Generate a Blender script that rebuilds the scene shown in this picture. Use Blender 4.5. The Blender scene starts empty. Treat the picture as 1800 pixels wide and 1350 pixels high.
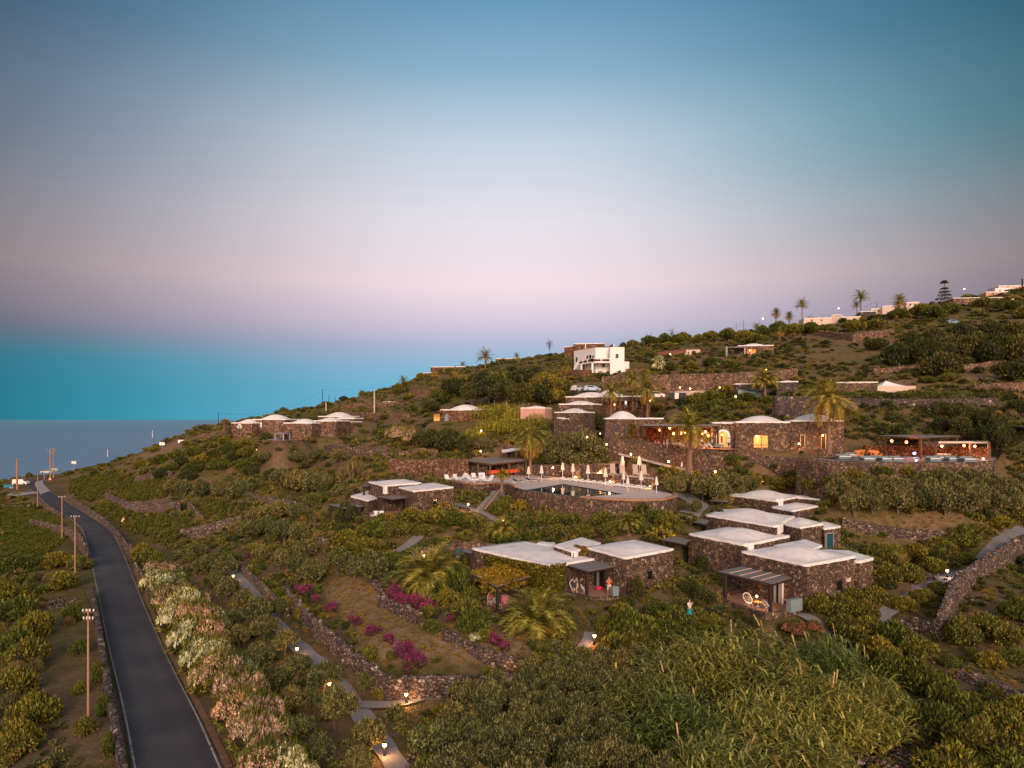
import bpy, bmesh, math, random
import numpy as np
from mathutils import Vector, Matrix, Euler
random.seed(7); RNG = np.random.default_rng(11)
sc = bpy.context.scene
C = sc.collection
F, HX, HY, CZ = 1200.0, 900.0, 736.0, 80.0     # focal length, principal column, horizon row of the photo; camera height over the sea
PI = math.pi

# ---------------------------------------------------------------- camera
cd = bpy.data.cameras.new('camera'); cam = bpy.data.objects.new('camera', cd); C.objects.link(cam)
cam.location = (0, 0, CZ); cam.rotation_euler = (PI/2, 0, 0)
cd.sensor_width = 36; cd.lens = 24; cd.shift_y = -(675-HY)/1800.0
cd.clip_start = 0.5; cd.clip_end = 60000
sc.camera = cam
sc.view_settings.view_transform = 'Standard'; sc.view_settings.look = 'None'; sc.view_settings.exposure = 0

def P(px, py, D):                    # world point seen at photo pixel (px,py) at forward distance D
    return Vector(((px-HX)*D/F, D, CZ+(HY-py)*D/F))
def PZ(px, py, z):                   # the same on the horizontal plane z (relative to the camera)
    return P(px, py, z*F/(HY-py))
def proj(x, y, z): return HX+F*x/y, HY-F*(z-CZ)/y

# ---------------------------------------------------------------- object helpers
def tag(o, label=None, cat=None, group=None, kind=None):
    if label: o['label'] = label
    if cat: o['category'] = cat
    if group: o['group'] = group
    if kind: o['kind'] = kind
    return o
def empty(name, loc=(0,0,0), rz=0, label=None, cat=None, group=None):
    o = bpy.data.objects.new(name, None); C.objects.link(o); o.location = loc; o.rotation_euler = (0,0,rz)
    o.empty_display_size = 0.3
    return tag(o, label, cat, group)
def copy_tree(o, parent=None):
    c = o.copy(); C.objects.link(c)
    if parent: c.parent = parent
    for ch in [k for k in bpy.data.objects if k.parent == o]: copy_tree(ch, c)
    return c
KIDS = {}
def link_kid(o, parent):
    o.parent = parent; KIDS.setdefault(parent.name, []).append(o)
def dup(root, loc, rz=0, scale=None, label=None, group=None, cat=None):
    r = root.copy(); C.objects.link(r); r.location = loc; r.rotation_euler = (0,0,rz)
    if scale is not None: r.scale = scale
    tag(r, label, cat, group)
    for ch in KIDS.get(root.name, []):
        c = ch.copy(); C.objects.link(c); c.parent = r
        for g in KIDS.get(ch.name, []):
            d = g.copy(); C.objects.link(d); d.parent = c
    return r

class MB:
    def __init__(s): s.v = []; s.f = []; s.m = []; s.cur = 0
    def add(s, vs, fs):
        b = len(s.v); s.v += [tuple(v) for v in vs]; s.f += [tuple(i+b for i in f) for f in fs]; s.m += [s.cur]*len(fs)
    def box(s, c, size, rz=0, tilt=0):
        x, y, z = [k/2 for k in size]; cr, sr = math.cos(rz), math.sin(rz); ct, st = math.cos(tilt), math.sin(tilt)
        vs = []
        for a, b, d in ((-1,-1,-1),(1,-1,-1),(1,1,-1),(-1,1,-1),(-1,-1,1),(1,-1,1),(1,1,1),(-1,1,1)):
            X, Y, Z = a*x, b*y, d*z
            Y, Z = Y*ct-Z*st, Y*st+Z*ct
            vs.append((c[0]+X*cr-Y*sr, c[1]+X*sr+Y*cr, c[2]+Z))
        s.add(vs, [(0,3,2,1),(4,5,6,7),(0,1,5,4),(1,2,6,5),(2,3,7,6),(3,0,4,7)])
    def tube(s, pts, rs, n=8, cap=True):
        pts = [Vector(p) for p in pts]; rings = []
        if not hasattr(rs, '__len__'): rs = [rs]*len(pts)
        for i, p in enumerate(pts):
            d = (pts[min(i+1, len(pts)-1)]-pts[max(i-1, 0)]).normalized()
            a = Vector((0,0,1)).cross(d)
            a = Vector((1,0,0)) if a.length < 1e-4 else a.normalized()
            b = d.cross(a)
            rings.append([p+a*math.cos(2*PI*k/n)*rs[i]+b*math.sin(2*PI*k/n)*rs[i] for k in range(n)])
        vs = [v for r in rings for v in r]; fs = []
        for i in range(len(pts)-1):
            for k in range(n):
                fs.append((i*n+k, i*n+(k+1)%n, (i+1)*n+(k+1)%n, (i+1)*n+k))
        if cap: fs += [tuple(range(n))[::-1], tuple((len(pts)-1)*n+k for k in range(n))]
        s.add(vs, fs)
    def lathe(s, c, prof, n=10):
        vs = []; fs = []
        for r, z in prof: vs += [(c[0]+r*math.cos(2*PI*k/n), c[1]+r*math.sin(2*PI*k/n), c[2]+z) for k in range(n)]
        for i in range(len(prof)-1):
            for k in range(n): fs.append((i*n+k, i*n+(k+1)%n, (i+1)*n+(k+1)%n, (i+1)*n+k))
        fs += [tuple(range(n))[::-1], tuple((len(prof)-1)*n+k for k in range(n))]
        s.add(vs, fs)
    def ball(s, c, r, n=8, sq=(1,1,1)):
        vs = [(c[0], c[1], c[2]+r*sq[2])]; m = n//2
        for i in range(1, m):
            t = PI*i/m
            vs += [(c[0]+r*sq[0]*math.sin(t)*math.cos(2*PI*k/n), c[1]+r*sq[1]*math.sin(t)*math.sin(2*PI*k/n), c[2]+r*sq[2]*math.cos(t)) for k in range(n)]
        vs.append((c[0], c[1], c[2]-r*sq[2])); L = len(vs)-1
        fs = [(0, 1+k, 1+(k+1)%n) for k in range(n)]
        for i in range(m-2):
            for k in range(n): fs.append((1+i*n+k, 1+(i+1)*n+k, 1+(i+1)*n+(k+1)%n, 1+i*n+(k+1)%n))
        fs += [(L, L-n+(k+1)%n, L-n+k) for k in range(n)]
        s.add(vs, fs)
    def prism(s, poly, z0, z1):      # poly ccw list of (x,y); z0,z1 numbers
        n = len(poly); vs = [(p[0], p[1], z0) for p in poly]+[(p[0], p[1], z1) for p in poly]
        s.add(vs, [tuple(range(n))[::-1], tuple(range(n, 2*n))]+[(k, (k+1)%n, n+(k+1)%n, n+k) for k in range(n)])
    def build(s, name, mat, parent=None, smooth=False, base=None):
        me = bpy.data.meshes.new(name)
        base = Vector(base) if base is not None else (parent_world(parent) if parent else Vector((0,0,0)))
        me.from_pydata([(v[0]-base.x, v[1]-base.y, v[2]-base.z) for v in s.v], [], s.f)
        mats = mat if isinstance(mat, (list, tuple)) else [mat]
        for m in mats: me.materials.append(m)
        if len(mats) > 1: me.polygons.foreach_set('material_index', s.m)
        if smooth: me.polygons.foreach_set('use_smooth', [True]*len(me.polygons))
        me.update()
        o = bpy.data.objects.new(name, me); C.objects.link(o)
        if parent: link_kid(o, parent)
        else: o.location = base
        return o
def parent_world(p):                 # parts are written in world coordinates; things are unrotated while being built
    v = Vector(p.location)
    while p.parent: p = p.parent; v += Vector(p.location)
    return v
def np_mesh(name, V, Fq, mat, parent=None, nper=4, smooth=False, loc=(0,0,0)):
    me = bpy.data.meshes.new(name); V = np.asarray(V, np.float32); Fq = np.asarray(Fq, np.int32)
    me.vertices.add(len(V)); me.vertices.foreach_set('co', V.ravel())
    me.loops.add(Fq.size); me.loops.foreach_set('vertex_index', Fq.ravel())
    me.polygons.add(len(Fq)); me.polygons.foreach_set('loop_start', np.arange(len(Fq), dtype=np.int32)*nper)
    me.polygons.foreach_set('loop_total', np.full(len(Fq), nper, np.int32))
    if smooth: me.polygons.foreach_set('use_smooth', np.ones(len(Fq), bool))
    me.materials.append(mat); me.update(calc_edges=True)
    if name is None: return me
    o = bpy.data.objects.new(name, me)
    return o
def add_obj(o, parent=None):
    C.objects.link(o)
    if parent: link_kid(o, parent)
    return o

# ---------------------------------------------------------------- materials
def nt(name):
    m = bpy.data.materials.new(name); m.use_nodes = True; t = m.node_tree
    b = t.nodes['Principled BSDF']; b.inputs['Roughness'].default_value = 0.9
    b.inputs['Specular IOR Level'].default_value = 0.25
    return m, t, b
def N(t, kind, **kw):
    n = t.nodes.new(kind)
    for k, v in kw.items():
        if k.startswith('_'): setattr(n, k[1:], v)
        else: n.inputs[k].default_value = v
    return n
def ramp(t, stops, fac=None, interp='LINEAR'):
    r = t.nodes.new('ShaderNodeValToRGB'); r.color_ramp.interpolation = interp
    e = r.color_ramp.elements
    while len(e) > 1: e.remove(e[-1])
    e[0].position = stops[0][0]; e[0].color = (*stops[0][1], 1)
    for p, c in stops[1:]:
        k = e.new(p); k.color = (*c, 1)
    if fac is not None: t.links.new(fac, r.inputs[0])
    return r
def mixc(t, a, b, f, mode='MIX'):
    n = t.nodes.new('ShaderNodeMix'); n.data_type = 'RGBA'; n.blend_type = mode
    for sock, v in ((n.inputs[6], a), (n.inputs[7], b), (n.inputs[0], f)):
        if isinstance(v, (int, float)): sock.default_value = v if sock == n.inputs[0] else (v,v,v,1)
        elif isinstance(v, tuple): sock.default_value = (*v, 1)
        else: t.links.new(v, sock)
    return n.outputs[2]
def coords(t, kind='Object', scale=1.0):
    c = t.nodes.new('ShaderNodeTexCoord'); m = N(t, 'ShaderNodeMapping'); m.inputs['Scale'].default_value = (scale,)*3 if not isinstance(scale, tuple) else scale
    t.links.new(c.outputs[kind], m.inputs[0]); return m.outputs[0]
def noise(t, vec, scale, detail=4, rough=0.6):
    n = N(t, 'ShaderNodeTexNoise', Scale=scale, Detail=detail, Roughness=rough); t.links.new(vec, n.inputs['Vector']); return n.outputs[0]
def mathn(t, op, a, b=None, clamp=False):
    n = t.nodes.new('ShaderNodeMath'); n.operation = op; n.use_clamp = clamp
    for i, v in enumerate((a, b)):
        if v is None: continue
        if isinstance(v, (int, float)): n.inputs[i].default_value = v
        else: t.links.new(v, n.inputs[i])
    return n.outputs[0]
def bump(t, b, h, strength=0.5, dist=0.05):
    n = N(t, 'ShaderNodeBump', Strength=strength, Distance=dist); t.links.new(h, n.inputs['Height']); t.links.new(n.outputs[0], b.inputs['Normal'])

def stone_mat(name, size=0.36, cols=None, dark=(0.035,0.023,0.018), gap=0.04, flat=1.0):
    m, t, b = nt(name)
    v = coords(t, 'Object', (1/size, 1/size, flat/size))
    wob = N(t, 'ShaderNodeTexNoise', Scale=1.3, Detail=2); t.links.new(v, wob.inputs['Vector'])
    vv = t.nodes.new('ShaderNodeVectorMath'); vv.operation = 'MULTIPLY_ADD'; t.links.new(wob.outputs['Color'], vv.inputs[0]); vv.inputs[1].default_value = (.7,.7,.7); t.links.new(v, vv.inputs[2])
    vo = N(t, 'ShaderNodeTexVoronoi', Scale=1.0); t.links.new(vv.outputs[0], vo.inputs['Vector'])
    ve = N(t, 'ShaderNodeTexVoronoi', Scale=1.0, _feature='DISTANCE_TO_EDGE'); t.links.new(vv.outputs[0], ve.inputs['Vector'])
    sep = t.nodes.new('ShaderNodeSeparateColor'); t.links.new(vo.outputs['Color'], sep.inputs[0])
    cols = cols or [(0,(.085,.058,.047)),(.25,(.14,.092,.068)),(.45,(.125,.10,.088)),(.62,(.20,.125,.078)),(.8,(.245,.158,.098)),(.93,(.30,.21,.145)),(1,(.42,.33,.25))]
    r = ramp(t, cols, sep.outputs[0])
    n2 = noise(t, v, 5, 3); r2 = ramp(t, [(0.25,(.6,.6,.6)),(.75,(1.25,1.25,1.25))], n2)
    c1 = mixc(t, r.outputs[0], r2.outputs[0], 1.0, 'MULTIPLY')
    n3 = noise(t, coords(t, 'Object', .35), 1, 3); r3 = ramp(t, [(0.3,(.72,.72,.75)),(.7,(1.2,1.12,1.05))], n3)
    c1 = mixc(t, c1, r3.outputs[0], 1.0, 'MULTIPLY')
    e = ramp(t, [(0,(0,0,0)),(gap,(.15,.15,.15)),(gap*3,(1,1,1))], ve.outputs[0])
    c2 = mixc(t, dark, c1, e.outputs[0])
    t.links.new(c2, b.inputs['Base Color']); bump(t, b, e.outputs[0], .9, .08)
    return m
def plain(name, col, rough=.8, var=.15, scale=2.0, metallic=0, emis=None, spec=.3):
    m, t, b = nt(name)
    n = noise(t, coords(t, 'Object', 1), scale, 4)
    r = ramp(t, [(.25, tuple(c*(1-var) for c in col)), (.75, tuple(min(1, c*(1+var)) for c in col))], n)
    t.links.new(r.outputs[0], b.inputs['Base Color']); b.inputs['Roughness'].default_value = rough; b.inputs['Metallic'].default_value = metallic
    b.inputs['Specular IOR Level'].default_value = spec
    if emis:
        b.inputs['Emission Color'].default_value = (*emis[0], 1); b.inputs['Emission Strength'].default_value = emis[1]
    return m
LEAFGAIN = (1.36, 1.42, .90)
def leaf_mat(name, dark, mid, light, trans=.25, var=.25):
    dark, mid, light = [tuple(min(.9, c*k) for c, k in zip(col, LEAFGAIN)) for col in (dark, mid, tuple(q*1.3 for q in light))]
    m, t, b = nt(name)
    g = t.nodes.new('ShaderNodeNewGeometry'); oi = t.nodes.new('ShaderNodeObjectInfo')
    r = ramp(t, [(0, dark), (.5, mid), (1, light)], g.outputs['Random Per Island'])
    r2 = ramp(t, [(0, (1-var*1.4,1-var*.8,1-var)), (.3,(1-var*.5,1,1-var*.5)), (.55,(1,1,1)), (.8,(1+var*.8,1+var*.7,1)), (1, (1+var*1.7,1+var*.9,1-var*.1))], oi.outputs['Random'])
    c = mixc(t, r.outputs[0], r2.outputs[0], 1.0, 'MULTIPLY')
    nn = noise(t, coords(t, 'Object', 1.0), 3.0, 2); r3 = ramp(t, [(.35,(.6,.62,.6)),(.65,(1.2,1.18,1.1))], nn)
    c = mixc(t, c, r3.outputs[0], 1.0, 'MULTIPLY')
    t.links.new(c, b.inputs['Base Color']); b.inputs['Roughness'].default_value = .75
    tr = t.nodes.new('ShaderNodeBsdfTranslucent'); t.links.new(c, tr.inputs[0])
    mx = t.nodes.new('ShaderNodeMixShader'); mx.inputs[0].default_value = trans
    t.links.new(b.outputs[0], mx.inputs[1]); t.links.new(tr.outputs[0], mx.inputs[2]); t.links.new(mx.outputs[0], t.nodes['Material Output'].inputs[0])
    return m
M = {}
M['stone'] = stone_mat('stone_wall', .29, gap=.03)
M['drystone'] = stone_mat('dry_stone', .30, [(0,(.08,.06,.052)),(.3,(.15,.108,.09)),(.55,(.20,.15,.125)),(.78,(.26,.185,.14)),(.93,(.38,.29,.23)),(1,(.52,.43,.37))], flat=1.5)
M['farstone'] = stone_mat('far_stone_wall', .45, [(0,(.12,.075,.052)),(.4,(.21,.125,.083)),(.75,(.27,.165,.11)),(1,(.38,.27,.19))], dark=(.05,.032,.024), gap=.03)
M['redstone'] = stone_mat('reddish_stone_wall', .4, [(0,(.10,.05,.032)),(.4,(.21,.11,.065)),(.75,(.27,.15,.09)),(1,(.36,.24,.16))], dark=(.05,.025,.018), gap=.03)
M['darkstone'] = stone_mat('dark_stone_wall', .5, [(0,(.075,.062,.06)),(.5,(.12,.098,.092)),(.9,(.17,.135,.12)),(.97,(.25,.2,.17)),(1,(.46,.39,.32))], gap=.04)
m_, t_, b_ = nt('white_lime_roof'); v_ = coords(t_); n1_ = noise(t_, v_, .7, 5, .7); n2_ = noise(t_, v_, 4, 4, .7)
c1_ = ramp(t_, [(.3,(.60,.54,.52)),(.5,(.80,.74,.72)),(.75,(.86,.80,.78))], n1_); c2_ = ramp(t_, [(.28,(.86,.84,.82)),(.5,(1,1,1))], n2_); t_.links.new(mixc(t_, c1_.outputs[0], c2_.outputs[0], 1, 'MULTIPLY'), b_.inputs['Base Color']); bump(t_, b_, n2_, .25, .05); M['whiteroof'] = m_
M['white'] = plain('white_plaster', (.80,.765,.75), .8, .04, 1)
M['cream'] = plain('cream_wall', (.62,.48,.40), .85, .1, 1)
M['pinkwall'] = plain('pink_wall', (.55,.30,.24), .85, .1, 1)
M['thatch'] = plain('cane_mat_roof', (.19,.165,.16), .9, .3, 8)
M['darkwood'] = plain('dark_wood', (.035,.024,.02), .7, .25, 6)
M['brownwood'] = plain('brown_wood', (.10,.055,.035), .7, .25, 6)
M['polewood'] = plain('pole_wood', (.36,.20,.13), .8, .2, 5)
M['black'] = plain('black_metal', (.012,.011,.012), .5, .1)
M['teal'] = plain('teal_paint', (.012,.075,.095), .5, .1)
M['bluegrey'] = plain('blue_grey_paint', (.20,.25,.27), .6, .15)
M['deck'] = plain('pale_deck', (.52,.43,.40), .8, .1, 3)
M['terracotta'] = plain('terracotta_floor', (.34,.19,.12), .85, .15, 3)
M['pave'] = plain('grey_paving', (.20,.185,.19), .85, .2, 2.5)
M['concrete'] = plain('pale_concrete', (.33,.29,.29), .85, .12, 1)
M['curtain'] = plain('grey_curtain', (.30,.31,.33), .7, .1)
M['darkglass'] = plain('dark_glass', (.01,.012,.015), .15, .1, spec=.6)
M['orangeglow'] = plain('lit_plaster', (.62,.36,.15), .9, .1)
M['umbrella'] = plain('closed_parasol_cloth', (.72,.62,.55), .9, .08, 5)
M['greycush'] = plain('grey_cushion', (.045,.045,.06), .9, .1)
M['whitecush'] = plain('white_cushion', (.72,.70,.70), .9, .08)
M['skin'] = plain('skin', (.48,.27,.19), .6, .05)
M['hair'] = plain('dark_hair', (.03,.018,.012), .8, .1)
M['red'] = plain('red_bar_front', (.55,.03,.012), .6, .15, 2)
M['orangewood'] = plain('orange_wood', (.42,.16,.05), .7, .2, 3)
M['lightblue'] = plain('pale_blue_cushion', (.15,.195,.215), .9, .12)
M['bark'] = plain('bark', (.13,.095,.075), .95, .3, 8)
M['palmbark'] = plain('palm_bark', (.21,.125,.09), .95, .35, 10)
M['globe'] = plain('lamp_globe', (.9,.6,.35), .5, .02, emis=((1.0,.42,.14), 11))
M['globewhite'] = plain('white_lamp_globe', (.9,.8,.7), .5, .02, emis=((1.0,.58,.34), 8))
M['globered'] = plain('orange_lantern', (.9,.3,.15), .5, .02, emis=((1.0,.25,.07), 12))
M['globeblue'] = plain('bluish_lamp_globe', (.6,.6,.9), .5, .02, emis=((.55,.6,1.0), 12))
# ---------------------------------------------------------------- world and sun
def lin(r, g, b): return tuple(((c/255+.055)/1.055)**2.4 if c > 10 else c/255/12.92 for c in (r, g, b))
w = bpy.data.worlds.new('World'); sc.world = w; w.use_nodes = True; t = w.node_tree
bg = t.nodes['Background']; g = t.nodes.new('ShaderNodeTexCoord'); sp = t.nodes.new('ShaderNodeSeparateXYZ')
nv = t.nodes.new('ShaderNodeVectorMath'); nv.operation = 'NORMALIZE'; t.links.new(g.outputs['Generated'], nv.inputs[0]); t.links.new(nv.outputs[0], sp.inputs[0])
el = mathn(t, 'MULTIPLY', mathn(t, 'ARCSINE', sp.outputs[2]), 1/(PI/2))            # 0 horizon .. 1 zenith
az = mathn(t, 'MULTIPLY', mathn(t, 'ARCTAN2', sp.outputs[0], sp.outputs[1]), 180/PI)   # degrees right of the view
E = lambda d: d/90
stops = [(0, (.15,.52,.74)), (E(2.5), (.17,.50,.72)), (E(4.2), (.25,.50,.68)), (E(6), (.43,.49,.66)), (E(8), (.68,.59,.73)), (E(11), (.92,.75,.80)), (E(16), (.80,.76,.83)), (E(22), (.56,.65,.76)),
         (E(27), (.27,.45,.60)), (E(31.5), (.14,.33,.49)), (E(42), (.13,.26,.38)), (E(60), (.30,.30,.33)), (1, (.43,.41,.45))]
r = ramp(t, stops, el)
f1 = mathn(t, 'EXPONENT', mathn(t, 'MULTIPLY', mathn(t, 'MULTIPLY', az, az), -1.05/1296))
f1 = mathn(t, 'MAXIMUM', f1, .3)
# the falloff with azimuth fades out overhead
up = N(t, 'ShaderNodeMapRange', _interpolation_type='SMOOTHSTEP'); up.inputs[1].default_value = E(33); up.inputs[2].default_value = E(65); t.links.new(el, up.inputs[0])
f2 = mathn(t, 'ADD', mathn(t, 'MULTIPLY', mathn(t, 'SUBTRACT', 1.0, f1), up.outputs[0]), f1)
fr = N(t, 'ShaderNodeMapRange', _interpolation_type='SMOOTHSTEP'); fr.inputs[1].default_value = 2; fr.inputs[2].default_value = 45; t.links.new(az, fr.inputs[0])
fe = N(t, 'ShaderNodeMapRange', _interpolation_type='SMOOTHSTEP'); fe.inputs[1].default_value = E(9); fe.inputs[2].default_value = E(22); t.links.new(el, fe.inputs[0])
tint = mixc(t, (1,1,1), (.32,.85,.95), mathn(t, 'MULTIPLY', fr.outputs[0], fe.outputs[0]))
fl = N(t, 'ShaderNodeMapRange', _interpolation_type='SMOOTHSTEP'); fl.inputs[1].default_value = -12; fl.inputs[2].default_value = -38; t.links.new(az, fl.inputs[0])
fe2 = N(t, 'ShaderNodeMapRange', _interpolation_type='SMOOTHSTEP'); fe2.inputs[1].default_value = E(7); fe2.inputs[2].default_value = E(4); t.links.new(el, fe2.inputs[0])
tint2 = mixc(t, (1,1,1), (.45,1.15,1.15), mathn(t, 'MULTIPLY', fl.outputs[0], fe2.outputs[0]))
fl3 = N(t, 'ShaderNodeMapRange', _interpolation_type='SMOOTHSTEP'); fl3.inputs[1].default_value = -14; fl3.inputs[2].default_value = -40; t.links.new(az, fl3.inputs[0])
tint3 = mixc(t, (1,1,1), (.66,.80,.96), mathn(t, 'MULTIPLY', fl3.outputs[0], fe.outputs[0]))
c = mixc(t, r.outputs[0], tint, 1, 'MULTIPLY'); c = mixc(t, c, tint3, 1, 'MULTIPLY'); c = mixc(t, c, tint2, 1, 'MULTIPLY')
vm = t.nodes.new('ShaderNodeVectorMath'); vm.operation = 'SCALE'; t.links.new(c, vm.inputs[0]); t.links.new(f2, vm.inputs['Scale'])
# after-sunset glow in the western sky behind the camera, with the physical sky under it
bk = N(t, 'ShaderNodeMapRange', _interpolation_type='SMOOTHSTEP'); bk.inputs[1].default_value = .1; bk.inputs[2].default_value = -.9; t.links.new(sp.outputs[1], bk.inputs[0])
gl = ramp(t, [(0, (2.3,1.25,.75)), (.12, (2.0,1.25,.9)), (.35, (1.1,.85,.8)), (.7, (.5,.45,.48)), (1, (.2,.2,.25))], el)
vg = t.nodes.new('ShaderNodeVectorMath'); vg.operation = 'SCALE'; t.links.new(gl.outputs[0], vg.inputs[0]); t.links.new(bk.outputs[0], vg.inputs['Scale'])
va = t.nodes.new('ShaderNodeVectorMath'); va.operation = 'ADD'; t.links.new(vm.outputs[0], va.inputs[0]); t.links.new(vg.outputs[0], va.inputs[1])
sky = t.nodes.new('ShaderNodeTexSky'); sky.sky_type = 'NISHITA'; sky.sun_disc = False
SUN_EL, SUN_AZ = 20, 172      # degrees; azimuth clockwise from +Y: low behind the camera
sky.sun_elevation = math.radians(SUN_EL); sky.sun_rotation = math.radians(SUN_AZ)
vs_ = t.nodes.new('ShaderNodeVectorMath'); vs_.operation = 'SCALE'; t.links.new(sky.outputs[0], vs_.inputs[0]); vs_.inputs['Scale'].default_value = .0004
vb = t.nodes.new('ShaderNodeVectorMath'); vb.operation = 'ADD'; t.links.new(va.outputs[0], vb.inputs[0]); t.links.new(vs_.outputs[0], vb.inputs[1])
t.links.new(vb.outputs[0], bg.inputs[0]); bg.inputs[1].default_value = 1.0
sl = bpy.data.lights.new('sun', 'SUN'); sl.energy = 2.65; sl.angle = math.radians(20); sl.color = (1, .73, .53)
so = bpy.data.objects.new('sun', sl); C.objects.link(so)
a_ = math.radians(SUN_AZ); e_ = math.radians(SUN_EL)
dv = Vector((math.sin(a_)*math.cos(e_), math.cos(a_)*math.cos(e_), math.sin(e_)))
so.rotation_euler = dv.to_track_quat('Z', 'Y').to_euler()

# ---------------------------------------------------------------- the road, on a level 21.5 m under the camera
RZ = -21.5
RL = [(232,1350),(213,1237),(189,1136),(174,1058),(170,1040),(159,985),(154,964),(146,937),(136,922),(113,906),(73,881),(66,868),(50,858),(44,849),(60,843),(80,838)]
RR = [(392,1350),(352,1262),(315,1196),(277,1116),(252,1058),(233,1010),(222,982),(201,937),(186,924),(151,901),(108,876),(88,862),(76,850),(75,844),(83,839),(92,835)]
def roadpt(p): return PZ(p[0], p[1], RZ)
def resample(pts, n):
    pts = [np.array(p) for p in pts]; d = np.r_[0, np.cumsum([np.linalg.norm(b-a) for a, b in zip(pts, pts[1:])])]
    s = np.linspace(0, d[-1], n); return np.stack([np.interp(s, d, [p[k] for p in pts]) for k in range(len(pts[0]))], 1)
def smoothpl(pts, it=2):
    for _ in range(it):
        q = [pts[0]]
        for a, b in zip(pts, pts[1:]): q += [a*.75+b*.25, a*.25+b*.75]
        q.append(pts[-1]); pts = q
    return pts
def loft2(L, R, k=10):
    out = []
    for A in (L, R):
        A = [np.array(roadpt(p)[:2]) for p in A]
        a0 = A[0]+(A[0]-A[1])/np.linalg.norm(A[0]-A[1])*35
        out.append([a0]+A)
    # pairwise subdivision keeps left/right matched, then corner cutting smooths
    return smoothpl(out[0]), smoothpl(out[1])
RLw, RRw = loft2(RL, RR)
RC = np.array([(a+b)/2 for a, b in zip(RLw, RRw)]); RWd = np.array([np.linalg.norm(a-b)/2 for a, b in zip(RLw, RRw)])

# ---------------------------------------------------------------- ground control points (photo pixel, distance)
G = []
def g(px, py, D): p = P(px, py, D); G.append((p.x, p.y, p.z-CZ))
for i in range(0, len(RC), 3): G.append((RC[i][0], RC[i][1], RZ-.15))
for p in [(-22,10,-21.8),(0,10,-21.8),(30,10,-21.8),(60,10,-21.5),(-60,10,-22),(-40,45,-22),(-60,60,-22.3),(-80,80,-22.5),(-110,110,-22.8),(-140,150,-23),(-190,200,-24),(-120,60,-24),(-200,100,-28),(-260,200,-34),
          (8,38,-21.8),(20,38,-21.6),(12,50,-20.8),(25,45,-20.3),(45,35,-20.2),(9,101,-12.0),(5,108,-11.8),(-5,115,-11.4)]: G.append(p)
for p in """30 842 260;100 834 275;160 824 250;220 804 240;300 772 220;345 756 215;400 746 212;200 880 167;300 900 132;300 840 161;300 800 178;440 870 130;440 820 157;560 860 126;560 800 159;500 784 160;480 768 163;
640 780 150;682 840 120;820 839 120.5;750 800 135;700 760 165;800 746 150;810 770 141;640 702 220;700 715 200;600 735 205;900 695 165;900 740 150;960 760 130;1000 640 205;1050 658 190;1100 690 160;1150 695 155;1200 657 185;1200 622 215;1200 600 260;
1300 700 150;1300 662 172;1330 622 200;1330 592 250;1450 731 130;1350 735 128;1500 716 130;1600 716 127;1600 697 134;1600 760 118;1750 716 126;1750 697 132;1600 660 160;1600 640 170;1600 600 200;1600 560 240;1750 760 116;1750 640 165;1750 590 200;1750 535 250;1480 595 215;
1480 805 101;1560 799 108;1640 812 91.5;1750 802 100;1650 798 108;1500 880 88;1600 850 89;1600 900 90;1600 940 84;1750 860 95;1780 930 87;1600 1000 74;1550 1080 63;1700 1010 71;1750 1100 58;1700 1200 49;1750 1300 42;1500 1150 56;1400 1100 61;1300 1120 59;1180 1120 59;1240 1080 62;1180 1060 66;1200 980 76;
1100 1170 54;880 1205 53;714 1235 51;676 1333 43;600 1340 43;850 1260 49;500 1250 50;450 1150 61;400 1050 78;420 1000 90;350 950 115;250 930 130;450 950 105;450 910 118;560 930 105;500 1075 73;640 1200 54;660 1150 56.5;800 1170 54.5;560 1040 77;640 1010 82;700 1080 66;850 1110 60;930 1140 57;
750 1020 75;880 1095 63;1040 1085 63;1085 1075 64.5;900 945 88;1000 930 88;1100 935 82;1180 938 80;800 940 90;700 960 88;650 985 82;740 902 95;620 930 92;680 925 90;850 905 97;700 870 105;640 850 112;1000 905 92;1100 905 84.5;1190 905 87;1240 900 88;1220 870 97;1350 860 98;1100 815 122;1150 808 112;1020 810 122;930 836 122;870 800 128;870 770 140;
1140 820 106.5;1200 836 103.6;1250 853 101;1320 859 100.3;1380 860 99.8;1440 855 97.5;1100 770 118;1000 762 128;1300 736 125;1250 850 102;1150 825 108;1470 795 103;1420 800 101;1310 1000 73;1400 990 68;1480 990 68.5;1500 925 86;880 1000 76;1000 1000 74;1100 1000 71""".replace('\n','').split(';'):
    g(*map(float, p.split()))
SK = [(30,846,260),(100,838,275),(160,828,250),(220,808,240),(300,775,220),(400,750,212),(480,740,215),(560,714,230),(650,694,240),(720,671,250),(750,661,250),(800,653,255),(870,643,260),(930,636,262),(1000,622,262),(1060,616,265),(1110,612,270),(1200,600,275),(1280,594,300),(1340,584,300),(1400,572,300),(1480,562,290),(1560,552,285),(1620,535,300),(1700,525,300),(1780,512,300),(1860,500,300)]
for px, py, D in SK:
    g(px, py+(3 if px > 1300 else 0), D)
    e = .105 if px < 700 else .0
    for k in (1.35, 2.0, 3.2):
        D2 = D*k; z = (HY-py)*D/F - (D2-D)*(.16 if px < 500 else .07)
        G.append(((px-HX)*D2/F, D2, max(z, -95)))
for p in [(-400,300,-90),(-350,120,-70),(-400,600,-95),(-150,420,-70),(-300,900,-100),(0,900,-90),(400,900,-20),(300,300,75),(420,300,90),(260,160,30),(300,100,10),(150,60,-14),(120,90,-6),(170,130,8),(200,30,-10),(700,700,60),(-700,200,-100),(-700,700,-100)]: G.append(p)
G = np.array(G, float)

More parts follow.
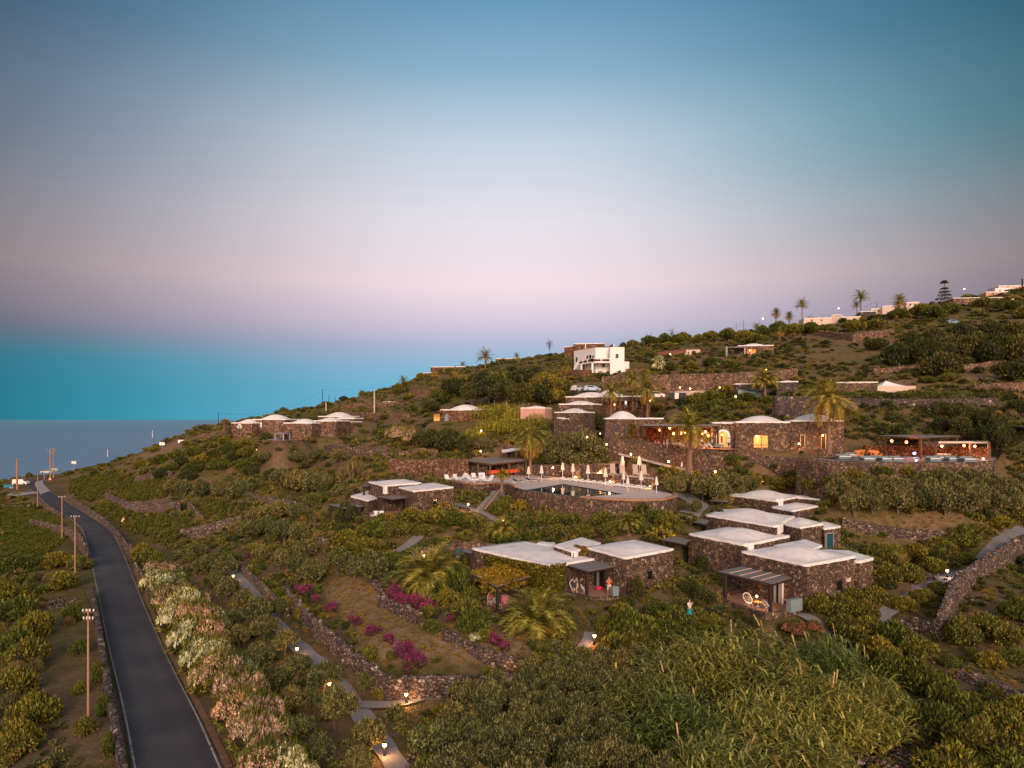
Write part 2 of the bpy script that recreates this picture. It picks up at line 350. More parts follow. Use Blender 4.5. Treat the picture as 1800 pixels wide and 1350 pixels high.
def xy(v): return np.array([v[0], v[1]], float)
def c4(l, f, r, z):                  # left, front, right roof corners (photo pixels) on height z -> four plan points; the back one closes the parallelogram
    L, Fp, R = [xy(PZ(a, b, z)) for a, b in (l, f, r)]
    return [Fp, R, R+L-Fp, L]        # ccw from above: front, right, back, left
def fb(px0, D0, px1, D1, depth):     # block seen frontally: front-left, front-right columns and distances
    a = np.array([(px0-HX)*D0/F, D0]); b = np.array([(px1-HX)*D1/F, D1]); u = (b-a)/np.linalg.norm(b-a); n = np.array([-u[1], u[0]])
    return [a, b, b+n*depth, a+n*depth]
def pz(pix, z): return [xy(PZ(a, b, z)) for a, b in pix]
def rect(x0, y0, x1, y1): return [np.array(p, float) for p in ((x0,y0),(x1,y0),(x1,y1),(x0,y1))]
PADS = [  # plan polygon, level, feather (level building plots cut into the slope)
 (c4((1280,869.5),(1367,880),(1472,873),-10.7), -14.0, 3.5), (c4((1241,905),(1364,925),(1447,917),-11.9), -15.6, 3),
 (c4((1211,938),(1311,957.5),(1388,942),-12.9), -17.0, 3), (c4((1303,969),(1418,993),(1530,979),-13.5), -17.6, 3),
 (pz([(1251,1053),(1345,1086),(1408,1077),(1380,1056),(1300,1040)],-17.7), -17.9, 1.2),
 (c4((829,963.5),(967,995.5),(1005,979.5),-14.95), -18.3, 3), (c4((1031,962),(1099,980.5),(1184,965),-13.9), -17.6, 3), (c4((974,958.5),(1008,969.5),(1056,954.5),-14.2), -17.4, 3),
 (pz([(981,1036),(1038,1053),(1092,1051),(1075,1035),(1010,1022)],-17.6), -17.8, 1.2), (pz([(820,1053),(878,1076),(925,1062),(880,1038)],-18.5), -18.7, 1.2),
 (c4((696,855),(728,863),(797,856),-10.0), -13.2, 3), (c4((648,847),(676,853.5),(740,848.5),-9.6), -12.9, 3), (c4((616.7,872),(646.7,879.5),(678,870),-11.6), -14.4, 3),
 (pz([(634,903),(650,907),(700,907),(735,903),(757,900),(728,893),(660,893)],-13.4), -13.6, 1),
 (pz([(775,842),(798,846.5),(832,851.5),(870,849.5),(905,856),(970,868),(1020,874.5),(1100,880),(1190,873),(1186,866),(1100,853),(1023,843),(960,836.5),(870,835),(780,839)],-10.2), -12.0, 1.0),
  ([np.array(p) for p in ((13.5,118),(20,117),(22.5,111.5),(30,105.3),(41,103.8),(41,124),(13.5,124))], -4.95, 1.4), (rect(33,103,52,113), -5.0, 2.2), (rect(7.5,128,18,140), -3.0, 3), (rect(8,140,30,160), -1.0, 5),
 (pz([(1410,808),(1460,812.5),(1560,814),(1650,813.5),(1745,812),(1755,803),(1700,798),(1560,797),(1480,797)],-5.8), -6.0, .7),
 (fb(406,168,501,166,8), -3.9, 5), (fb(498,162,591,162,8), -4.3, 4), (pz([(462,774),(492,776),(532,774),(548,769),(500,766)],-4.9), -5.2, 4), (fb(559,180,622,175,8), -.6, 5), (fb(762,151,850,149,9), -.55, 3), (fb(1009,200,1098,187,12), 12.8, 5), (fb(1297,201,1360,200,8), 19.2, 4), (fb(1160,215,1231,213,7), 18.4, 4),
 ([xy(P(*q)) for q in ((1186,866,93),(1150,859,98),(1100,853,104),(1060,848,109),(1023,843,114),(1000,838.5,119),(1010,818,121),(1085,816,112),(1150,833,104.5))], -9.9, .7), ([xy(P(*q)) for q in ((990,818,118.5),(1040,819,114.5),(1085,816,109.5),(1102,808,112),(1000,808,121))], -8.7, .8),
 ([xy(P(*q)) for q in ((812,808,125),(861,814,118),(932,807,122),(884,803,129))], -10.4, 1.5), (fb(1470,139,1612,136,8), 5.0, 4), (fb(1180,160,1345,146,6), 4.3, 4), (fb(1010,166,1160,156,7), 6.2, 3),
]
def pad_blend(X, Y, out):
    for poly, z, fe in PADS:
        p = np.array(poly); lo, hi = p.min(0)-fe-.5, p.max(0)+fe+.5
        k = np.where((X > lo[0]) & (X < hi[0]) & (Y > lo[1]) & (Y < hi[1]))[0]
        if not len(k): continue
        q = np.c_[X[k], Y[k]]; d = np.full(len(k), 1e9); ins = np.zeros(len(k), bool)
        for a, b in zip(p, np.roll(p, -1, 0)):
            e = b-a; tt = np.clip(((q-a)@e)/(e@e+1e-9), 0, 1); d = np.minimum(d, np.linalg.norm(q-(a+tt[:,None]*e), axis=1))
            c1 = (a[1] > q[:,1]) != (b[1] > q[:,1]); xi = a[0]+(q[:,1]-a[1])*(b[0]-a[0])/((b[1]-a[1]) if abs(b[1]-a[1]) > 1e-9 else 1e-9); ins ^= c1 & (q[:,0] < xi)
        d[ins] = 0; wg = np.clip(1-d/fe, 0, 1); wg = wg*wg*(3-2*wg); out[k] = out[k]*(1-wg)+z*wg
    return out
CC = 5.0
def phi(r2): return np.sqrt(r2+CC*CC)
SC_ = 100.0
A = phi(((G[:,None,:2]-G[None,:,:2])**2).sum(2)); n_ = len(G)
Pm = np.c_[np.ones(n_), G[:,0]/SC_, G[:,1]/SC_]
KK = np.zeros((n_+3, n_+3)); KK[:n_,:n_] = A - np.eye(n_)*.12; KK[:n_,n_:] = Pm; KK[n_:,:n_] = Pm.T
sol = np.linalg.solve(KK, np.r_[G[:,2], 0, 0, 0]); Wt, Pl = sol[:n_], sol[n_:]
def Hs(x, y):
    x = np.asarray(x, float); y = np.asarray(y, float); sh = x.shape; X = x.ravel(); Y = y.ravel(); out = np.empty(len(X))
    for i in range(0, len(X), 20000):
        a, b = X[i:i+20000], Y[i:i+20000]
        out[i:i+20000] = phi((a[:,None]-G[None,:,0])**2+(b[:,None]-G[None,:,1])**2)@Wt+Pl[0]+Pl[1]*a/SC_+Pl[2]*b/SC_
    fade = np.clip((Y-60)/80, .15, 1)
    out += fade*(.22*np.sin(X*.31+np.sin(Y*.17)*2)*np.cos(Y*.27+np.sin(X*.13)*2)+.5*np.sin(X*.071+1.3)*np.sin(Y*.083+np.sin(X*.05))*np.clip((Y-110)/90, 0, 1))
    out = pad_blend(X, Y, out)
    # the road bed is level
    dmin = np.full(len(X), 1e9)
    near = np.where((X < -8) & (Y < 420))[0]
    if len(near):
        Q = np.c_[X[near], Y[near]]; best = np.full(len(near), 1e9)
        for a, b, wa in zip(RC[:-1], RC[1:], RWd[:-1]):
            d = b-a; L = (d@d)+1e-9; tt = np.clip(((Q-a)@d)/L, 0, 1); dd = np.linalg.norm(Q-(a+tt[:,None]*d), axis=1)-wa
            best = np.minimum(best, dd)
        wgt = np.clip(1-(best-.6)/3.0, 0, 1); wgt = wgt*wgt*(3-2*wgt)
        out[near] = out[near]*(1-wgt)+(RZ-.10)*wgt
    return (out+CZ).reshape(sh)
def H(x, y): return float(Hs(np.array([x]), np.array([y]))[0])
DD = np.geomspace(14, 900, 1400)
_hc = {}
def hit(px, py, h=0.0):              # first ground point on the line of sight; h lifts the ground (to aim at the top of something)
    X = (px-HX)*DD/F; Z = CZ+(HY-py)*DD/F; gz = Hs(X, DD)+h
    k = np.where(Z < gz)[0]
    if not len(k): return None
    k = k[0]
    if k == 0: D = DD[0]
    else:
        a, b = (Z-gz)[k-1], (Z-gz)[k]; D = DD[k-1]+(DD[k]-DD[k-1])*a/(a-b)
    x = (px-HX)*D/F
    return Vector((x, D, H(x, D)))
def hit_or(px, py, D):
    p = hit(px, py)
    if p is None or p.y > 420:
        x = (px-HX)*D/F; return Vector((x, D, H(x, D)))
    return p

# terrain sheet
nT, nY = 560, 470
tt = np.linspace(-1.7, 1.7, nT); tt = tt*(.75+.25*np.abs(tt)/1.7)
yy = np.r_[np.linspace(6, 13.8, 6), np.geomspace(14, 1000, nY-6)]
X = yy[:,None]*tt[None,:]; X[:6] = tt[None,:]*14; Y = np.repeat(yy[:,None], nT, 1)
Z = Hs(X, Y)
V = np.stack([X, Y, Z], 2).reshape(-1, 3)
i, j = np.meshgrid(np.arange(nY-1), np.arange(nT-1), indexing='ij'); b0 = (i*nT+j).ravel()
Fq = np.stack([b0, b0+1, b0+nT+1, b0+nT], 1)
def inpoly(px, py, poly):
    r = np.zeros(np.shape(px), bool); n = len(poly)
    for k in range(n):
        (x0, y0), (x1, y1) = poly[k], poly[(k+1)%n]
        c = ((y0 > py) != (y1 > py)) & (px < (x1-x0)*(py-y0)/((y1-y0) if y1 != y0 else 1e-9)+x0); r ^= c
    return r
FIELDS = [([(560,1030),(600,1012),(640,1008),(690,1035),(740,1085),(800,1118),(860,1165),(900,1185),(860,1195),(700,1192),(650,1150),(600,1090)], 1.0, 55, 90),
 ([(780,1085),(850,1085),(900,1105),(960,1140),(960,1170),(880,1165),(800,1120)], .9, 52, 68), ([(1480,905),(1600,900),(1745,918),(1740,945),(1600,940),(1480,930)], .8, 70, 105),
 ([(1590,1110),(1660,1100),(1800,1110),(1800,1215),(1700,1195),(1640,1160)], .45, 40, 66), ([(225,806),(300,778),(330,772),(320,792),(260,808)], .8, 150, 260), ([(1540,672),(1800,650),(1800,662),(1540,690)], .8, 120, 200),
 ([(60,1040),(120,1035),(150,1080),(180,1230),(190,1350),(40,1350)], .28, 30, 90), ([(330,980),(420,985),(600,1180),(700,1290),(620,1350),(480,1350),(300,1020)], .38, 38, 110),
 ([(620,950),(730,925),(760,960),(680,990)], .35, 70, 110), ([(1380,560),(1560,575),(1600,640),(1440,640)], .45, 150, 300), ([(480,780),(680,790),(680,860),(500,870)], .3, 110, 200), ([(1560,930),(1700,940),(1600,1010),(1530,1000)], .4, 65, 95)]
def field_val(x, y, z):
    px, py = HX+F*x/np.maximum(y, 1), HY-F*(z-CZ)/np.maximum(y, 1); v = np.zeros(np.shape(x))
    for poly, val, d0, d1 in FIELDS: v = np.where(inpoly(px, py, poly) & (y > d0) & (y < d1), val, v)
    return v
def ground_mat():
    m, t, b = nt('hillside_ground'); v = coords(t, 'Object', 1)
    n1 = noise(t, v, .06, 5, .6); n2 = noise(t, v, .9, 6, .7); n3 = noise(t, v, 7, 5, .7)
    ca = ramp(t, [(.32,(.075,.072,.018)),(.5,(.13,.105,.032)),(.62,(.19,.125,.058)),(.75,(.24,.16,.085))], n2)
    cb = ramp(t, [(.3,(.15,.10,.05)),(.6,(.21,.135,.08)),(.8,(.28,.195,.125))], n2)
    f = ramp(t, [(.42,(0,0,0)),(.58,(1,1,1))], n1)
    c = mixc(t, ca.outputs[0], cb.outputs[0], f.outputs[0])
    d = ramp(t, [(.3,(.45,.45,.45)),(.7,(1.35,1.35,1.3))], n3)
    c = mixc(t, c, d.outputs[0], 1, 'MULTIPLY')
    at = t.nodes.new('ShaderNodeAttribute'); at.attribute_name = 'dryness'
    cd_ = ramp(t, [(.3,(.16,.105,.05)),(.5,(.27,.175,.095)),(.7,(.38,.25,.155)),(.85,(.48,.35,.24))], n2)
    dd_ = mathn(t, 'ADD', at.outputs['Fac'], mathn(t, 'MULTIPLY', mathn(t, 'SUBTRACT', n2, .5), .8), True)
    c = mixc(t, c, mixc(t, cd_.outputs[0], ramp(t, [(.3,(.7,.7,.7)),(.7,(1.25,1.2,1.2))], n3).outputs[0], 1, 'MULTIPLY'), mathn(t, 'MULTIPLY', dd_, at.outputs['Fac'], True))
    t.links.new(c, b.inputs['Base Color']); bump(t, b, n3, .8, .25); b.inputs['Specular IOR Level'].default_value = .1
    return m
M['ground'] = ground_mat()
o = np_mesh('hillside', V, Fq, M['ground'], smooth=True)
fv = field_val(V[:,0], V[:,1], V[:,2]).reshape(nY, nT)
for _ in range(2): fv[1:-1,1:-1] = (fv[1:-1,1:-1]+fv[:-2,1:-1]+fv[2:,1:-1]+fv[1:-1,:-2]+fv[1:-1,2:])/5
o.data.attributes.new('dryness', 'FLOAT', 'POINT').data.foreach_set('value', fv.ravel().astype(np.float32))
add_obj(o); tag(o, 'dry terraced hillside of brown soil and low green cover above the sea', 'hillside', kind='structure')

# sea
m, t, b = nt('sea_water'); v = coords(t, 'Object', (1, .35, 1)); n1 = noise(t, v, .02, 6, .6); n2 = noise(t, v, .3, 3)
r = ramp(t, [(.3,(.128,.235,.36)),(.7,(.165,.285,.43))], n1); sx_ = t.nodes.new('ShaderNodeSeparateXYZ'); t.links.new(coords(t, 'Object', 1), sx_.inputs[0]); haze_mix = N(t, 'ShaderNodeMapRange', _interpolation_type='SMOOTHSTEP'); haze_mix.inputs[1].default_value = 900; haze_mix.inputs[2].default_value = 22000; t.links.new(sx_.outputs[1], haze_mix.inputs[0])
t.links.new(mixc(t, r.outputs[0], (.13,.34,.46), haze_mix.outputs[0]), b.inputs['Base Color']); b.inputs['Roughness'].default_value = .55; b.inputs['Specular IOR Level'].default_value = .22  # teal towards the horizon: distance haze mixed into the water colour
bump(t, b, n2, .3, .5); M['sea'] = m
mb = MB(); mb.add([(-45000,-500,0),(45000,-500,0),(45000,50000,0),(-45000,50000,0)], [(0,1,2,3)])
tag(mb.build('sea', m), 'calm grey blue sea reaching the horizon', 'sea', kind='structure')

# road sheet and edge lines
m, t, b = nt('asphalt'); v = coords(t, 'Object', 1); n1 = noise(t, v, .25, 4); n2 = noise(t, v, 30, 3)
r = ramp(t, [(.25,(.040,.035,.041)),(.5,(.056,.050,.056)),(.75,(.078,.070,.074))], n1); r2 = ramp(t, [(.3,(.8,.8,.8)),(.7,(1.2,1.2,1.2))], n2)
c = mixc(t, r.outputs[0], r2.outputs[0], 1, 'MULTIPLY'); at = t.nodes.new('ShaderNodeAttribute'); at.attribute_name = 'across'
wobble = mathn(t, 'ADD', at.outputs['Fac'], mathn(t, 'MULTIPLY', mathn(t, 'SUBTRACT', noise(t, v, .8, 4), .5), .05))
tr_ = ramp(t, [(0,(1.9,1.6,1.3)),(.035,(1.5,1.3,1.15)),(.07,(.95,.95,.95)),(.2,(1,1,1)),(.27,(1.08,1.08,1.07)),(.34,(1,1,1)),(.5,(.95,.95,.95)),(.64,(1,1,1)),(.72,(1.08,1.08,1.07)),(.8,(1,1,1)),(.93,(.95,.95,.95)),(.965,(1.5,1.3,1.15)),(1,(1.9,1.6,1.3))], wobble)
c = mixc(t, c, tr_.outputs[0], 1, 'MULTIPLY'); ve = N(t, 'ShaderNodeTexVoronoi', Scale=.16, _feature='DISTANCE_TO_EDGE'); wv_ = t.nodes.new('ShaderNodeVectorMath'); wv_.operation = 'MULTIPLY_ADD'; nz_ = N(t, 'ShaderNodeTexNoise', Scale=.8, Detail=4); t.links.new(v, nz_.inputs['Vector']); t.links.new(nz_.outputs['Color'], wv_.inputs[0]); wv_.inputs[1].default_value = (2.5,2.5,2.5); t.links.new(v, wv_.inputs[2]); t.links.new(wv_.outputs[0], ve.inputs['Vector'])
ck = ramp(t, [(0,(.75,.75,.75)),(.006,(.88,.88,.88)),(.012,(1,1,1))], ve.outputs[0]); c = mixc(t, c, ck.outputs[0], 1, 'MULTIPLY')
vp = N(t, 'ShaderNodeTexVoronoi', Scale=.09); t.links.new(wv_.outputs[0], vp.inputs['Vector']); sp_ = t.nodes.new('ShaderNodeSeparateColor'); t.links.new(vp.outputs['Color'], sp_.inputs[0]); pt_ = ramp(t, [(0,(.93,.93,.94)),(.3,(1,1,1)),(.8,(1.0,1.0,1.0)),(1,(1.08,1.07,1.07))], sp_.outputs[0]); c = mixc(t, c, pt_.outputs[0], 1, 'MULTIPLY')
t.links.new(c, b.inputs['Base Color']); b.inputs['Roughness'].default_value = .75; M['asphalt'] = m
def strip(name, A, B, z, mat, cross=2, parent=None):
    cross = 13 if name == 'road' else cross
    V = []; n = len(A)
    for a, bb in zip(A, B):
        for k in range(cross): q = a+(bb-a)*k/(cross-1); V.append((q[0], q[1], z))
    Fq = [(i*cross+k, i*cross+k+1, (i+1)*cross+k+1, (i+1)*cross+k) for i in range(n-1) for k in range(cross-1)]
    o = np_mesh(name, V, Fq, mat)
    o.data.attributes.new('across', 'FLOAT', 'POINT').data.foreach_set('value', np.tile(np.linspace(0, 1, cross), n).astype(np.float32)); return add_obj(o, parent)
o = strip('road', RLw, RRw, CZ+RZ, M['asphalt']); tag(o, 'narrow dark asphalt road curving down towards the sea', 'road', kind='structure')
def inset(A, B, d0, d1):
    o1, o2 = [], []
    for a, b in zip(A, B):
        u = (b-a)/np.linalg.norm(b-a); o1.append(a+u*d0); o2.append(a+u*d1)
    return o1, o2
m, t, b = nt('worn_white_paint'); r = ramp(t, [(.38,(.09,.08,.085)),(.48,(.36,.33,.32)),(.7,(.5,.47,.45))], noise(t, coords(t), 2.2, 5, .75)); t.links.new(r.outputs[0], b.inputs['Base Color']); M['paint'] = m
k = len(RLw)-9
a1, a2 = inset(RLw[:k], RRw[:k], .14, .27); o = strip('road_line', a1, a2, CZ+RZ+.005, M['paint']); tag(o, 'thin white line along the left edge of the road', 'road marking', kind='structure')
a1, a2 = inset(RRw[:k], RLw[:k], .14, .26); o = strip('road_line', a1, a2, CZ+RZ+.005, M['paint']); tag(o, 'thin white line along the right edge of the road', 'road marking', kind='structure')
def flat_poly(name, pix, z, mat):
    mb = MB(); pts = [PZ(a, b, z) for a, b in pix]; mb.add(pts, [tuple(range(len(pts)))]); return mb.build(name, mat)
tag(flat_poly('pavement', [(88,863),(70,869),(69,866),(66,860),(61,853),(62,847),(70,845),(75,843),(76,850)], RZ+.02, M['concrete']), 'pale concrete apron in the bend of the road', 'pavement', kind='structure')
tag(flat_poly('pavement', [(66,867),(30,872),(10,870),(20,866),(64,864)], RZ+.02, M['concrete']), 'pale concrete strip across the mouth of the side road', 'pavement', kind='structure')
# ================================================================ buildings
def quad_walls(mb, c, zt, zb, batter=.02):
    c = [np.array(p) for p in c]; ce = sum(c)/len(c); n = len(c); seg = 6; vs = []; fs = []
    ring = []
    for k in range(n):
        a, b = c[k], c[(k+1)%n]
        for s in range(seg): ring.append(a+(b-a)*s/seg)
    m = len(ring); rows = 5
    for r in range(rows):
        z = zb+(zt-zb)*r/(rows-1); out = (zt-z)*batter
        for p in ring:
            d = (p-ce)/np.linalg.norm(p-ce); j = random.uniform(-.03, .03) if r < rows-1 else random.uniform(-.012, .012)
            vs.append((p[0]+d[0]*(out+j), p[1]+d[1]*(out+j), z))
    for r in range(rows-1):
        for k in range(m): fs.append((r*m+k, r*m+(k+1)%m, (r+1)*m+(k+1)%m, (r+1)*m+k))
    fs.append(tuple((rows-1)*m+k for k in range(m)))
    mb.add(vs, fs)
def dome_roof(mb, c, zt, dome=.5, margin=.12, lip=.16, out=.04, n=18, power=.8):
    c = [np.array(p) for p in c]; ce = sum(c)/4; c = [p+(p-ce)/np.linalg.norm(p-ce)*out for p in c]
    vs = []; fs = []
    for i in range(n+1):
        for j in range(n+1):
            u, v = i/n, j/n; p = c[0]*(1-u)*(1-v)+c[1]*u*(1-v)+c[2]*u*v+c[3]*(1-u)*v
            tu = min(1, max(0, (min(u, 1-u)-margin)/(.5-margin))); tv = min(1, max(0, (min(v, 1-v)-margin)/(.5-margin)))
            h = math.sin(tu*PI/2)*math.sin(tv*PI/2); h = h**power if h > 0 else 0
            rim = .05 if min(u, 1-u, v, 1-v) < .03 else 0
            vs.append((p[0], p[1], zt+lip+dome*h+rim+random.uniform(-.008, .008)))
    for i in range(n):
        for j in range(n): fs.append((i*(n+1)+j, (i+1)*(n+1)+j, (i+1)*(n+1)+j+1, i*(n+1)+j+1))
    edge = [i*(n+1) for i in range(n+1)]+[n*(n+1)+j for j in range(1, n+1)]+[i*(n+1)+n for i in range(n-1, -1, -1)]+[j for j in range(n-1, 0, -1)]
    b = len(vs)
    for e in edge: vs.append((vs[e][0], vs[e][1], zt-random.uniform(.0, .07)))
    m = len(edge)
    for k in range(m): fs.append((edge[k], b+k, b+(k+1)%m, edge[(k+1)%m]))
    mb.add(vs, fs)
def block(par, c, zr, zbr, dome=.5, mat='stone', roof='whiteroof', margin=.12, lip=.16, power=.8, out=.04, batter=.02):
    mb = MB(); quad_walls(mb, c, CZ+zr, CZ+zbr, batter); w = mb.build('wall', M[mat], par)
    rf = None
    if roof:
        mb = MB(); dome_roof(mb, c, CZ+zr, dome, margin, lip, out, power=power); rf = mb.build('roof', M[roof], par, smooth=True)
    return w, rf
def on_face(A, B, px):               # plan point of the face line A-B seen at column px
    A, B = np.array(A[:2], float), np.array(B[:2], float); k = (px-HX)/F
    den = (B[0]-A[0])-k*(B[1]-A[1]); t = (k*A[1]-A[0])/den
    return A+(B-A)*t
def panel(par, name, A, B, px0, px1, py0, py1, mat, out=.05, frame=None, fw=.08, arch=False, label=None):
    out += .09
    a, b = on_face(A, B, px0), on_face(A, B, px1); u = (b-a)/np.linalg.norm(b-a); n = np.array([u[1], -u[0]])
    if n[1] > 0: n = -n
    D = (a[1]+b[1])/2; z1 = CZ+(HY-py0)*D/F; z0 = CZ+(HY-py1)*D/F
    def slab(mb, p, q, za, zb_, o0, o1):
        vs = [(*(p+n*o0), za), (*(q+n*o0), za), (*(q+n*o1), za), (*(p+n*o1), za), (*(p+n*o0), zb_), (*(q+n*o0), zb_), (*(q+n*o1), zb_), (*(p+n*o1), zb_)]
        mb.add(vs, [(0,1,2,3),(7,6,5,4),(0,4,5,1),(1,5,6,2),(2,6,7,3),(3,7,4,0)])
    mb = MB()
    if arch:
        w_ = np.linalg.norm(b-a); pts = [(0, z0), (w_, z0)]+[(w_/2+w_/2*math.cos(PI*k/8), z1-w_/2+w_/2*math.sin(PI*k/8)) for k in range(9)]
        vs = [(*(a+u*s+n*out), z) for s, z in pts]+[(*(a+u*s-n*.3), z) for s, z in pts]; m_ = len(pts)
        mb.add(vs, [tuple(range(m_)), tuple(range(m_, 2*m_))[::-1]]+[(k, m_+k, m_+(k+1)%m_, (k+1)%m_) for k in range(m_)])
    else: slab(mb, a, b, z0, z1, -.3, out)
    o = mb.build(name, M[mat], par)
    if label: o['label'] = label
    if frame:
        mb = MB()
        if arch:
            w_ = np.linalg.norm(b-a); r1 = w_/2+fw
            pts = [(w_/2+w_/2*math.cos(PI*k/8), z1-w_/2+w_/2*math.sin(PI*k/8)) for k in range(9)]; pts2 = [(w_/2+r1*math.cos(PI*k/8), z1-w_/2+r1*math.sin(PI*k/8)) for k in range(9)]
            pts = [(w_, z0)]+pts+[(0, z0)]; pts2 = [(w_+fw, z0)]+pts2+[(-fw, z0)]; m_ = len(pts); o1 = out+.05
            vs = [(*(a+u*s+n*o1), z) for s, z in pts]+[(*(a+u*s+n*o1), z) for s, z in pts2]
            mb.add(vs, [(k, k+1, m_+k+1, m_+k) for k in range(m_-1)])
        else:
            o1 = out+.04
            slab(mb, a-u*fw, a, z0, z1+fw, -.1, o1); slab(mb, b, b+u*fw, z0, z1+fw, -.1, o1); slab(mb, a, b, z1, z1+fw, -.1, o1-.002)
        mb.build('frame', M[frame], o)
    return o
def slabpoly(mb, pts, th, mat=None):  # thin slab from 3-D points (top face), ccw
    n = len(pts); vs = [tuple(p) for p in pts]+[(p[0], p[1], p[2]-th) for p in pts]
    mb.add(vs, [tuple(range(n)), tuple(range(n, 2*n))[::-1]]+[(k, n+k, n+(k+1)%n, (k+1)%n) for k in range(n)])
def corrug(mb, c, n, th=.06):         # cane-mat panels side by side with thin pale joints between
    for k in range(n):
        u0, u1 = k/n+.004, (k+1)/n-.004
        p = [c[0]+(c[1]-c[0])*u0, c[0]+(c[1]-c[0])*u1, c[3]+(c[2]-c[3])*u1, c[3]+(c[2]-c[3])*u0]
        dz = random.uniform(-.012, .012); slabpoly(mb, [(q[0], q[1], q[2]+dz) for q in p], th)
def pergola(par, pix, zr, posts, floor, panels=3, mat='thatch', ps=.26, pmat='darkwood', beam=True, zs=None):
    zs = zs or [zr]*4
    c = [PZ(a, b, z) for (a, b), z in zip(pix, zs)]       # left, front, right, back
    mb = MB(); corrug(mb, [c[0], c[1], c[2], c[3]], panels); mb.build('cane_roof', M[mat], par)
    if beam:
        mb = MB()
        for k in range(4):
            a, b = c[k], c[(k+1)%4]; mb.tube([a-Vector((0,0,.17)), b-Vector((0,0,.17))], .09, 4)
        for k in range(1, 5):
            a = c[0].lerp(c[3], k/5); b = c[1].lerp(c[2], k/5); mb.tube([a-Vector((0,0,.13)), b-Vector((0,0,.13))], .05, 4)
        mb.build('beam', M[pmat], par)
    for px, u in posts:               # u = (edge index, fraction)
        k, f_ = u; a = c[k].lerp(c[(k+1)%4], f_); mb = MB(); mb.box((a.x, a.y, (a.z-.15+CZ+floor)/2), (ps, ps, a.z-.15-CZ-floor), rz=.5)
        mb.build('post', M[pmat], par)
    return c
def terrace(par, pix, zr, down, parapet=.0, mat='stone', floor='terracotta', closed=False, pw=.35, edges=None):
    pts = [PZ(a, b, zr) for a, b in pix]; mb = MB(); mb.add([(p.x, p.y, p.z) for p in pts], [tuple(range(len(pts)))]); mb.build('terrace_floor', M[floor], par)
    mb = MB(); rng = edges if edges is not None else range(len(pts))
    for k in rng:
        a, b = pts[k], pts[(k+1)%len(pts)]; u = Vector((b.x-a.x, b.y-a.y, 0)); L = u.length; u.normalize(); n = Vector((u.y, -u.x, 0)); seg = max(2, int(L/.8)); z1 = CZ+zr+parapet
        vs = []; fs = []
        for s in range(seg+1):
            q = a+(b-a)*s/seg; jj = [random.uniform(-.05, .05) for _ in range(4)]
            for off, z in ((.14+jj[0], CZ+zr-down), (.05+jj[1], CZ+zr-down*.4), (.0+jj[2]*.5, z1+jj[3]*.4), (-pw, z1+jj[3]*.4), (-pw, CZ+zr-.05)):
                vs.append((q.x+n.x*off, q.y+n.y*off, z))
        for s in range(seg):
            for r in range(4): fs.append((s*5+r, (s+1)*5+r, (s+1)*5+r+1, s*5+r+1))
        fs += [(0,1,2,3,4), tuple(seg*5+k2 for k2 in (4,3,2,1,0))]
        mb.add(vs, fs)
    mb.build('terrace_wall', M[mat], par); return pts
def ivy(par, name, A, B, px0, px1, y0a, y0b, y1a, y1b, mat, n=1500, th=.35, size=.13):
    V = []; 
    a, b = on_face(A, B, px0), on_face(A, B, px1); u = (b-a)/np.linalg.norm(b-a); nn = np.array([u[1], -u[0]])
    if nn[1] > 0: nn = -nn
    for k in range(n):
        s = random.random(); p = a+(b-a)*s+nn*random.uniform(.02, th)*random.random(); D = p[1]
        ya = y0a+(y0b-y0a)*s+random.uniform(-1.5, 1.5); yb = y1a+(y1b-y1a)*s+random.uniform(-2, 2); y = ya+(yb-ya)*random.random()
        V.append((p[0], p[1], CZ+(HY-y)*D/F))
    return leaf_quads(name, np.array(V), size, mat, par)
def leaf_quads(name, Cn, size, mat, par=None, elong=1.6, upbias=.5):
    n = len(Cn); base = np.array(parent_world(par)) if par else np.zeros(3)
    d = RNG.normal(size=(n, 3)); d[:,2] += upbias; d /= np.linalg.norm(d, axis=1)[:,None]
    e = RNG.normal(size=(n, 3)); a = np.cross(d, e); a /= np.linalg.norm(a, axis=1)[:,None]; b = np.cross(d, a)
    s = (size*RNG.uniform(.6, 1.4, n))[:,None]; Cn = Cn-base
    Vq = np.stack([Cn-a*s*elong, Cn-b*s*.6, Cn+a*s*elong, Cn+b*s*.6], 1).reshape(-1, 3)
    o = np_mesh(name, Vq, np.arange(n*4).reshape(-1, 4), mat); return add_obj(o, par)
M['ivy'] = leaf_mat('green_creeper_leaf', (.035,.040,.008), (.085,.075,.014), (.17,.13,.03))
M['ivyorange'] = leaf_mat('orange_creeper_leaf', (.085,.055,.008), (.19,.115,.016), (.27,.175,.035))

def house(name, x, y, z, label, cat='villa', group=None): return empty(name, (x, y, z), 0, label, cat, group)

# ---- villa A (right, stepped white roofs)
vA = house('stone_villa', 27, 66, CZ-17.7, 'large stone villa climbing in steps under connected white roofs, at the right')
a1 = c4((1303,969), (1418,993), (1504,978), -13.5); block(vA, a1, -13.66, -19.5, .75)
a1b = c4((1497,987), (1506,989), (1535,981), -13.9); block(vA, [a1[1]+np.array([.1,-.6]), xy(PZ(1535,981,-13.9)), xy(PZ(1490,968,-13.9)), a1[2]], -14.05, -19, .1)
a2 = c4((1211,938), (1311,957.5), (1388,942), -12.9); block(vA, a2, -13.06, -19, .7)
a3 = c4((1241,905), (1364,925), (1397,908), -11.9); block(vA, a3, -12.06, -17, .8)
a3b = [xy(PZ(1366,917,-12.0)), xy(PZ(1408,926,-12.0)), xy(PZ(1447,919.5,-12.0)), xy(PZ(1405,909,-12.0))]; a3b = [a3b[0], a3b[1], a3b[2], a3b[3]]
block(vA, [a3b[1], a3b[2], a3b[3], a3b[0]], -12.2, -17, .35)
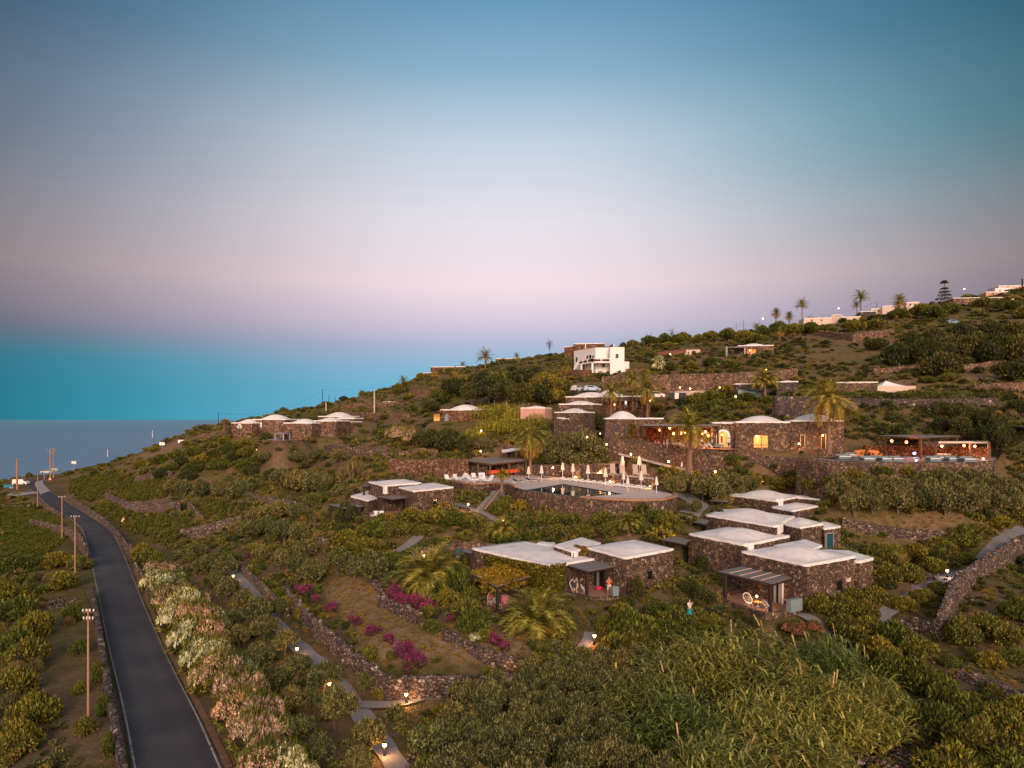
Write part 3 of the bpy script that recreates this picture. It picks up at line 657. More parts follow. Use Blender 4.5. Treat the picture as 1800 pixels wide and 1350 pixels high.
a3c = [xy(PZ(1449,929,-12.5)), xy(PZ(1477,925,-12.5)), xy(PZ(1450,917.5,-12.5)), xy(PZ(1425,921,-12.5))]; block(vA, a3c, -12.65, -17, .1)
a4 = c4((1280,869.5), (1367,880), (1410,871.5), -10.7); block(vA, a4, -10.86, -15.5, .7)
a4b = [xy(PZ(1440,877.5,-10.8)), xy(PZ(1472,873,-10.8)), xy(PZ(1420,867,-10.8)), xy(PZ(1376,872,-10.8))]; block(vA, a4b, -10.95, -16, .15)
a4c = [xy(PZ(1394,897.5,-11.4)), xy(PZ(1439,889,-11.4)), xy(PZ(1399,883.5,-11.4)), xy(PZ(1357,891,-11.4))]; block(vA, a4c, -11.55, -16, .3)
low = [xy(PZ(1395,975,-13.3)), xy(PZ(1445,958,-13.3)), xy(PZ(1415,948,-13.3)), xy(PZ(1360,958,-13.3))]
block(vA, low, -13.5, -16, .05)
for px, y0, y1, A_, B_, wd in ((1318,954,967,a2[0],a2[1],8),(1370,921,937,a3[0],a3[1],7),(1371,876,893,a4[0],a4[1],6)):
    panel(vA, 'rain_chute', A_, B_, px-wd/2, px+wd/2, y0, y1, 'white', out=.12)
panel(vA, 'door', a3c[0], a3c[3], 1447, 1448.6, 938, 963, 'teal', out=.08) if False else None
panel(vA, 'door', a3c[0], a3c[1], 1450.5, 1462, 937.5, 963, 'teal', out=.08, frame='concrete', label='teal blue door on the upper right block')
dA = panel(vA, 'door', a1[3], a1[0], 1356, 1376.5, 1022, 1061, 'darkglass', out=.06, frame='white', label='glass terrace door with pale curtain')
panel(vA, 'curtain', a1[3], a1[0], 1362, 1366, 1024, 1059, 'curtain', out=.1); panel(vA, 'curtain', a1[3], a1[0], 1370.5, 1375.5, 1024, 1060, 'curtain', out=.1)
panel(vA, 'window', a1[0], a1[1], 1468, 1478, 1020, 1036, 'darkglass', out=.06, frame='stone')
panel(vA, 'window', a1[0], a1[1], 1486, 1493, 1016, 1022, 'cream', out=.06)
panel(vA, 'drain_pipe', a1[0], a1[1], 1510.5, 1512.5, 992, 1022, 'black', out=.12)
pgA = pergola(vA, [(1263,1004),(1357,1025.5),(1404,1012),(1314,993)], -15.0, [(0,(0,.13)),(0,(0,.97)),(0,(1,.9))], -17.7, 5)
for f_ in (.22, .42, .62, .8):
    a, b = pgA[0].lerp(pgA[1], f_)+Vector((0,0,.05)), pgA[3].lerp(pgA[2], f_)+Vector((0,0,.05)); mb = MB(); mb.tube([a, b], .035, 4); mb.build('batten', M['cream'], vA)
terrace(vA, [(1251,1053),(1345,1086),(1408,1077),(1380,1056),(1300,1040)], -17.7, 2.2, .35, edges=[0,1,4])
panel(vA, 'gate', xy(PZ(1382,1082,-17.7)), xy(PZ(1408,1076,-17.7)), 1387, 1407.5, 1053, 1074, 'bluegrey', out=.1, label='low blue grey gate beside the terrace')
for pix, fl in (([(1162,947.5),(1205,956),(1213,948),(1180,942)], -16), ([(1200,913),(1240,921),(1250,913),(1215,909)], -15), ([(1248,879),(1279,882),(1285,876),(1262,876)], -13)):
    zz = {-16:-13.6, -15:-12.5, -13:-10.9}[fl]; pergola(vA, pix, zz, [(0,(0,.1)),(0,(3,.9))], fl, 3)

# ---- villa B (middle, creeper on its left wing)
vB = house('stone_villa', 8, 70, CZ-18, 'low stone villa with flat white roofs, its left pergola buried in orange creeper')
b1 = [xy(PZ(967,995.5,-14.95)), None, xy(PZ(922,951.5,-14.95)), xy(PZ(829,963.5,-14.95))]; b1[1] = b1[0]+b1[2]-b1[3]; block(vB, b1, -15.1, -20, .25, power=.6)
b3 = c4((974,958.5), (1008,969.5), (1056,954.5), -14.2); block(vB, b3, -14.35, -18, .12)
b2 = [xy(PZ(944,956,-14.9)), xy(PZ(975,961,-14.9)), xy(PZ(975,955,-14.9)), xy(PZ(950,953.5,-14.9))]; block(vB, b2, -15.0, -18, .05)
b4 = c4((1031,962), (1099,980.5), (1184,965), -13.9); block(vB, b4, -14.05, -19.5, .35, power=.6)
panel(vB, 'rain_chute', b3[0], b3[1], 1008.5, 1013, 969, 979, 'white', out=.15)
ivy(vB, 'creeper', b1[3], b1[0], 858, 967, 975, 995, 990, 1030, M['ivy'], 5200, .5, .1)
ivy(vB, 'creeper', b1[0], b1[1], 966, 992, 994, 990, 1045, 1035, M['ivy'], 1800, .5, .1)
ivy(vB, 'creeper', b1[3], b1[0], 925, 967, 1008, 1010, 1042, 1048, M['ivy'], 2600, .6, .1)
ivy(vB, 'creeper', b4[3], b4[0], 1011, 1033, 958, 962, 976, 975, M['ivyorange'], 900, .4, .09)
panel(vB, 'door', b1[3], b1[0], 905, 916, 1022, 1049, 'darkglass', out=.06, frame='darkwood'); panel(vB, 'curtain', b1[3], b1[0], 907, 909.5, 1024, 1048, 'curtain', out=.1)
b4L, b4F = b4[3], b4[0]
panel(vB, 'door', b4L, b4F, 1049, 1064, 1003, 1037, 'darkglass', out=.06, frame='darkwood'); panel(vB, 'curtain', b4L, b4F, 1051, 1055, 1004, 1037, 'curtain', out=.1)
panel(vB, 'window', b4[0], b4[1], 1136, 1145, 1003, 1017, 'darkglass', out=.05, frame='stone')
panel(vB, 'gate', xy(PZ(1075,1051,-17.6)), xy(PZ(1092,1049,-17.6)), 1076, 1086, 1031, 1047, 'bluegrey', out=.1, label='small blue grey gate beside the terrace')
pergola(vB, [(975.5,985.5),(1033,1003.5),(1081,995),(1033,978.5)], -15.05, [(0,(0,.13)),(0,(0,.98)),(0,(2,.05))], -17.6, 4)
terrace(vB, [(981,1036),(1038,1053),(1092,1051),(1075,1035),(1010,1022)], -17.6, 2.8, .12, edges=[0,1,4])
cB = pergola(vB, [(828,1007),(873,1031),(931,1013),(875,995)], -15.95, [(0,(0,.12)),(0,(1,.03))], -18.5, 2)
terrace(vB, [(820,1053),(878,1076),(925,1062),(880,1038)], -18.5, 1.4, .12, edges=[0,1,3])
n = 7000; uu, vv = RNG.random(n), RNG.random(n); P4 = [np.array(q) for q in cB]
Cn = P4[0]*((1-uu)*(1-vv))[:,None]+P4[1]*(uu*(1-vv))[:,None]+P4[2]*(uu*vv)[:,None]+P4[3]*((1-uu)*vv)[:,None]
e_ = (np.minimum(np.minimum(uu, 1-uu), np.minimum(vv, 1-vv)) < .06); Cn[:,2] += RNG.normal(.12, .12, n)-e_*RNG.random(n)*.7+.15*np.sin(Cn[:,0]*2.3)*np.sin(Cn[:,1]*1.9)
leaf_quads('creeper', Cn, .1, M['ivyorange'], vB)
for k, (px, y0, y1) in enumerate(((850,1030,1050),(868,1032,1056),(902,1020,1040))):
    D = 66.5; Cn = np.stack([((px-HX)*D/F)+RNG.normal(0,.18,260), D+RNG.normal(0,.2,260), CZ+(HY-RNG.uniform(y0-12,y1-8,260))*D/F], 1); leaf_quads('hanging_creeper', Cn, .09, M['ivyorange'], vB)
vb0 = empty('annex_pergola', PZ(822,985,-16.5), 0, 'dark pergola and teal screen at the left end of the creeper villa', 'pergola')
pergola(vb0, [(812,968),(828,972),(832,966),(818,964)], -15.4, [(0,(0,.05)),(0,(0,.95))], -17.8, 1)
panel(vb0, 'screen', xy(PZ(800,975,-16)), xy(PZ(816,975,-16)), 801, 813, 965, 990, 'teal', out=.08)

# ---- villa C (left of the pool)
vC = house('stone_villa', -14, 97, CZ-13.3, 'small stone villa of three flat white roofs left of the pool terrace')
c2 = c4((696,855), (728,863), (797,856), -10.0); block(vC, c2, -10.15, -14.5, .12)
c1 = c4((648,847), (676,853.5), (740,848.5), -9.6); block(vC, c1, -9.75, -14.5, .35)
c3 = c4((616.7,872), (646.7,879.5), (678,870), -11.6); block(vC, c3, -11.75, -15.5, .1)
panel(vC, 'rain_chute', c1[0], c1[1], 675, 679.5, 853, 868, 'white', out=.15); panel(vC, 'rain_chute', c2[3], c2[0], 696, 700, 855, 868, 'white', out=.15)
panel(vC, 'window', c2[0], c2[1], 759, 767, 877, 889, 'darkglass', out=.05, frame='darkstone')
panel(vC, 'door', c2[3], c2[0], 710, 716, 877, 899, 'darkglass', out=.05, frame='darkwood')
pergola(vC, [(663,872.5),(690,877),(728,872.5),(702,869)], -11.1, [(0,(0,.1)),(0,(1,.6))], -13.3, 3)
pergola(vC, [(576.7,886.7),(604.5,893),(639,889),(618,884)], -12.4, [(0,(0,.15)),(0,(1,.8)),(0,(3,.6))], -14.6, 3)
pergola(vC, [(637,853.5),(646,855),(650,853),(641,852)], -10.1, [(0,(0,.3))], -13.5, 1)
terrace(vC, [(634,903),(650,907),(700,907),(735,903),(757,900),(728,893),(660,893)], -13.4, 2.4, .25, edges=[0,1,2,3])
cab = empty('utility_cabinet', tuple(P(697,930,91)), 0, 'grey blue metal cabinet standing against the curved stone wall below the left villa', 'cabinet')
mb = MB(); q = P(697,924,90.3); mb.box((q.x, q.y, q.z), (.98,.3,.9)); mb.build('body', M['bluegrey'], cab); mb = MB(); mb.box((q.x, q.y-.17, q.z), (.02,.02,.8)); mb.box((q.x+.1, q.y-.17, q.z), (.03,.03,.12)); mb.build('handle', M['black'], cab)

# ---- pool terrace
zD = -10.2
pool = house('pool_terrace', 8, 104, CZ+zD, 'pale paved pool terrace held up by a curved wall of mixed stones', 'terrace')
outer_px = [(775,842),(798,846.5),(815,850),(832,851.5),(852,851),(870,849.5),(890,851),(905,856),(920,861),(970,868),(1020,874.5),(1060,878),(1100,880),(1140,880.5),(1170,878.5),(1190,873),(1186,866),(1150,859),(1100,853),(1060,848),(1023,843),(1000,838.5),(960,836.5),(930,836),(870,835),(820,837),(780,839)]
outer = [PZ(a, b, zD) for a, b in outer_px]
pw = [PZ(925,861,zD), PZ(1021,873.5,zD), PZ(1098,868.5,zD), PZ(990,850.5,zD)]
from mathutils.geometry import tessellate_polygon
tris = tessellate_polygon([outer, pw[::-1]]); allp = outer+pw[::-1]
mb = MB(); fs = []
for tr in tris:
    a, b, c_ = [allp[k] for k in tr]; fs.append(tr if (b-a).cross(c_-a).z > 0 else tr[::-1])
mb.add([tuple(p) for p in allp], fs); mb.build('paving', M['deck'], pool)
mb = MB()
def retaining(mb, pts, z1, z0, w_=.35, lipz=.0, jit=.05):
    for a, b in zip(pts, pts[1:]):
        u = Vector((b.x-a.x, b.y-a.y, 0)); L = u.length; u.normalize(); n = Vector((u.y, -u.x, 0)); seg = max(1, int(L/.9)); vs = []; fs = []
        for s in range(seg+1):
            q = a.lerp(b, s/seg); jj = [random.uniform(-jit, jit) for _ in range(3)]
            for off, z in ((.25+jj[0], z0), (.12+jj[1], (z0+z1)/2), (.02, z1+lipz), (-w_, z1+lipz), (-w_, z1-.1)): vs.append((q.x+n.x*off, q.y+n.y*off, z))
        for s in range(seg):
            for r in range(4): fs.append((s*5+r, (s+1)*5+r, (s+1)*5+r+1, s*5+r+1))
        mb.add(vs, fs)
front = outer[:17]
retaining(mb, front, CZ+zD-.02, CZ+zD-4.6, lipz=.0); mb.build('retaining_wall', M['stone'], pool)
for seg in (outer[:8], outer[10:17]):
    mb = MB()
    for a, b in zip(seg, seg[1:]):
        u = Vector((b.x-a.x, b.y-a.y, 0)).normalized(); n = Vector((u.y, -u.x, 0)); p = [a+n*.1, b+n*.1, b-n*.35, a-n*.35]
        slabpoly(mb, [(k.x, k.y, CZ+zD+.22) for k in p], .25)
    mb.build('coping', M['terracotta'], pool)
mb = MB(); zb_ = CZ+zD-1.4; mb.add([tuple(p) for p in pw]+[(p.x, p.y, zb_) for p in pw], [(0,1,5,4),(1,2,6,5),(2,3,7,6),(3,0,4,7),(7,6,5,4)]); mb.build('pool_basin', M['teal'], pool)
m, t, b = nt('pool_water'); b.inputs['Base Color'].default_value = (.008,.05,.065,1); b.inputs['Roughness'].default_value = .04; b.inputs['Specular IOR Level'].default_value = .6; bump(t, b, noise(t, coords(t), 1.2, 2), .06, .05); M['pool'] = m
mb = MB(); mb.add([(p.x, p.y, CZ+zD-.09) for p in pw], [(0,1,2,3)]); wp = mb.build('swimming_pool', M['pool']); tag(wp, 'dark still water of the hotel swimming pool reflecting the lamps', 'pool', kind='structure')
mb = MB(); a, b_ = outer[8], outer[10]; slabpoly(mb, [a+Vector((0,.1,.02)), b_+Vector((0,.1,.02)), b_+Vector((.15,.5,.02)), a+Vector((.15,.5,.02))], .3); mb.build('overflow_edge', M['black'], pool)
# upper levels behind the lounger row
lv2 = [PZ(a, b, zD) for a, b in ((1186,866),(1150,859),(1100,853),(1060,848),(1023,843),(1000,838.5))]
z2 = -8.9
up = house('upper_pool_terrace', lv2[2].x, lv2[2].y, CZ+zD, 'raised stone terrace behind the row of poolside sun loungers', 'terrace')
back2 = [P(992,818,118.5), P(1040,819,114.5), P(1085,816,109.5), P(1150,833,103)]
mb = MB(); top = [Vector((p.x, p.y, CZ+z2)) for p in lv2[1:]]+[Vector((q.x, q.y, CZ+z2)) for q in back2]
mb.add([tuple(p) for p in top], [tuple(range(len(top)))]); mb.build('paving', M['deck'], up)
mb = MB(); retaining(mb, lv2[1:][::-1], CZ+z2, CZ+zD-.6); mb.build('retaining_wall', M['stone'], up)
z3 = -7.75; p3 = [P(992,818,118), P(1040,819,114), P(1085,816,109), P(1104,810,112), P(1050,812,120), P(1000,811,122)]
mb = MB(); mb.add([tuple(p) for p in p3], [tuple(range(6))]); mb.build('paving', M['terracotta'], up); mb = MB(); [retaining(mb, [a, b], (a.z+b.z)/2, CZ+z2-.8) for a, b in zip(p3[:3], p3[1:4])]; mb.build('retaining_wall', M['stone'], up)
bk = empty('wooden_bench', tuple(P(1023,818,118)), 0, 'long orange wooden counter on the ledge above the pool', 'counter')
mb = MB(); q = P(1023,817,117.3); mb.box((q.x, q.y, q.z), (2.8,.5,.5)); mb.build('body', M['orangewood'], bk); mb = MB(); mb.box((q.x, q.y, q.z+.29), (3.0,.6,.06)); mb.build('top', M['brownwood'], bk)

# ---- pool bar
bar = house('bar_pavilion', -3.5, 124, CZ+zD, 'open wooden pool bar with flat cane roof and glowing red counter', 'pavilion')
bc = [P(816,807.8,124.5), P(861.5,814,118.5), P(928,807,122), P(882,803,127.5)]
mb = MB(); slabpoly(mb, [Vector((q.x, q.y, CZ+zD+.02)) for q in bc], .5); mb.build('floor', M['deck'], bar)
mb = MB(); corrug(mb, bc, 5, .12); mb.build('cane_roof', M['thatch'], bar)
mb = MB()
for k in range(4): mb.tube([bc[k]-Vector((0,0,.28)), bc[(k+1)%4]-Vector((0,0,.28))], .17, 4)
mb.build('beam', M['brownwood'], bar)
for k, f_ in ((0,.1),(0,.55),(1,0.0),(1,.5),(1,.95)):
    a = bc[k].lerp(bc[(k+1)%4], f_); mb = MB(); mb.box((a.x, a.y+.2, (a.z-.3+CZ+zD)/2), (.3,.3,a.z-.3-CZ-zD)); mb.build('post', M['brownwood'], bar)
mb = MB()
for A_, B_ in ((bc[0].lerp(bc[1],.1), bc[0].lerp(bc[1],.9)), (bc[3].lerp(bc[0],.6)-Vector((0,1.6,0)), bc[2]-Vector((.6,.9,0)))):
    mb = MB(); mb.prism([(A_.x, A_.y+1.4), (B_.x, B_.y+1.4), (B_.x, B_.y+1.8), (A_.x, A_.y+1.8)], CZ+zD-.5, CZ-8.1); mb.build('back_wall', M['stone'], bar)
A_, B_ = bc[1].lerp(bc[2], .05), bc[1].lerp(bc[2], .78); nv_ = Vector((-(B_.y-A_.y), B_.x-A_.x, 0)).normalized()*.9
mb = MB(); mb.prism([((A_+nv_).x, (A_+nv_).y), ((B_+nv_).x, (B_+nv_).y), ((B_+nv_*1.6).x, (B_+nv_*1.6).y), ((A_+nv_*1.6).x, (A_+nv_*1.6).y)], CZ+zD+.55, CZ+zD+1.1)
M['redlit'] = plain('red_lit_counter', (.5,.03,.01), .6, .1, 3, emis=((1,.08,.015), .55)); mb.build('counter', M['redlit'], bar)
mb = MB()
for k in range(7):
    q = A_.lerp(B_, .1+k*.13)+nv_*3; mb = MB(); mb.lathe((q.x, q.y, CZ+zD+1.3), [(.12,0),(.12,.4),(.05,.5),(.05,.6+.1*(k%3))], 8); mb.build('bottle', M['darkwood'], bar)

# ---- restaurant
rs = house('restaurant', 22, 108, CZ-4.7, 'long stone restaurant with domed white roofs, arched doorway and lantern lit hall', 'restaurant')
r2a = fb(1293, 107.5, 1390, 105.5, 8); r2b = fb(1390, 105.4, 1483, 103.3, 8)
block(rs, r2a, -.62, -7, .95, margin=.1); block(rs, r2b, -.40, -8, 1.0, margin=.1)
r1 = fb(1252, 109, 1293, 108.2, 6); block(rs, r1, -.75, -6.5, .1)
r0 = fb(1064, 118, 1130, 117.5, 7); block(rs, r0, -.05, -5, 1.25, margin=.12); r0b = fb(1130, 119.5, 1167, 119.5, 6); block(rs, r0b, -.05, -5, .1)
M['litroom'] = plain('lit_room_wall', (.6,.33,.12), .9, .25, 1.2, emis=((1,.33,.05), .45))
panel(rs, 'window', r2a[0], r2a[1], 1325, 1349.5, 765.5, 786.5, 'litroom', out=.03, frame='brownwood', label='wide lit opening glowing orange')
panel(rs, 'window_post', r2a[0], r2a[1], 1337.5, 1338.8, 766, 786, 'brownwood', out=.06); panel(rs, 'railing', r2a[0], r2a[1], 1326, 1349, 781.5, 782.6, 'brownwood', out=.06); panel(rs, 'lintel', r2a[0], r2a[1], 1322, 1352, 762.5, 765, 'brownwood', out=.12)
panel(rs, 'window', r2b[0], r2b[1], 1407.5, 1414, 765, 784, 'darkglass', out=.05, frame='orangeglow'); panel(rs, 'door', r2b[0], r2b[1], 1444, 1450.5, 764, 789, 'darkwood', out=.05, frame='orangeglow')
panel(rs, 'archway', r1[0], r1[1], 1262, 1280, 758, 786, 'litroom', out=.03, frame='white', arch=True, fw=.3, label='arched doorway with broad white surround, lit inside'); panel(rs, 'door', r1[0], r1[1], 1267, 1270.5, 765, 778, 'brownwood', out=.08)
for x0, x1 in ((1075.5,1079.5),(1087,1091),(1099,1103)): panel(rs, 'window', r0[0], r0[1], x0, x1, 748, 763, 'darkglass', out=.05, frame='darkstone')
panel(rs, 'door', fb(1130,117.4,1150,117.4,1)[0], fb(1130,117.4,1150,117.4,1)[1], 1130, 1136.5, 747, 767, 'brownwood', out=.05)
ivy(rs, 'creeper', r0[0], r0[1], 1106, 1117, 744, 744, 768, 768, M['ivy'], 500, .4, .15)
dz = [P(1130,745.5,113), P(1262,746.5,108.5), P(1262,744,116), P(1130,744,120)]; z_ = CZ-.95
mb = MB(); slabpoly(mb, [Vector((p.x, p.y, z_)) for p in dz], .22); mb.build('hall_roof', M['thatch'], rs)
mb = MB()
for a, b in zip(dz[:1], dz[1:2]): mb.tube([Vector((a.x, a.y, z_-.35)), Vector((b.x, b.y, z_-.35))], .14, 4)
mb.build('beam', M['darkwood'], rs)
for k in range(5):
    a = dz[0].lerp(dz[1], k/4); mb = MB(); mb.box((a.x, a.y+.1, (z_-.3+CZ-4.75)/2), (.28,.28,z_-.3-CZ+4.75)); mb.build('post', M['darkwood'], rs)
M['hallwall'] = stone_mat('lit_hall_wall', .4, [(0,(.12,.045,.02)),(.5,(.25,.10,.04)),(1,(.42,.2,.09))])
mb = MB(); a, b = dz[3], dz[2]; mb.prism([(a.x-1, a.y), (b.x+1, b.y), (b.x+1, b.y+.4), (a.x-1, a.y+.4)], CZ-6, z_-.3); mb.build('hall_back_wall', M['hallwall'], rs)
fl = [P(1118,772,116), P(1140,781,110), P(1262,791.5,103), P(1300,794,102), P(1300,788,106.5), P(1255,785,109.2), P(1255,780,116), P(1130,773,121)]
mb = MB(); mb.add([(p.x, p.y, CZ-4.7) for p in fl], [tuple(range(len(fl)))]); mb.build('dining_floor', M['terracotta'], rs)

# entrance tower and colonnade behind
tw = house('entrance_house', 10, 131, CZ-2.8, 'stepped stone reception house with low white domes and white script on its wall', 'house')
t1 = c4((974,723.7), (1025,725.2), (1046,723.2), 1.25)
t1 = [np.array([(1025-HX)*129/F, 129]), np.array([(1046-HX)*136/F, 136]), None, np.array([(974-HX)*134/F, 134])]; t1[2] = t1[1]+t1[3]-t1[0]
block(tw, t1, 1.15, -4.5, .75); 
t2 = fb(982, 144, 1045, 141, 6); block(tw, t2, 2.95, -1, .7); t3 = fb(994, 153, 1082, 151, 7); block(tw, t3, 4.8, 0, 1.1)
t3b = fb(1082, 153, 1128, 151, 6); block(tw, t3b, 4.9, 0, .1); t3c = fb(1045, 156, 1095, 155, 7); block(tw, t3c, 5.3, 0, 1.25)
mb = MB()
sx = [980,982,983,984.5,985,986.5,987,989,990,991,992,993,994,996,998,999]
for k, px in enumerate(sx):
    a = on_face(t1[3], t1[0], px); D = a[1]-.12; hh = [.35,.2,.5,.25,.2,.75,.3,.2,.85,.3,.22,.6,.25,.2,.3,.2][k]; zc = P(px, 735.5+(k-8)*.12, D).z
    mb.box((a[0]*(D/a[1]), D, zc), (.13 if k%3 else .26, .05, hh*.55), tilt=0); 
a, b = on_face(t1[3], t1[0], 980), on_face(t1[3], t1[0], 999); mb.tube([(a[0], a[1]-.13, P(980,734.8,a[1]).z), ((a[0]+b[0])/2, (a[1]+b[1])/2-.13, P(990,735.8,a[1]).z), (b[0], b[1]-.13, P(999,736,b[1]).z)], .06, 4)
mb.build('lettering', M['white'], tw)
# colonnade
co = [P(1063,701,150), P(1142,701,147)]
mb = MB(); slabpoly(mb, [Vector((co[0].x, 149, CZ+4.15)), Vector((co[1].x, 147, CZ+4.15)), Vector((co[1].x, 151, CZ+4.15)), Vector((co[0].x, 153, CZ+4.15))], .25); mb.build('colonnade_roof', M['stone'], tw)
for px in (1065,1090,1115,1128,1141): 
    q = P(px, 710, 148.5); mb = MB(); mb.box((q.x, q.y, CZ+2.8), (.45,.45,2.5)); mb.build('column', M['stone'], tw)
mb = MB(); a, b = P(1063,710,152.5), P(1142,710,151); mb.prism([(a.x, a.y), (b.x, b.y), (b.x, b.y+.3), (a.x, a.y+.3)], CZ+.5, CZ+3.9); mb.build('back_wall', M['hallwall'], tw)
for px in (1069,1082,1100,1120): panel(tw, 'doorway', (a.x, a.y), (b.x, b.y), px-3, px+3, 704, 717, 'darkglass', out=.05)
gl_ = tw
# ---- other houses
def dammuso(name, label, specs, D0, mat='farstone', cat='house', base=None):
    x = (specs[0][0]-HX)*D0/F; h_ = house(name, x, D0, CZ+(HY-specs[0][4])*D0/F, label, cat)
    for px0, px1, ytop, dome, ybot, D, depth in specs:
        c = fb(px0, D+.8, px1, D-.8, depth); zt = (HY-ytop)*D/F-.16; zb = (HY-ybot)*D/F-1.5
        block(h_, c, zt, zb, dome, mat, margin=.14)
    return h_
hd = dammuso('domed_house', 'brown stone house with white domed roofs, far left on the hillside edge above the sea', [(406.7,443,743,.9,763,166,6),(443,501,736.8,1.2,760,168,7)], 166)
A_, B_ = fb(406.7,166.8,443,165.2,6)[:2]; panel(hd, 'window', A_, B_, 420, 424, 747, 753, 'curtain', arch=True, frame='white', fw=.25); panel(hd, 'door', fb(395,165,408,165,3)[0], fb(395,165,408,165,3)[1], 399, 404, 753, 763, 'darkwood')
A_, B_ = fb(443,168.8,501,167.2,7)[:2]; panel(hd, 'window', A_, B_, 454, 458, 745.5, 751, 'darkglass', frame='white', fw=.4)
hd2 = dammuso('domed_house', 'brown stone house with four white domes and a terrace, on the hillside edge', [(497.7,547.6,743,.95,766,161,7),(548,591,739.3,.8,765,164,7),(579,622,735,.6,745,175,6),(559,614,731.5,1.1,742,182,7),(591,617,741,.05,750,172,5)], 161)
A_, B_ = fb(497.7,161.8,547.6,160.2,7)[:2]
for x0, x1, y0, y1 in ((510,513,754,766),(527,532,754,760),(537,540,753,765)): panel(hd2, 'window', A_, B_, x0, x1, y0, y1, 'darkglass')
terrace(hd2, [(462,774),(492,776),(532,774),(548,769),(500,766)], -4.9, 2.6, .15, mat='farstone', floor='concrete', edges=[0,1,2])
pergola(hd2, [(482,761),(498,762),(510,761),(495,760)], -3.3, [(0,(0,.1)),(0,(1,0)),(0,(1,.9))], -4.9, 1, pmat='concrete', mat='concrete')
hg = dammuso('domed_house', 'reddish stone house with twin white domes beside the tall yellow grass, its left porch lit orange', [(774,849,719.8,1.15,741,150,8)], 150, 'redstone')
A_, B_ = fb(774,150.8,849,149.2,8)[:2]; panel(hg, 'door', A_, B_, 782, 788.5, 729, 740, 'bluegrey', arch=True); panel(hg, 'window', A_, B_, 822, 827.5, 728, 733.5, 'darkwood')
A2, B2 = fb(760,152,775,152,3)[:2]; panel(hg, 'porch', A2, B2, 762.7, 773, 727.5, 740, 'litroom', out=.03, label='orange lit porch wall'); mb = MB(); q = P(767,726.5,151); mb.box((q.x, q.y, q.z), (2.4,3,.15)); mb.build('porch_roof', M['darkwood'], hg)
h5 = dammuso('low_house', 'small pinkish house with shallow white roof behind the yellow grass', [(915,958,716.5,.45,724,142,6)], 142, 'pinkwall')
h6 = dammuso('low_house', 'tiny white hut with a darker stone wall on the left slope', [(786.7,794,669.5,.05,679,232,4),(794,815,669,.15,680,234,5)], 232, 'redstone')
h7 = dammuso('low_house', 'low house with two small white domes on the left slope below the lone palm', [(729,741,684.5,.02,690,230,4),(746,768,682,.9,691,231,5),(768,786,682,.7,691,231,5)], 230, 'redstone')
h8 = dammuso('ridge_house', 'dark brown flat stone house on the skyline, leftmost of the ridge', [(757,818,644.5,.02,658,252,8),(744,757,655,.02,661,251,5)], 252, 'redstone')
h9 = dammuso('ridge_house', 'brown stone ridge house just right of the tall skyline palm', [(871,908,630,.02,642,262,7)], 262, 'redstone')
h10 = dammuso('ridge_house', 'wide brown stone house directly behind the white house', [(992,1008,609,.02,622,222,8),(1008,1062,603.5,.02,622,219,9)], 219, 'redstone')
h11 = dammuso('low_house', 'white roof slab showing above the trees left of the white house', [(853,871,663,.1,668,215,5)], 215, 'redstone'); h12 = dammuso('low_house', 'short white roof slab above the treetops nearest the white house', [(942,958,648,.1,652,214,4)], 214, 'redstone')
# stone hut left
h13 = dammuso('field_hut', 'small ruined stone hut with a dark doorway in the left terraces', [(673,688,706,.02,722,205,4)], 205, 'farstone'); A_, B_ = fb(673,205.8,688,204.2,4)[:2]; panel(h13, 'doorway', A_, B_, 679.5, 683.5, 711, 720, 'darkglass')
# white two-storey house
wh = house('white_house', 24, 190, CZ+13, 'white two storey house with balcony and outside stair high on the slope', 'house')
cw = [np.array([(1047-HX)*190/F,190]), np.array([(1073-HX)*190/F,190]), np.array([(1078-HX)*200/F,200]), np.array([(1009-HX)*200/F,200])]
def wblock(par, c, zt, zb, mat='white'):
    mb = MB(); mb.prism([tuple(p) for p in c], CZ+zb, CZ+zt); mb.build('wall', M[mat], par)
    mb = MB(); n = len(c)
    for k in range(n):
        a, b = np.array(c[k]), np.array(c[(k+1)%n]); u = (b-a)/np.linalg.norm(b-a); nn = np.array([u[1], -u[0]]); p = [a+nn*.03, b+nn*.03, b-nn*.25, a-nn*.25]; mb.prism([tuple(q) for q in p], CZ+zt+.003+k*.002, CZ+zt+.3+k*.002)
    mb.build('parapet', M[mat], par)
wblock(wh, cw, 19.5, 11.5); ct = fb(1072.5, 187, 1097.5, 187, 8); wblock(wh, ct, 19.3, 11.5)
cs = fb(1097.5, 190, 1106, 190, 4); wblock(wh, cs, 15.6, 12)
panel(wh, 'window', ct[0], ct[1], 1082, 1087, 622, 629.5, 'darkglass', out=.05, frame='white'); panel(wh, 'window', cw[0], cw[1], 1058, 1063, 639, 645, 'teal', out=.05, label='small green shuttered window'); panel(wh, 'window', cw[0], cw[1], 1069, 1071, 623, 630, 'darkglass')
for x0, x1, y0, y1 in ((1013,1015,628,636),(1032,1034,625,633),(1036.5,1039.5,624,634),(1042,1044,625,632)): panel(wh, 'window', cw[3], cw[0], x0, x1, y0, y1, 'darkglass')
panel(wh, 'door', cw[3], cw[0], 1024, 1028, 640, 649, 'curtain')
mb = MB(); bp = [P(1018,636,194.5), P(1041.5,637,186.5), P(1072.5,636.5,186.5), P(1072.5,636,190), P(1047,636,190), P(1018,636,198)]
slabpoly(mb, [Vector((p.x, p.y, CZ+15.55)) for p in bp], .3); mb.build('balcony', M['white'], wh)
mb = MB()
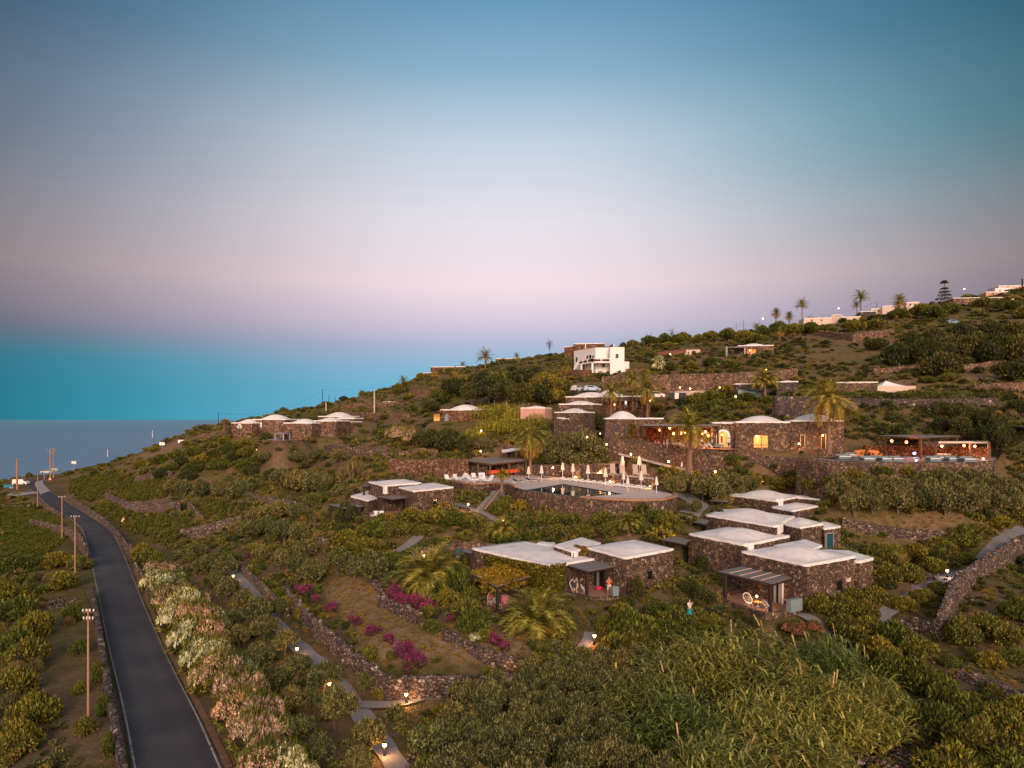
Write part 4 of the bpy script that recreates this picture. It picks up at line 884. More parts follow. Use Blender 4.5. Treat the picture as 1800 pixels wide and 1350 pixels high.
for a, b, k in ((bp[0], bp[1], 3), (bp[1], bp[2], 2)):
    for s in range(k+1):
        q = a.lerp(b, s/k); mb.box((q.x, q.y+.15, CZ+16), (.5,.3,.95))
    mb.tube([Vector((a.x, a.y+.15, CZ+16.5)), Vector((b.x, b.y+.15, CZ+16.5))], .1, 4)
mb.build('balustrade', M['white'], wh)
mb = MB()
for a, b in ((bp[0], bp[1]), (bp[1], bp[2])): mb.tube([Vector((a.x, a.y+.2, CZ+16.0)), Vector((b.x, b.y+.2, CZ+16.0))], .28, 4)
mb.build('railing', M['brownwood'], wh)
for q in (bp[0].lerp(bp[1],.18), bp[1]): mb = MB(); mb.box((q.x, q.y+.2, CZ+14), (.5,.4,3.0)); mb.build('column', M['white'], wh)
mb = MB(); a, b = P(1018,634,194), P(1009,650,194); mb.tube([a, b], .25, 4); mb.build('stair', M['white'], wh)
for px in (1029, 1079): mb = MB(); q = P(px, 609, 192); mb.box((q.x, q.y, q.z), (.2,.2,1.2)); mb.build('chimney', M['white'], wh)
# terracotta-roofed house, pergola house
h14 = house('terracotta_house', 50, 214, CZ+19, 'low house with sloping red tiled roof and glazed front, right of the white house', 'house')
c_ = fb(1160,216,1206,213,6); wblock(h14, c_, 20.2, 17.5, 'cream'); c2_ = fb(1206,214,1231,213,5); wblock(h14, c2_, 21.3, 18, 'cream')
M['tile'] = plain('red_roof_tile', (.28,.08,.05), .9, .25, 4)
mb = MB(); a, b = P(1159,623,214.5), P(1207,616.5,211.5); a.z = CZ+20.4; b.z = CZ+20.9; mb.add([tuple(a), tuple(b), (b.x, b.y+6, b.z+1.1), (a.x, a.y+6, a.z+1.0)], [(0,1,2,3)]); slabpoly(mb, [a, b, Vector((b.x,b.y+6,b.z+1)), Vector((a.x,a.y+6,a.z+.9))], .25); mb.build('roof', M['tile'], h14)
for x0, x1, m_ in ((1163,1172,'curtain'),(1174,1180,'litroom'),(1184,1200,'darkglass')): panel(h14, 'window', c_[0], c_[1], x0, x1, 624, 631, m_)
for x0 in (1209, 1217): panel(h14, 'window', c2_[0], c2_[1], x0, x0+2.5, 619, 621.5, 'darkwood')
h15 = dammuso('pergola_house', 'stone house with wavy white roof, timber pergola and pale hammock high on the slope', [(1297,1360,607,.9,616,202,7)], 202)
mb = MB(); ps = [P(1274,612,200), P(1330,609,197), P(1330,609,202), P(1276,611.5,205)]; slabpoly(mb, [Vector((p.x, p.y, CZ+20.9)) for p in ps], .25); mb.build('pergola_roof', M['thatch'], h15)
for px in (1277, 1309, 1320): q = P(px, 620, 198.5); mb = MB(); mb.box((q.x, q.y, CZ+19.5), (.45,.45,2.9)); mb.build('post', M['concrete'], h15)
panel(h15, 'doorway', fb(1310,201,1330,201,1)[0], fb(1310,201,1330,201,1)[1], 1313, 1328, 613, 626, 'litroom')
hm = empty('hammock', tuple(P(1292,627,197)), 0, 'pale hammock slung between the posts of the upper pergola', 'hammock')
mb = MB(); V0 = []; 
for s in range(13):
    u_ = s/12; px = 1279+u_*26; y = 618+11*math.sin(PI*u_)**.8; q = P(px, y, 197.5); w_ = .15+.45*math.sin(PI*u_); V0 += [(q.x, q.y-w_, q.z+.25*w_), (q.x, q.y, q.z-.1), (q.x, q.y+w_, q.z+.25*w_)]
mb.add(V0, [(s*3+r, (s+1)*3+r, (s+1)*3+r+1, s*3+r+1) for s in range(12) for r in range(2)]); mb.build('hammock_cloth', M['curtain'], hm)
# skyline houses, right
sky_h = [('cream flat house with a wide terrace on the right skyline between two palms', [(1413,1462,558.5,.02,568,285,8),(1462,1474,552.5,.02,568,284,7),(1474,1513,556.5,.02,568,286,7)], 'cream'),
 ('dark flat roofed shed on the skyline beneath the twin palms', [(1511,1540,547,.02,556,290,6)], 'darkstone'),
 ('pale cubic house with lean-to on the skyline left of the fan palms', [(1531,1551,542,.02,552,295,6),(1551,1572,537.5,.02,553,291,7)], 'cream'),
 ('small cream wall house on the skyline below the umbrella pine', [(1593,1616,531,.02,545,300,6)], 'cream'),
 ('long stone house with a thin white roof on the right skyline', [(1675,1762,523,.3,534,282,9)], 'farstone'),
 ('pink house on the far right skyline', [(1733,1776,512.5,.02,526,300,7)], 'pinkwall'),
 ('white cube house above the pink house on the skyline', [(1749,1778,506,.02,514,318,7)], 'white'),
 ('cream upper house at the far right end of the skyline', [(1755,1815,501.5,.02,512,332,8)], 'cream'),
 ('dark low shed at the right edge below the skyline', [(1778,1812,525,.02,540,270,6)], 'darkstone'),
 ('thin pale wall house on the skyline in the middle of the ridge', [(1276,1322,581.5,.15,592,305,6)], 'cream')]
for lb, specs, mt in sky_h:
    specs = [(a, b, c, d, e+3, f*.925, g_) for a, b, c, d, e, f, g_ in specs]; h_ = dammuso('skyline_house', lb, specs, specs[0][5], mt)
    if mt in ('cream', 'pinkwall', 'white'):
        px0, px1, yt, _, yb, D, dp = specs[0]; A_, B_ = fb(px0, D+.8, px1, D-.8, dp)[:2]
        for f_ in (.25, .6): panel(h_, 'window', A_, B_, px0+(px1-px0)*f_, px0+(px1-px0)*f_+3, yt+3, yt+6, 'darkglass')
# tent and roof line at right
tn = empty('marquee_tent', tuple(P(1578,691,137)), 0, 'pale peaked fabric tent behind the long clipped hedge', 'tent')
c_ = fb(1541,137.5,1611,136.5,6); mb = MB(); vs = [(*p, CZ+5.0) for p in c_]+[(*p, CZ+6.55) for p in c_]; mb.add(vs, [(0,1,5,4),(1,2,6,5),(2,3,7,6),(3,0,4,7)]); mb.build('side_cloth', M['cream'], tn)
ce = sum(c_)/4; ce = ce+np.array([-.9,0]); vs = []; fs = []; R_ = 6
for k in range(4):
    a, b = c_[k], c_[(k+1)%4]
    for s in range(6):
        e0 = a+(b-a)*s/6
        for r in range(R_+1): u_ = r/R_; p = e0*(1-u_)+ce*u_; vs.append((p[0], p[1], CZ+6.45+1.35*u_**1.8))
nn_ = 24
for k in range(nn_):
    for r in range(R_): fs.append((k*(R_+1)+r, ((k+1)%nn_)*(R_+1)+r, ((k+1)%nn_)*(R_+1)+r+1, k*(R_+1)+r+1))
mb = MB(); mb.add(vs, fs); mb.build('canopy', M['white'], tn, smooth=True)
for p in c_: mb = MB(); mb.box((p[0], p[1]-.1, CZ+5.8), (.15,.15,1.9)); mb.build('pole', M['brownwood'], tn)
dammuso('long_house', 'long low stone house with a thin white roof line, left of the tent', [(1470,1543,671.5,.25,692,139,6)], 139, 'stone'); dammuso('long_house', 'low stone house with thin white roof behind the dark blue van', [(1292,1345,674,.1,692,147,5),(1365,1403,670.5,.35,690,147,5)], 147, 'darkstone')
# parking wall
pk = empty('parking_wall', tuple(P(1220,700,152)), 0, 'smooth pale concrete parking wall lined by three lamps', 'wall'); mb = MB(); a, b = P(1186,690,154), P(1262,690,150); mb.prism([(a.x,a.y),(b.x,b.y),(b.x,b.y+.4),(a.x,a.y+.4)], CZ+3.5, CZ+6.25); mb.build('wall_face', M['concrete'], pk)
# right dining terrace with two pergolas
rt = house('dining_terrace', 60, 96, CZ-5.8, 'paved lounge terrace with low stone back wall at the right of the restaurant', 'terrace')
terrace(rt, [(1410,808),(1460,812.5),(1560,814),(1650,813.5),(1745,812),(1755,803),(1700,798),(1560,797),(1480,797)], -5.8, 3.2, .0, mat='stone', floor='pave', edges=[0,1,2,3,4])
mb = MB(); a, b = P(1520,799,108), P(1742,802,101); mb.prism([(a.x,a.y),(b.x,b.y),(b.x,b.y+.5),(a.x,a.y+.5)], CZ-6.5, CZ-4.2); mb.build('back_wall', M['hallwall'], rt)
pg1 = empty('pergola', tuple(P(1580,802,104)), 0, 'dark timber pergola with two lamps, left and higher of the two on the dining terrace', 'pergola')
pergola(pg1, [(1540,765.5),(1620,768.5),(1688,766),(1600,763.5)], -2.65, [(0,(0,.02)),(0,(0,.22)),(0,(0,.98)),(0,(1,.9))], -5.75, 4, pmat='brownwood')
pg2 = empty('pergola', tuple(P(1680,805,100)), 0, 'dark timber pergola with pale front fascia, right and lower of the two on the dining terrace', 'pergola')
c_ = [P(1616,773.5,102), P(1645,777,97.5), P(1741,777.5,96.5), P(1735,773.5,102)]
for p in c_: p.z = CZ-3.25
mb = MB(); corrug(mb, [c_[0], c_[1], c_[2], c_[3]], 4); mb.build('cane_roof', M['darkwood'], pg2); mb = MB(); mb.box(((c_[1].x+c_[2].x)/2, 96.9, CZ-3.35), (c_[2].x-c_[1].x, .12, .28)); mb.build('fascia', M['cream'], pg2)
for px, D in ((1617,101.5),(1644.5,97.6),(1706,97.3),(1738,96.8)): q = P(px, 790, D); mb = MB(); mb.box((q.x, q.y, CZ-4.6), (.28,.28,2.5)); mb.build('post', M['brownwood'], pg2)
pg3 = empty('pergola', tuple(P(1790,790,92)), 0, 'black flat pergola cut by the right edge of the photograph', 'pergola'); pergola(pg3, [(1776,749),(1812,751),(1830,748),(1790,746.5)], -1.25, [(0,(0,.25)),(0,(1,.1))], -3.9, 2, mat='darkwood')
# ================================================================ dry stone walls, paths, rocks
def ribbon(name, pix, width, mat, label, off=.07, cat='path', cross=4):
    pts = [hit(a, b) for a, b in pix]; pts = [np.array([p.x, p.y]) for p in pts if p is not None]; pts = smoothpl(pts, 2); L = sum(np.linalg.norm(b-a) for a, b in zip(pts, pts[1:]))
    q = resample(pts, max(6, int(L/.5))); V = []
    for i in range(len(q)):
        d = q[min(i+1, len(q)-1)]-q[max(i-1, 0)]; d /= np.linalg.norm(d)+1e-9; n = np.array([-d[1], d[0]]); w_ = width*(1+.08*math.sin(i*.7))
        for k in range(cross): V.append(q[i]+n*w_*(k/(cross-1)-.5))
    V = np.array(V); z = Hs(V[:,0], V[:,1]); zz = z.reshape(-1, cross); z = (zz.max(1, keepdims=True)*.6+zz*.4).ravel()+off
    Fq = [(i*cross+k, i*cross+k+1, (i+1)*cross+k+1, (i+1)*cross+k) for i in range(len(q)-1) for k in range(cross-1)]
    o = add_obj(np_mesh(name, np.c_[V, z], Fq, mat)); tag(o, label, cat, kind='structure'); return q
PATHS = []; M['verge'] = plain('reddish_earth', (.16,.085,.05), .95, .4, 1.5)
def path(pix, w, label, mat='pave'): w *= .78; PATHS.append((ribbon('garden_path', pix, w, M[mat], label), w))
path([(385,988),(400,990),(412,1008),(440,1040),(470,1075),(500,1115),(535,1150),(575,1190),(610,1222),(640,1262),(672,1310),(705,1360)], 1.9, 'grey paved garden path running down through the olive grove')
path([(628,1240),(680,1242),(714,1237),(760,1222),(820,1208),(880,1200),(930,1190),(975,1172),(1010,1150),(1035,1130),(1036,1112)], 1.3, 'grey paved path below the dry field wall')
path([(1800,934),(1770,950),(1730,978),(1665,1018),(1610,1048),(1560,1078),(1535,1098)], 1.9, 'long straight grey path crossing the shrubs at the right')
path([(1395,1078),(1420,1088),(1445,1102),(1462,1116)], 1.4, 'short paved path leaving the terrace of the right villa')
path([(655,980),(690,974),(715,962),(735,948),(745,930)], 1.8, 'grey paved path under the left villa')
path([(395,990),(420,985),(450,980)], 1.4, 'paved end of the grove path at the left'); path([(795,888),(830,897),(858,905),(875,918),(905,930)], 1.5, 'paved path below the curved pool wall stairs')
path([(1196,868),(1215,878),(1232,892),(1210,905)], 3.2, 'paved ramp at the right end of the pool terrace'); path([(1150,1170),(1180,1166),(1215,1158)], 1.2, 'dark paved path between the hedge and the reeds')
path([(1475,1010),(1500,1040),(1440,1052)], .8, 'narrow edge path beside the right villa')
path([(770,690),(720,705),(650,715)], 1.5, 'dirt track on the left slope', 'terracotta')
for k in (0,):
    ribbon('road_verge', [(402,1350),(372,1285),(330,1205),(292,1130),(262,1062),(243,1015)], .45, M['verge'], 'reddish earth verge along the right edge of the road', off=.05, cat='verge')

def wall(pts, label, mat='drystone', w_=.6, jag=.16, cat='wall', cap=True, extra=.5, name='dry_stone_wall', group=None):
    B = []
    for px, by, ty, *dd in pts:
        p = P(px, by, dd[0]) if dd else hit(px, by)
        if p is None: continue
        B.append((p.x, p.y, p.z+max(.3, (by-ty)*p.y/F)))
    if len(B) < 2: return None
    B = np.array(B); L = sum(np.linalg.norm(b[:2]-a[:2]) for a, b in zip(B, B[1:])); seg = max(4, int(L/.42)); q = resample(list(B), seg)
    z0 = Hs(q[:,0], q[:,1]); vs = []; fs = []; prof = [(-.5, 0), (-.43, .5), (-.36, 1), (.0, 1.04), (.36, 1), (.43, .5), (.5, 0)]; m = len(prof)
    for i in range(seg):
        d = q[min(i+1, seg-1)]-q[max(i-1, 0)]; d = d[:2]/(np.linalg.norm(d[:2])+1e-9); n = np.array([d[1], -d[0]]); top = max(q[i][2], z0[i]+.35)
        j0 = random.gauss(0, jag*.5)
        for s, h in prof:
            zz = (z0[i]-extra)*(1-h)+top*h+(j0+random.uniform(-jag, jag)*.4 if h > .9 else 0); o_ = s*w_+random.uniform(-.05, .05)
            vs.append((q[i][0]+n[0]*o_+random.uniform(-.03,.03), q[i][1]+n[1]*o_, zz))
    for i in range(seg-1):
        for k in range(m-1): fs.append((i*m+k, i*m+k+1, (i+1)*m+k+1, (i+1)*m+k))
    fs += [tuple(range(m))[::-1], tuple((seg-1)*m+k for k in range(m))]
    mb = MB(); mb.add(vs, fs); c = q[len(q)//2]; o = mb.build(name, M[mat], base=(c[0], c[1], z0[len(q)//2])); tag(o, label, cat, group); return o
wall([(112,878,869),(142,894,884),(178,918,908),(204,942,931),(222,970,955),(238,985,968)], 'dry stone wall following the far right edge of the road')
wall([(238,1005,990),(252,1030,1012),(262,1050,1035)], 'short broken stone wall on the right verge where the oleanders begin')
wall([(72,886,880),(88,898,891),(106,911,902)], 'short low stone wall left of the road near the bend')
wall([(52,922,912),(86,932,920),(122,944,928),(140,958,938),(152,985,965)], 'stone wall bending round the vineyard left of the road')
wall([(162,1050,1032),(172,1110,1090),(184,1190,1168),(197,1262,1238),(206,1310,1284),(216,1372,1345)], 'long low parapet wall along the near left edge of the road', 'darkstone', .6, .05)
wall([(186,880,866),(222,896,882),(258,902,884),(315,903,883)], 'stone terrace wall stepping across the upper vineyard'); wall([(330,893,880),(345,910,898),(358,918,908)], 'small stone wall dropping along the right side of the upper vineyard')
wall([(318,946,930),(350,946,926),(425,920,905)], 'rubble stone wall below the small vine plot'); wall([(420,871,860),(455,884,872),(500,890,878),(536,896,886)], 'pale curved stone wall in the middle of the left slope')
wall([(238,848,838),(270,842,832),(302,838,828)], 'short rubble wall on the far left slope'); wall([(572,792,781),(612,799,786),(682,806,790)], 'terrace wall below the domed houses'); wall([(350,770,763),(380,768,760),(405,766,757)], 'brown wall left of the domed houses', 'farstone')
wall([(682,840,808),(745,841,808),(822,840,808)], 'tall straight stone wall left of the pool bar', 'redstone', .8, .05); wall([(690,806,797),(740,798,788),(770,800,790)], 'broken wall stepping above the tall straight wall', 'farstone')
wall([(845,787,776),(900,793,782),(960,793,781)], 'rough stone wall behind the white sail roof', 'farstone'); wall([(930,838,818),(985,838,818),(1010,837,819)], 'stone wall lit by a lamp behind the far end of the pool', 'stone', .7, .05)
wall([(1065,795,768,115.8),(1088,800,771,113.5),(1140,818,778,109.3),(1200,834,787,106),(1250,850,792,103.6),(1320,857,799,102.6),(1380,858,805,102),(1440,852,810,100),(1478,850,812.5,97.5)], 'great stone retaining wall under the restaurant terrace', 'stone', 1.0, .08, name='retaining_wall', extra=1)
wall([(1402,853,808,97.0),(1432,850,811,93.2),(1460,846,812.5,90.6),(1510,840,813,89.6),(1560,835,814,88.8),(1650,828,813.5,89.6),(1742,824,812,91)], 'stone retaining wall along the front of the dining terrace', 'stone', .7, .06, name='retaining_wall', extra=1.5)
wall([(1030,765,757),(1063,768,759)], 'low wall between the reception house and the restaurant', 'stone'); wall([(1360,737,697),(1385,737,698),(1452,735,699),(1500,717,701),(1620,716,702),(1752,713,700)], 'high dark retaining wall under the clipped hedge', 'darkstone', .9, .04, name='retaining_wall')
wall([(1060,672,662),(1110,678,660),(1160,684,660),(1240,686,658),(1330,676,654),(1400,664,648)], 'broad brown stone bank above the parking place', 'farstone', 1.2, .15); wall([(1535,657,648),(1600,652,644),(1645,648,640),(1695,652,643),(1762,640,632)], 'pale broken wall under the dark carob trees', 'farstone')
wall([(1712,692,676),(1800,690,672)], 'rubble wall at the right edge beside the clipped hedge', 'farstone'); wall([(500,1052,1030),(528,1086,1062),(560,1122,1095),(600,1155,1128),(640,1192,1160),(664,1215,1180),(690,1228,1188)], 'rubble terrace wall along the left side of the dry field', w_=.8, jag=.25)
wall([(690,1226,1190),(745,1228,1190),(800,1220,1189),(860,1204,1190),(885,1196,1186)], 'stone terrace wall closing the bottom of the dry field', w_=.7, jag=.12); wall([(780,1122,1108),(820,1143,1125),(860,1166,1143),(900,1184,1158),(958,1184,1162)], 'stone wall dividing the two dry fields', w_=.7, jag=.2)
wall([(668,1064,1048),(700,1080,1062),(738,1100,1078)], 'short pale rubble wall behind the magenta bougainvillea', w_=.8, jag=.25); wall([(640,1010,1000),(655,1030,1018),(672,1045,1032)], 'small broken wall at the top right corner of the dry field')
wall([(418,1000,990),(450,1030,1015),(480,1062,1045),(505,1085,1068)], 'overgrown stone wall between the grove path and the upper field'); wall([(1583,1104,1092),(1618,1112,1094),(1655,1125,1088),(1668,1088,1052),(1682,1050,1018),(1738,1008,976),(1802,972,944)], 'heavy rubble wall along the right hand path', w_=1.1, jag=.3)
wall([(1688,1192,1180),(1740,1212,1197),(1803,1238,1222)], 'pale rubble wall at the lower right edge', w_=.8, jag=.25); wall([(1480,922,911),(1530,936,922),(1600,944,932),(1650,947,935),(1712,942,933)], 'low rubble wall under the strip of dry grass', w_=.7, jag=.25)
wall([(780,972,956),(820,970,953),(866,968,956)], 'round topped stone wall behind the teal screen', 'farstone', .9, .05); wall([(560,958,944),(590,965,950),(620,972,958)], 'stone wall fragment beside the garden path', w_=.7)
wall([(725,990,972),(760,985,962),(790,972,955)], 'stone wall at the edge of the upper palm bed'); wall([(590,731,724),(650,736,726),(720,737,727)], 'terrace wall above the terrace of the domed houses', 'farstone'); wall([(600,717,711),(650,716,709),(700,714,706)], 'upper terrace wall beside the ruined hut', 'farstone')
wall([(720,692,685),(745,693,686),(770,694,688)], 'short wall on the left slope below the two small domes', 'farstone'); wall([(1440,590,581),(1500,600,588),(1570,588,578)], 'rubble slope wall under the fan palms', 'farstone', 1.2, .2)
wall([(1000,660,650),(1040,662,651)], 'reddish wall in front of the white house', 'redstone', .8, .03); wall([(850,660,654),(900,662,655),(960,660,652)], 'terrace wall on the ridge left of the white house', 'farstone')
wall([(1230,617,611),(1270,619,612)], 'brown wall right of the red tiled house', 'farstone'); wall([(1600,790,781),(1660,788,779)], 'pale stone bank above the dining pergolas', 'farstone'); wall([(1700,868,858),(1760,880,868),(1800,886,874)], 'dark rubble wall in the scrub below the dining terrace')
wall([(1265,688,676),(1290,693,681)], 'short stone wall left of the blue van', 'stone'); wall([(1100,655,648),(1140,657,649)], 'stone bank right of the white house', 'farstone'); wall([(770,775,766),(820,778,768)], 'small terrace wall below the reddish domed house', 'farstone')

# heaps of loose stones
def rock_heap(cx, cy, rx, ry, n, size, label, mat='drystone'):
    c = hit(cx, cy); V = []; Fq = []
    for k in range(n):
        a, r = random.uniform(0, 2*PI), math.sqrt(random.random()); x, y = c.x+rx*r*math.cos(a), c.y+ry*r*math.sin(a); z = H(x, y)+(1-r)*.5*size; s = size*random.uniform(.4, 1)
        b = len(V)
        for dx, dy, dz in ((-1,-1,-.5),(1,-1,-.6),(1,1,-.5),(-1,1,-.6),(-.7,-.6,.6),(.7,-.7,.5),(.6,.7,.6),(-.6,.7,.5)): V.append((x+dx*s*.5*random.uniform(.8,1.2), y+dy*s*.5*random.uniform(.8,1.2), z+dz*s*.6))
        Fq += [(b,b+3,b+2,b+1),(b+4,b+5,b+6,b+7),(b,b+1,b+5,b+4),(b+1,b+2,b+6,b+5),(b+2,b+3,b+7,b+6),(b+3,b,b+4,b+7)]
    o = add_obj(np_mesh('rock_heap', V, Fq, M[mat])); tag(o, label, 'stones', kind='stuff')
rock_heap(92, 1062, 2.6, 3.0, 170, .38, 'spread of pale loose stones in the field left of the road'); rock_heap(1520, 1335, 2.6, 2.0, 200, .5, 'dark mound of stones at the foot of the tall reeds')
rock_heap(745, 1335, 1.2, 3.0, 100, .3, 'loose stones beside the lowest garden path'); rock_heap(1560, 1000, 3, 4, 60, .35, 'scattered stones in the scrub right of the right villa'); rock_heap(1660, 1030, 3, 5, 160, .42, 'rough stones tumbled beside the long right hand path')
# stairs by the curved wall
st = empty('stone_stairs', tuple(hit(845, 897)), 0, 'stone steps climbing beside the curved pool terrace wall', 'stairs')
mb = MB(); a, b = hit(843, 898), P(875, 862, 104.5)
for k in range(12):
    q = a.lerp(b, k/11); mb.box((q.x, q.y, q.z-.8), (2.0, .75, 1.6), rz=.9)
mb.build('steps', M['pave'], st); mb = MB(); mb.tube([a+Vector((.8,-.7,.4)), b+Vector((.6,-.8,.5))], .17, 4); mb.build('kerb', M['terracotta'], st)
# ramp ledge under the restaurant wall
rl = [P(1087,796,111.8), P(1130,806,108.2), P(1165,815,105.9), P(1205,824,103.6)]
mb = MB()
for a, b in zip(rl, rl[1:]): slabpoly(mb, [a, b, b+Vector((.1,.8,0)), a+Vector((.1,.8,0))], .35)
tag(mb.build('ramp_parapet', M['concrete'], base=rl[1]), 'pale ramp ledge climbing along the foot of the restaurant wall', 'ramp')
# ================================================================ vegetation
M['olive'] = leaf_mat('olive_leaf', (.040,.036,.020), (.108,.096,.052), (.225,.198,.125), var=.22)
M['lentisk'] = leaf_mat('lentisk_leaf', (.040,.040,.010), (.104,.094,.025), (.20,.17,.048), var=.36)
M['darkleaf'] = leaf_mat('dark_leaf', (.018,.022,.010), (.048,.050,.022), (.095,.090,.042), var=.25)
M['scrubleaf'] = leaf_mat('scrub_leaf', (.048,.042,.014), (.105,.088,.030), (.20,.155,.065), var=.38)
M['vine'] = leaf_mat('vine_leaf', (.030,.036,.008), (.078,.080,.018), (.14,.13,.035), var=.25)
M['dryleaf'] = leaf_mat('dry_twig', (.09,.060,.042), (.17,.115,.08), (.27,.19,.135), var=.25)
M['tawny'] = leaf_mat('tawny_tuft', (.13,.085,.035), (.24,.155,.07), (.36,.25,.12), var=.25)
M['palm'] = leaf_mat('palm_leaf', (.085,.078,.018), (.20,.17,.042), (.34,.275,.085), var=.12)
M['palmold'] = leaf_mat('palm_dry_frond', (.16,.085,.03), (.30,.16,.05), (.42,.25,.09), var=.1)
M['reed'] = leaf_mat('reed_leaf', (.055,.056,.018), (.155,.145,.050), (.30,.265,.12), var=.35)
M['reedyellow'] = leaf_mat('yellow_reed_leaf', (.13,.115,.022), (.26,.22,.045), (.42,.35,.09), var=.15)
M['plume'] = leaf_mat('reed_plume', (.22,.14,.09), (.36,.25,.17), (.5,.37,.27), var=.1)
M['flowerwhite'] = leaf_mat('white_oleander_flower', (.45,.40,.36), (.60,.56,.54), (.66,.64,.66), trans=.1, var=.08)
M['flowerpink'] = leaf_mat('pink_oleander_flower', (.26,.10,.15), (.44,.24,.31), (.56,.42,.48), trans=.1, var=.15)
M['flowerred'] = leaf_mat('red_oleander_flower', (.20,.03,.05), (.33,.08,.10), (.45,.20,.22), trans=.1, var=.1)
M['bougain'] = leaf_mat('magenta_bract', (.09,.006,.07), (.19,.016,.16), (.33,.05,.27), trans=.2, var=.12)
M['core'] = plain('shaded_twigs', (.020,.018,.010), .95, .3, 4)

def quads(Cn, size, elong, outd, jitter, rng, narrow=.45):
    n = len(Cn); d = outd+rng.normal(size=(n, 3))*jitter; d /= np.linalg.norm(d, axis=1)[:,None]+1e-9
    e = rng.normal(size=(n, 3)); b = np.cross(d, e); b /= np.linalg.norm(b, axis=1)[:,None]+1e-9
    s = (size*rng.uniform(.6, 1.4, n))[:,None]
    return np.stack([Cn-d*s*elong*.3, Cn-b*s*narrow+d*s*.3, Cn+d*s*elong, Cn+b*s*narrow+d*s*.3], 1).reshape(-1, 3)
ICO_V = None
def ico(n=2):
    bm = bmesh.new(); bmesh.ops.create_icosphere(bm, subdivisions=n, radius=1); v = np.array([q.co[:] for q in bm.verts]); f = np.array([[l.index for l in q.verts] for q in bm.faces]); bm.free(); return v, f
IV, IF = ico(2)
def crown_data(rng, nl, n, size, h=1.0, base=.0, flat=.75, elong=1.5, jitter=.55, r_l=(.32,.52), spread=.62, narrow=.45, up=.35):
    """lobed crown of unit radius standing on z=base; returns leaf quads and dark inner lobes"""
    L = []
    for k in range(nl):
        a = rng.uniform(0, 2*PI); r = spread*math.sqrt(rng.uniform(0, 1)); R = rng.uniform(*r_l)
        zc = base+(h-base)*(.30+.42*rng.uniform(0, 1)*(1-r*.75)); L.append((r*math.cos(a), r*math.sin(a), zc, R, R*rng.uniform(.6, .9)*flat*1.3*h/1.0))
    L.append((0, 0, base+(h-base)*.5, .55, (h-base)*.42)); Q = []; D = []
    tot = sum(l[3]**2 for l in L)
    for x, y, z, R, RZ_ in L:
        m = int(n*R*R/tot); d = rng.normal(size=(m, 3)); d[:,2] += .25; d /= np.linalg.norm(d, axis=1)[:,None]
        rr = 1-.35*rng.random(m)**2+.10*rng.normal(size=m)*(rng.random(m) < .35); p = np.c_[x+d[:,0]*R*rr, y+d[:,1]*R*rr, z+d[:,2]*RZ_*rr]
        Q.append(p); D.append(d+np.array([0, 0, up]))
    P_ = np.concatenate(Q); D_ = np.concatenate(D); k = P_[:,2] > base*.6-.02; P_, D_ = P_[k], D_[k]
    leaves = quads(P_, size, elong, D_, jitter, rng, narrow)
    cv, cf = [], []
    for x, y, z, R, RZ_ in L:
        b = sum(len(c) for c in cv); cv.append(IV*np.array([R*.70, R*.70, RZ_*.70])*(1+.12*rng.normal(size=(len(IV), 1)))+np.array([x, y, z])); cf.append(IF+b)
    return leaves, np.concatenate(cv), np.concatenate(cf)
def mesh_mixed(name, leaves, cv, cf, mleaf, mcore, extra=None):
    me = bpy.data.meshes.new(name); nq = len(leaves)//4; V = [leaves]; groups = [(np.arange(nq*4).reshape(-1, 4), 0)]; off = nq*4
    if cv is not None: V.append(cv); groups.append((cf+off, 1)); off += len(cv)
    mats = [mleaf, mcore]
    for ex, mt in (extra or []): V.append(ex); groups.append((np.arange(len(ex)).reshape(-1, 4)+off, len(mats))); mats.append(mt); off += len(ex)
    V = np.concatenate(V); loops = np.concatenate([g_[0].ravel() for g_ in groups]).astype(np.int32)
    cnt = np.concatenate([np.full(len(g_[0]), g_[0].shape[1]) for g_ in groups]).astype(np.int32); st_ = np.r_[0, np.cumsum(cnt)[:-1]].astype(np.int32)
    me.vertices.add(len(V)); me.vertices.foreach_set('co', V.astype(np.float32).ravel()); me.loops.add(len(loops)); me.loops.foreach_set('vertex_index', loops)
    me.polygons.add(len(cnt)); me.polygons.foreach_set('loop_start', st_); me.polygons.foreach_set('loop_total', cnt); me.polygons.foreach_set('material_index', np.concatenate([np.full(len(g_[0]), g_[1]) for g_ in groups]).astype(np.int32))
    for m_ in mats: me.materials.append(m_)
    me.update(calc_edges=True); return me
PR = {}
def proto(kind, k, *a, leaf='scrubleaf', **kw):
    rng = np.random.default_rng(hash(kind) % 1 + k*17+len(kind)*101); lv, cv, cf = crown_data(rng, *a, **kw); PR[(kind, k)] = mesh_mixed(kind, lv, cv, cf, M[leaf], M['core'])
for k in range(4): proto('olive', k, 17, 8000, .052, leaf='olive', h=1.0, base=.12, r_l=(.17,.36), spread=.78, elong=1.35, narrow=.42, jitter=1.0, up=.25)
for k in range(4): proto('lentisk', k, 12, 5200, .065, leaf='lentisk', h=.85, r_l=(.26,.40), spread=.72, jitter=.6)
for k in range(3): proto('darkbush', k, 14, 5200, .058, leaf='darkleaf', h=.95, r_l=(.26,.42), spread=.7, jitter=.6)
for k in range(3): proto('dry', k, 6, 1500, .10, leaf='dryleaf', h=.75, r_l=(.28,.4), spread=.6, elong=2.6, narrow=.16, jitter=.35, up=.9)
SV = [dict(h=.7, r_l=(.28,.45), spread=.65), dict(h=1.1, r_l=(.2,.38), spread=.55, jitter=.9), dict(h=.5, r_l=(.22,.36), spread=.85), dict(h=.85, r_l=(.15,.45), spread=.8, elong=2.4, narrow=.2, up=.9), dict(h=.75, r_l=(.18,.5), spread=.7, jitter=1.0), dict(h=1.25, r_l=(.16,.3), spread=.6, up=.8)]
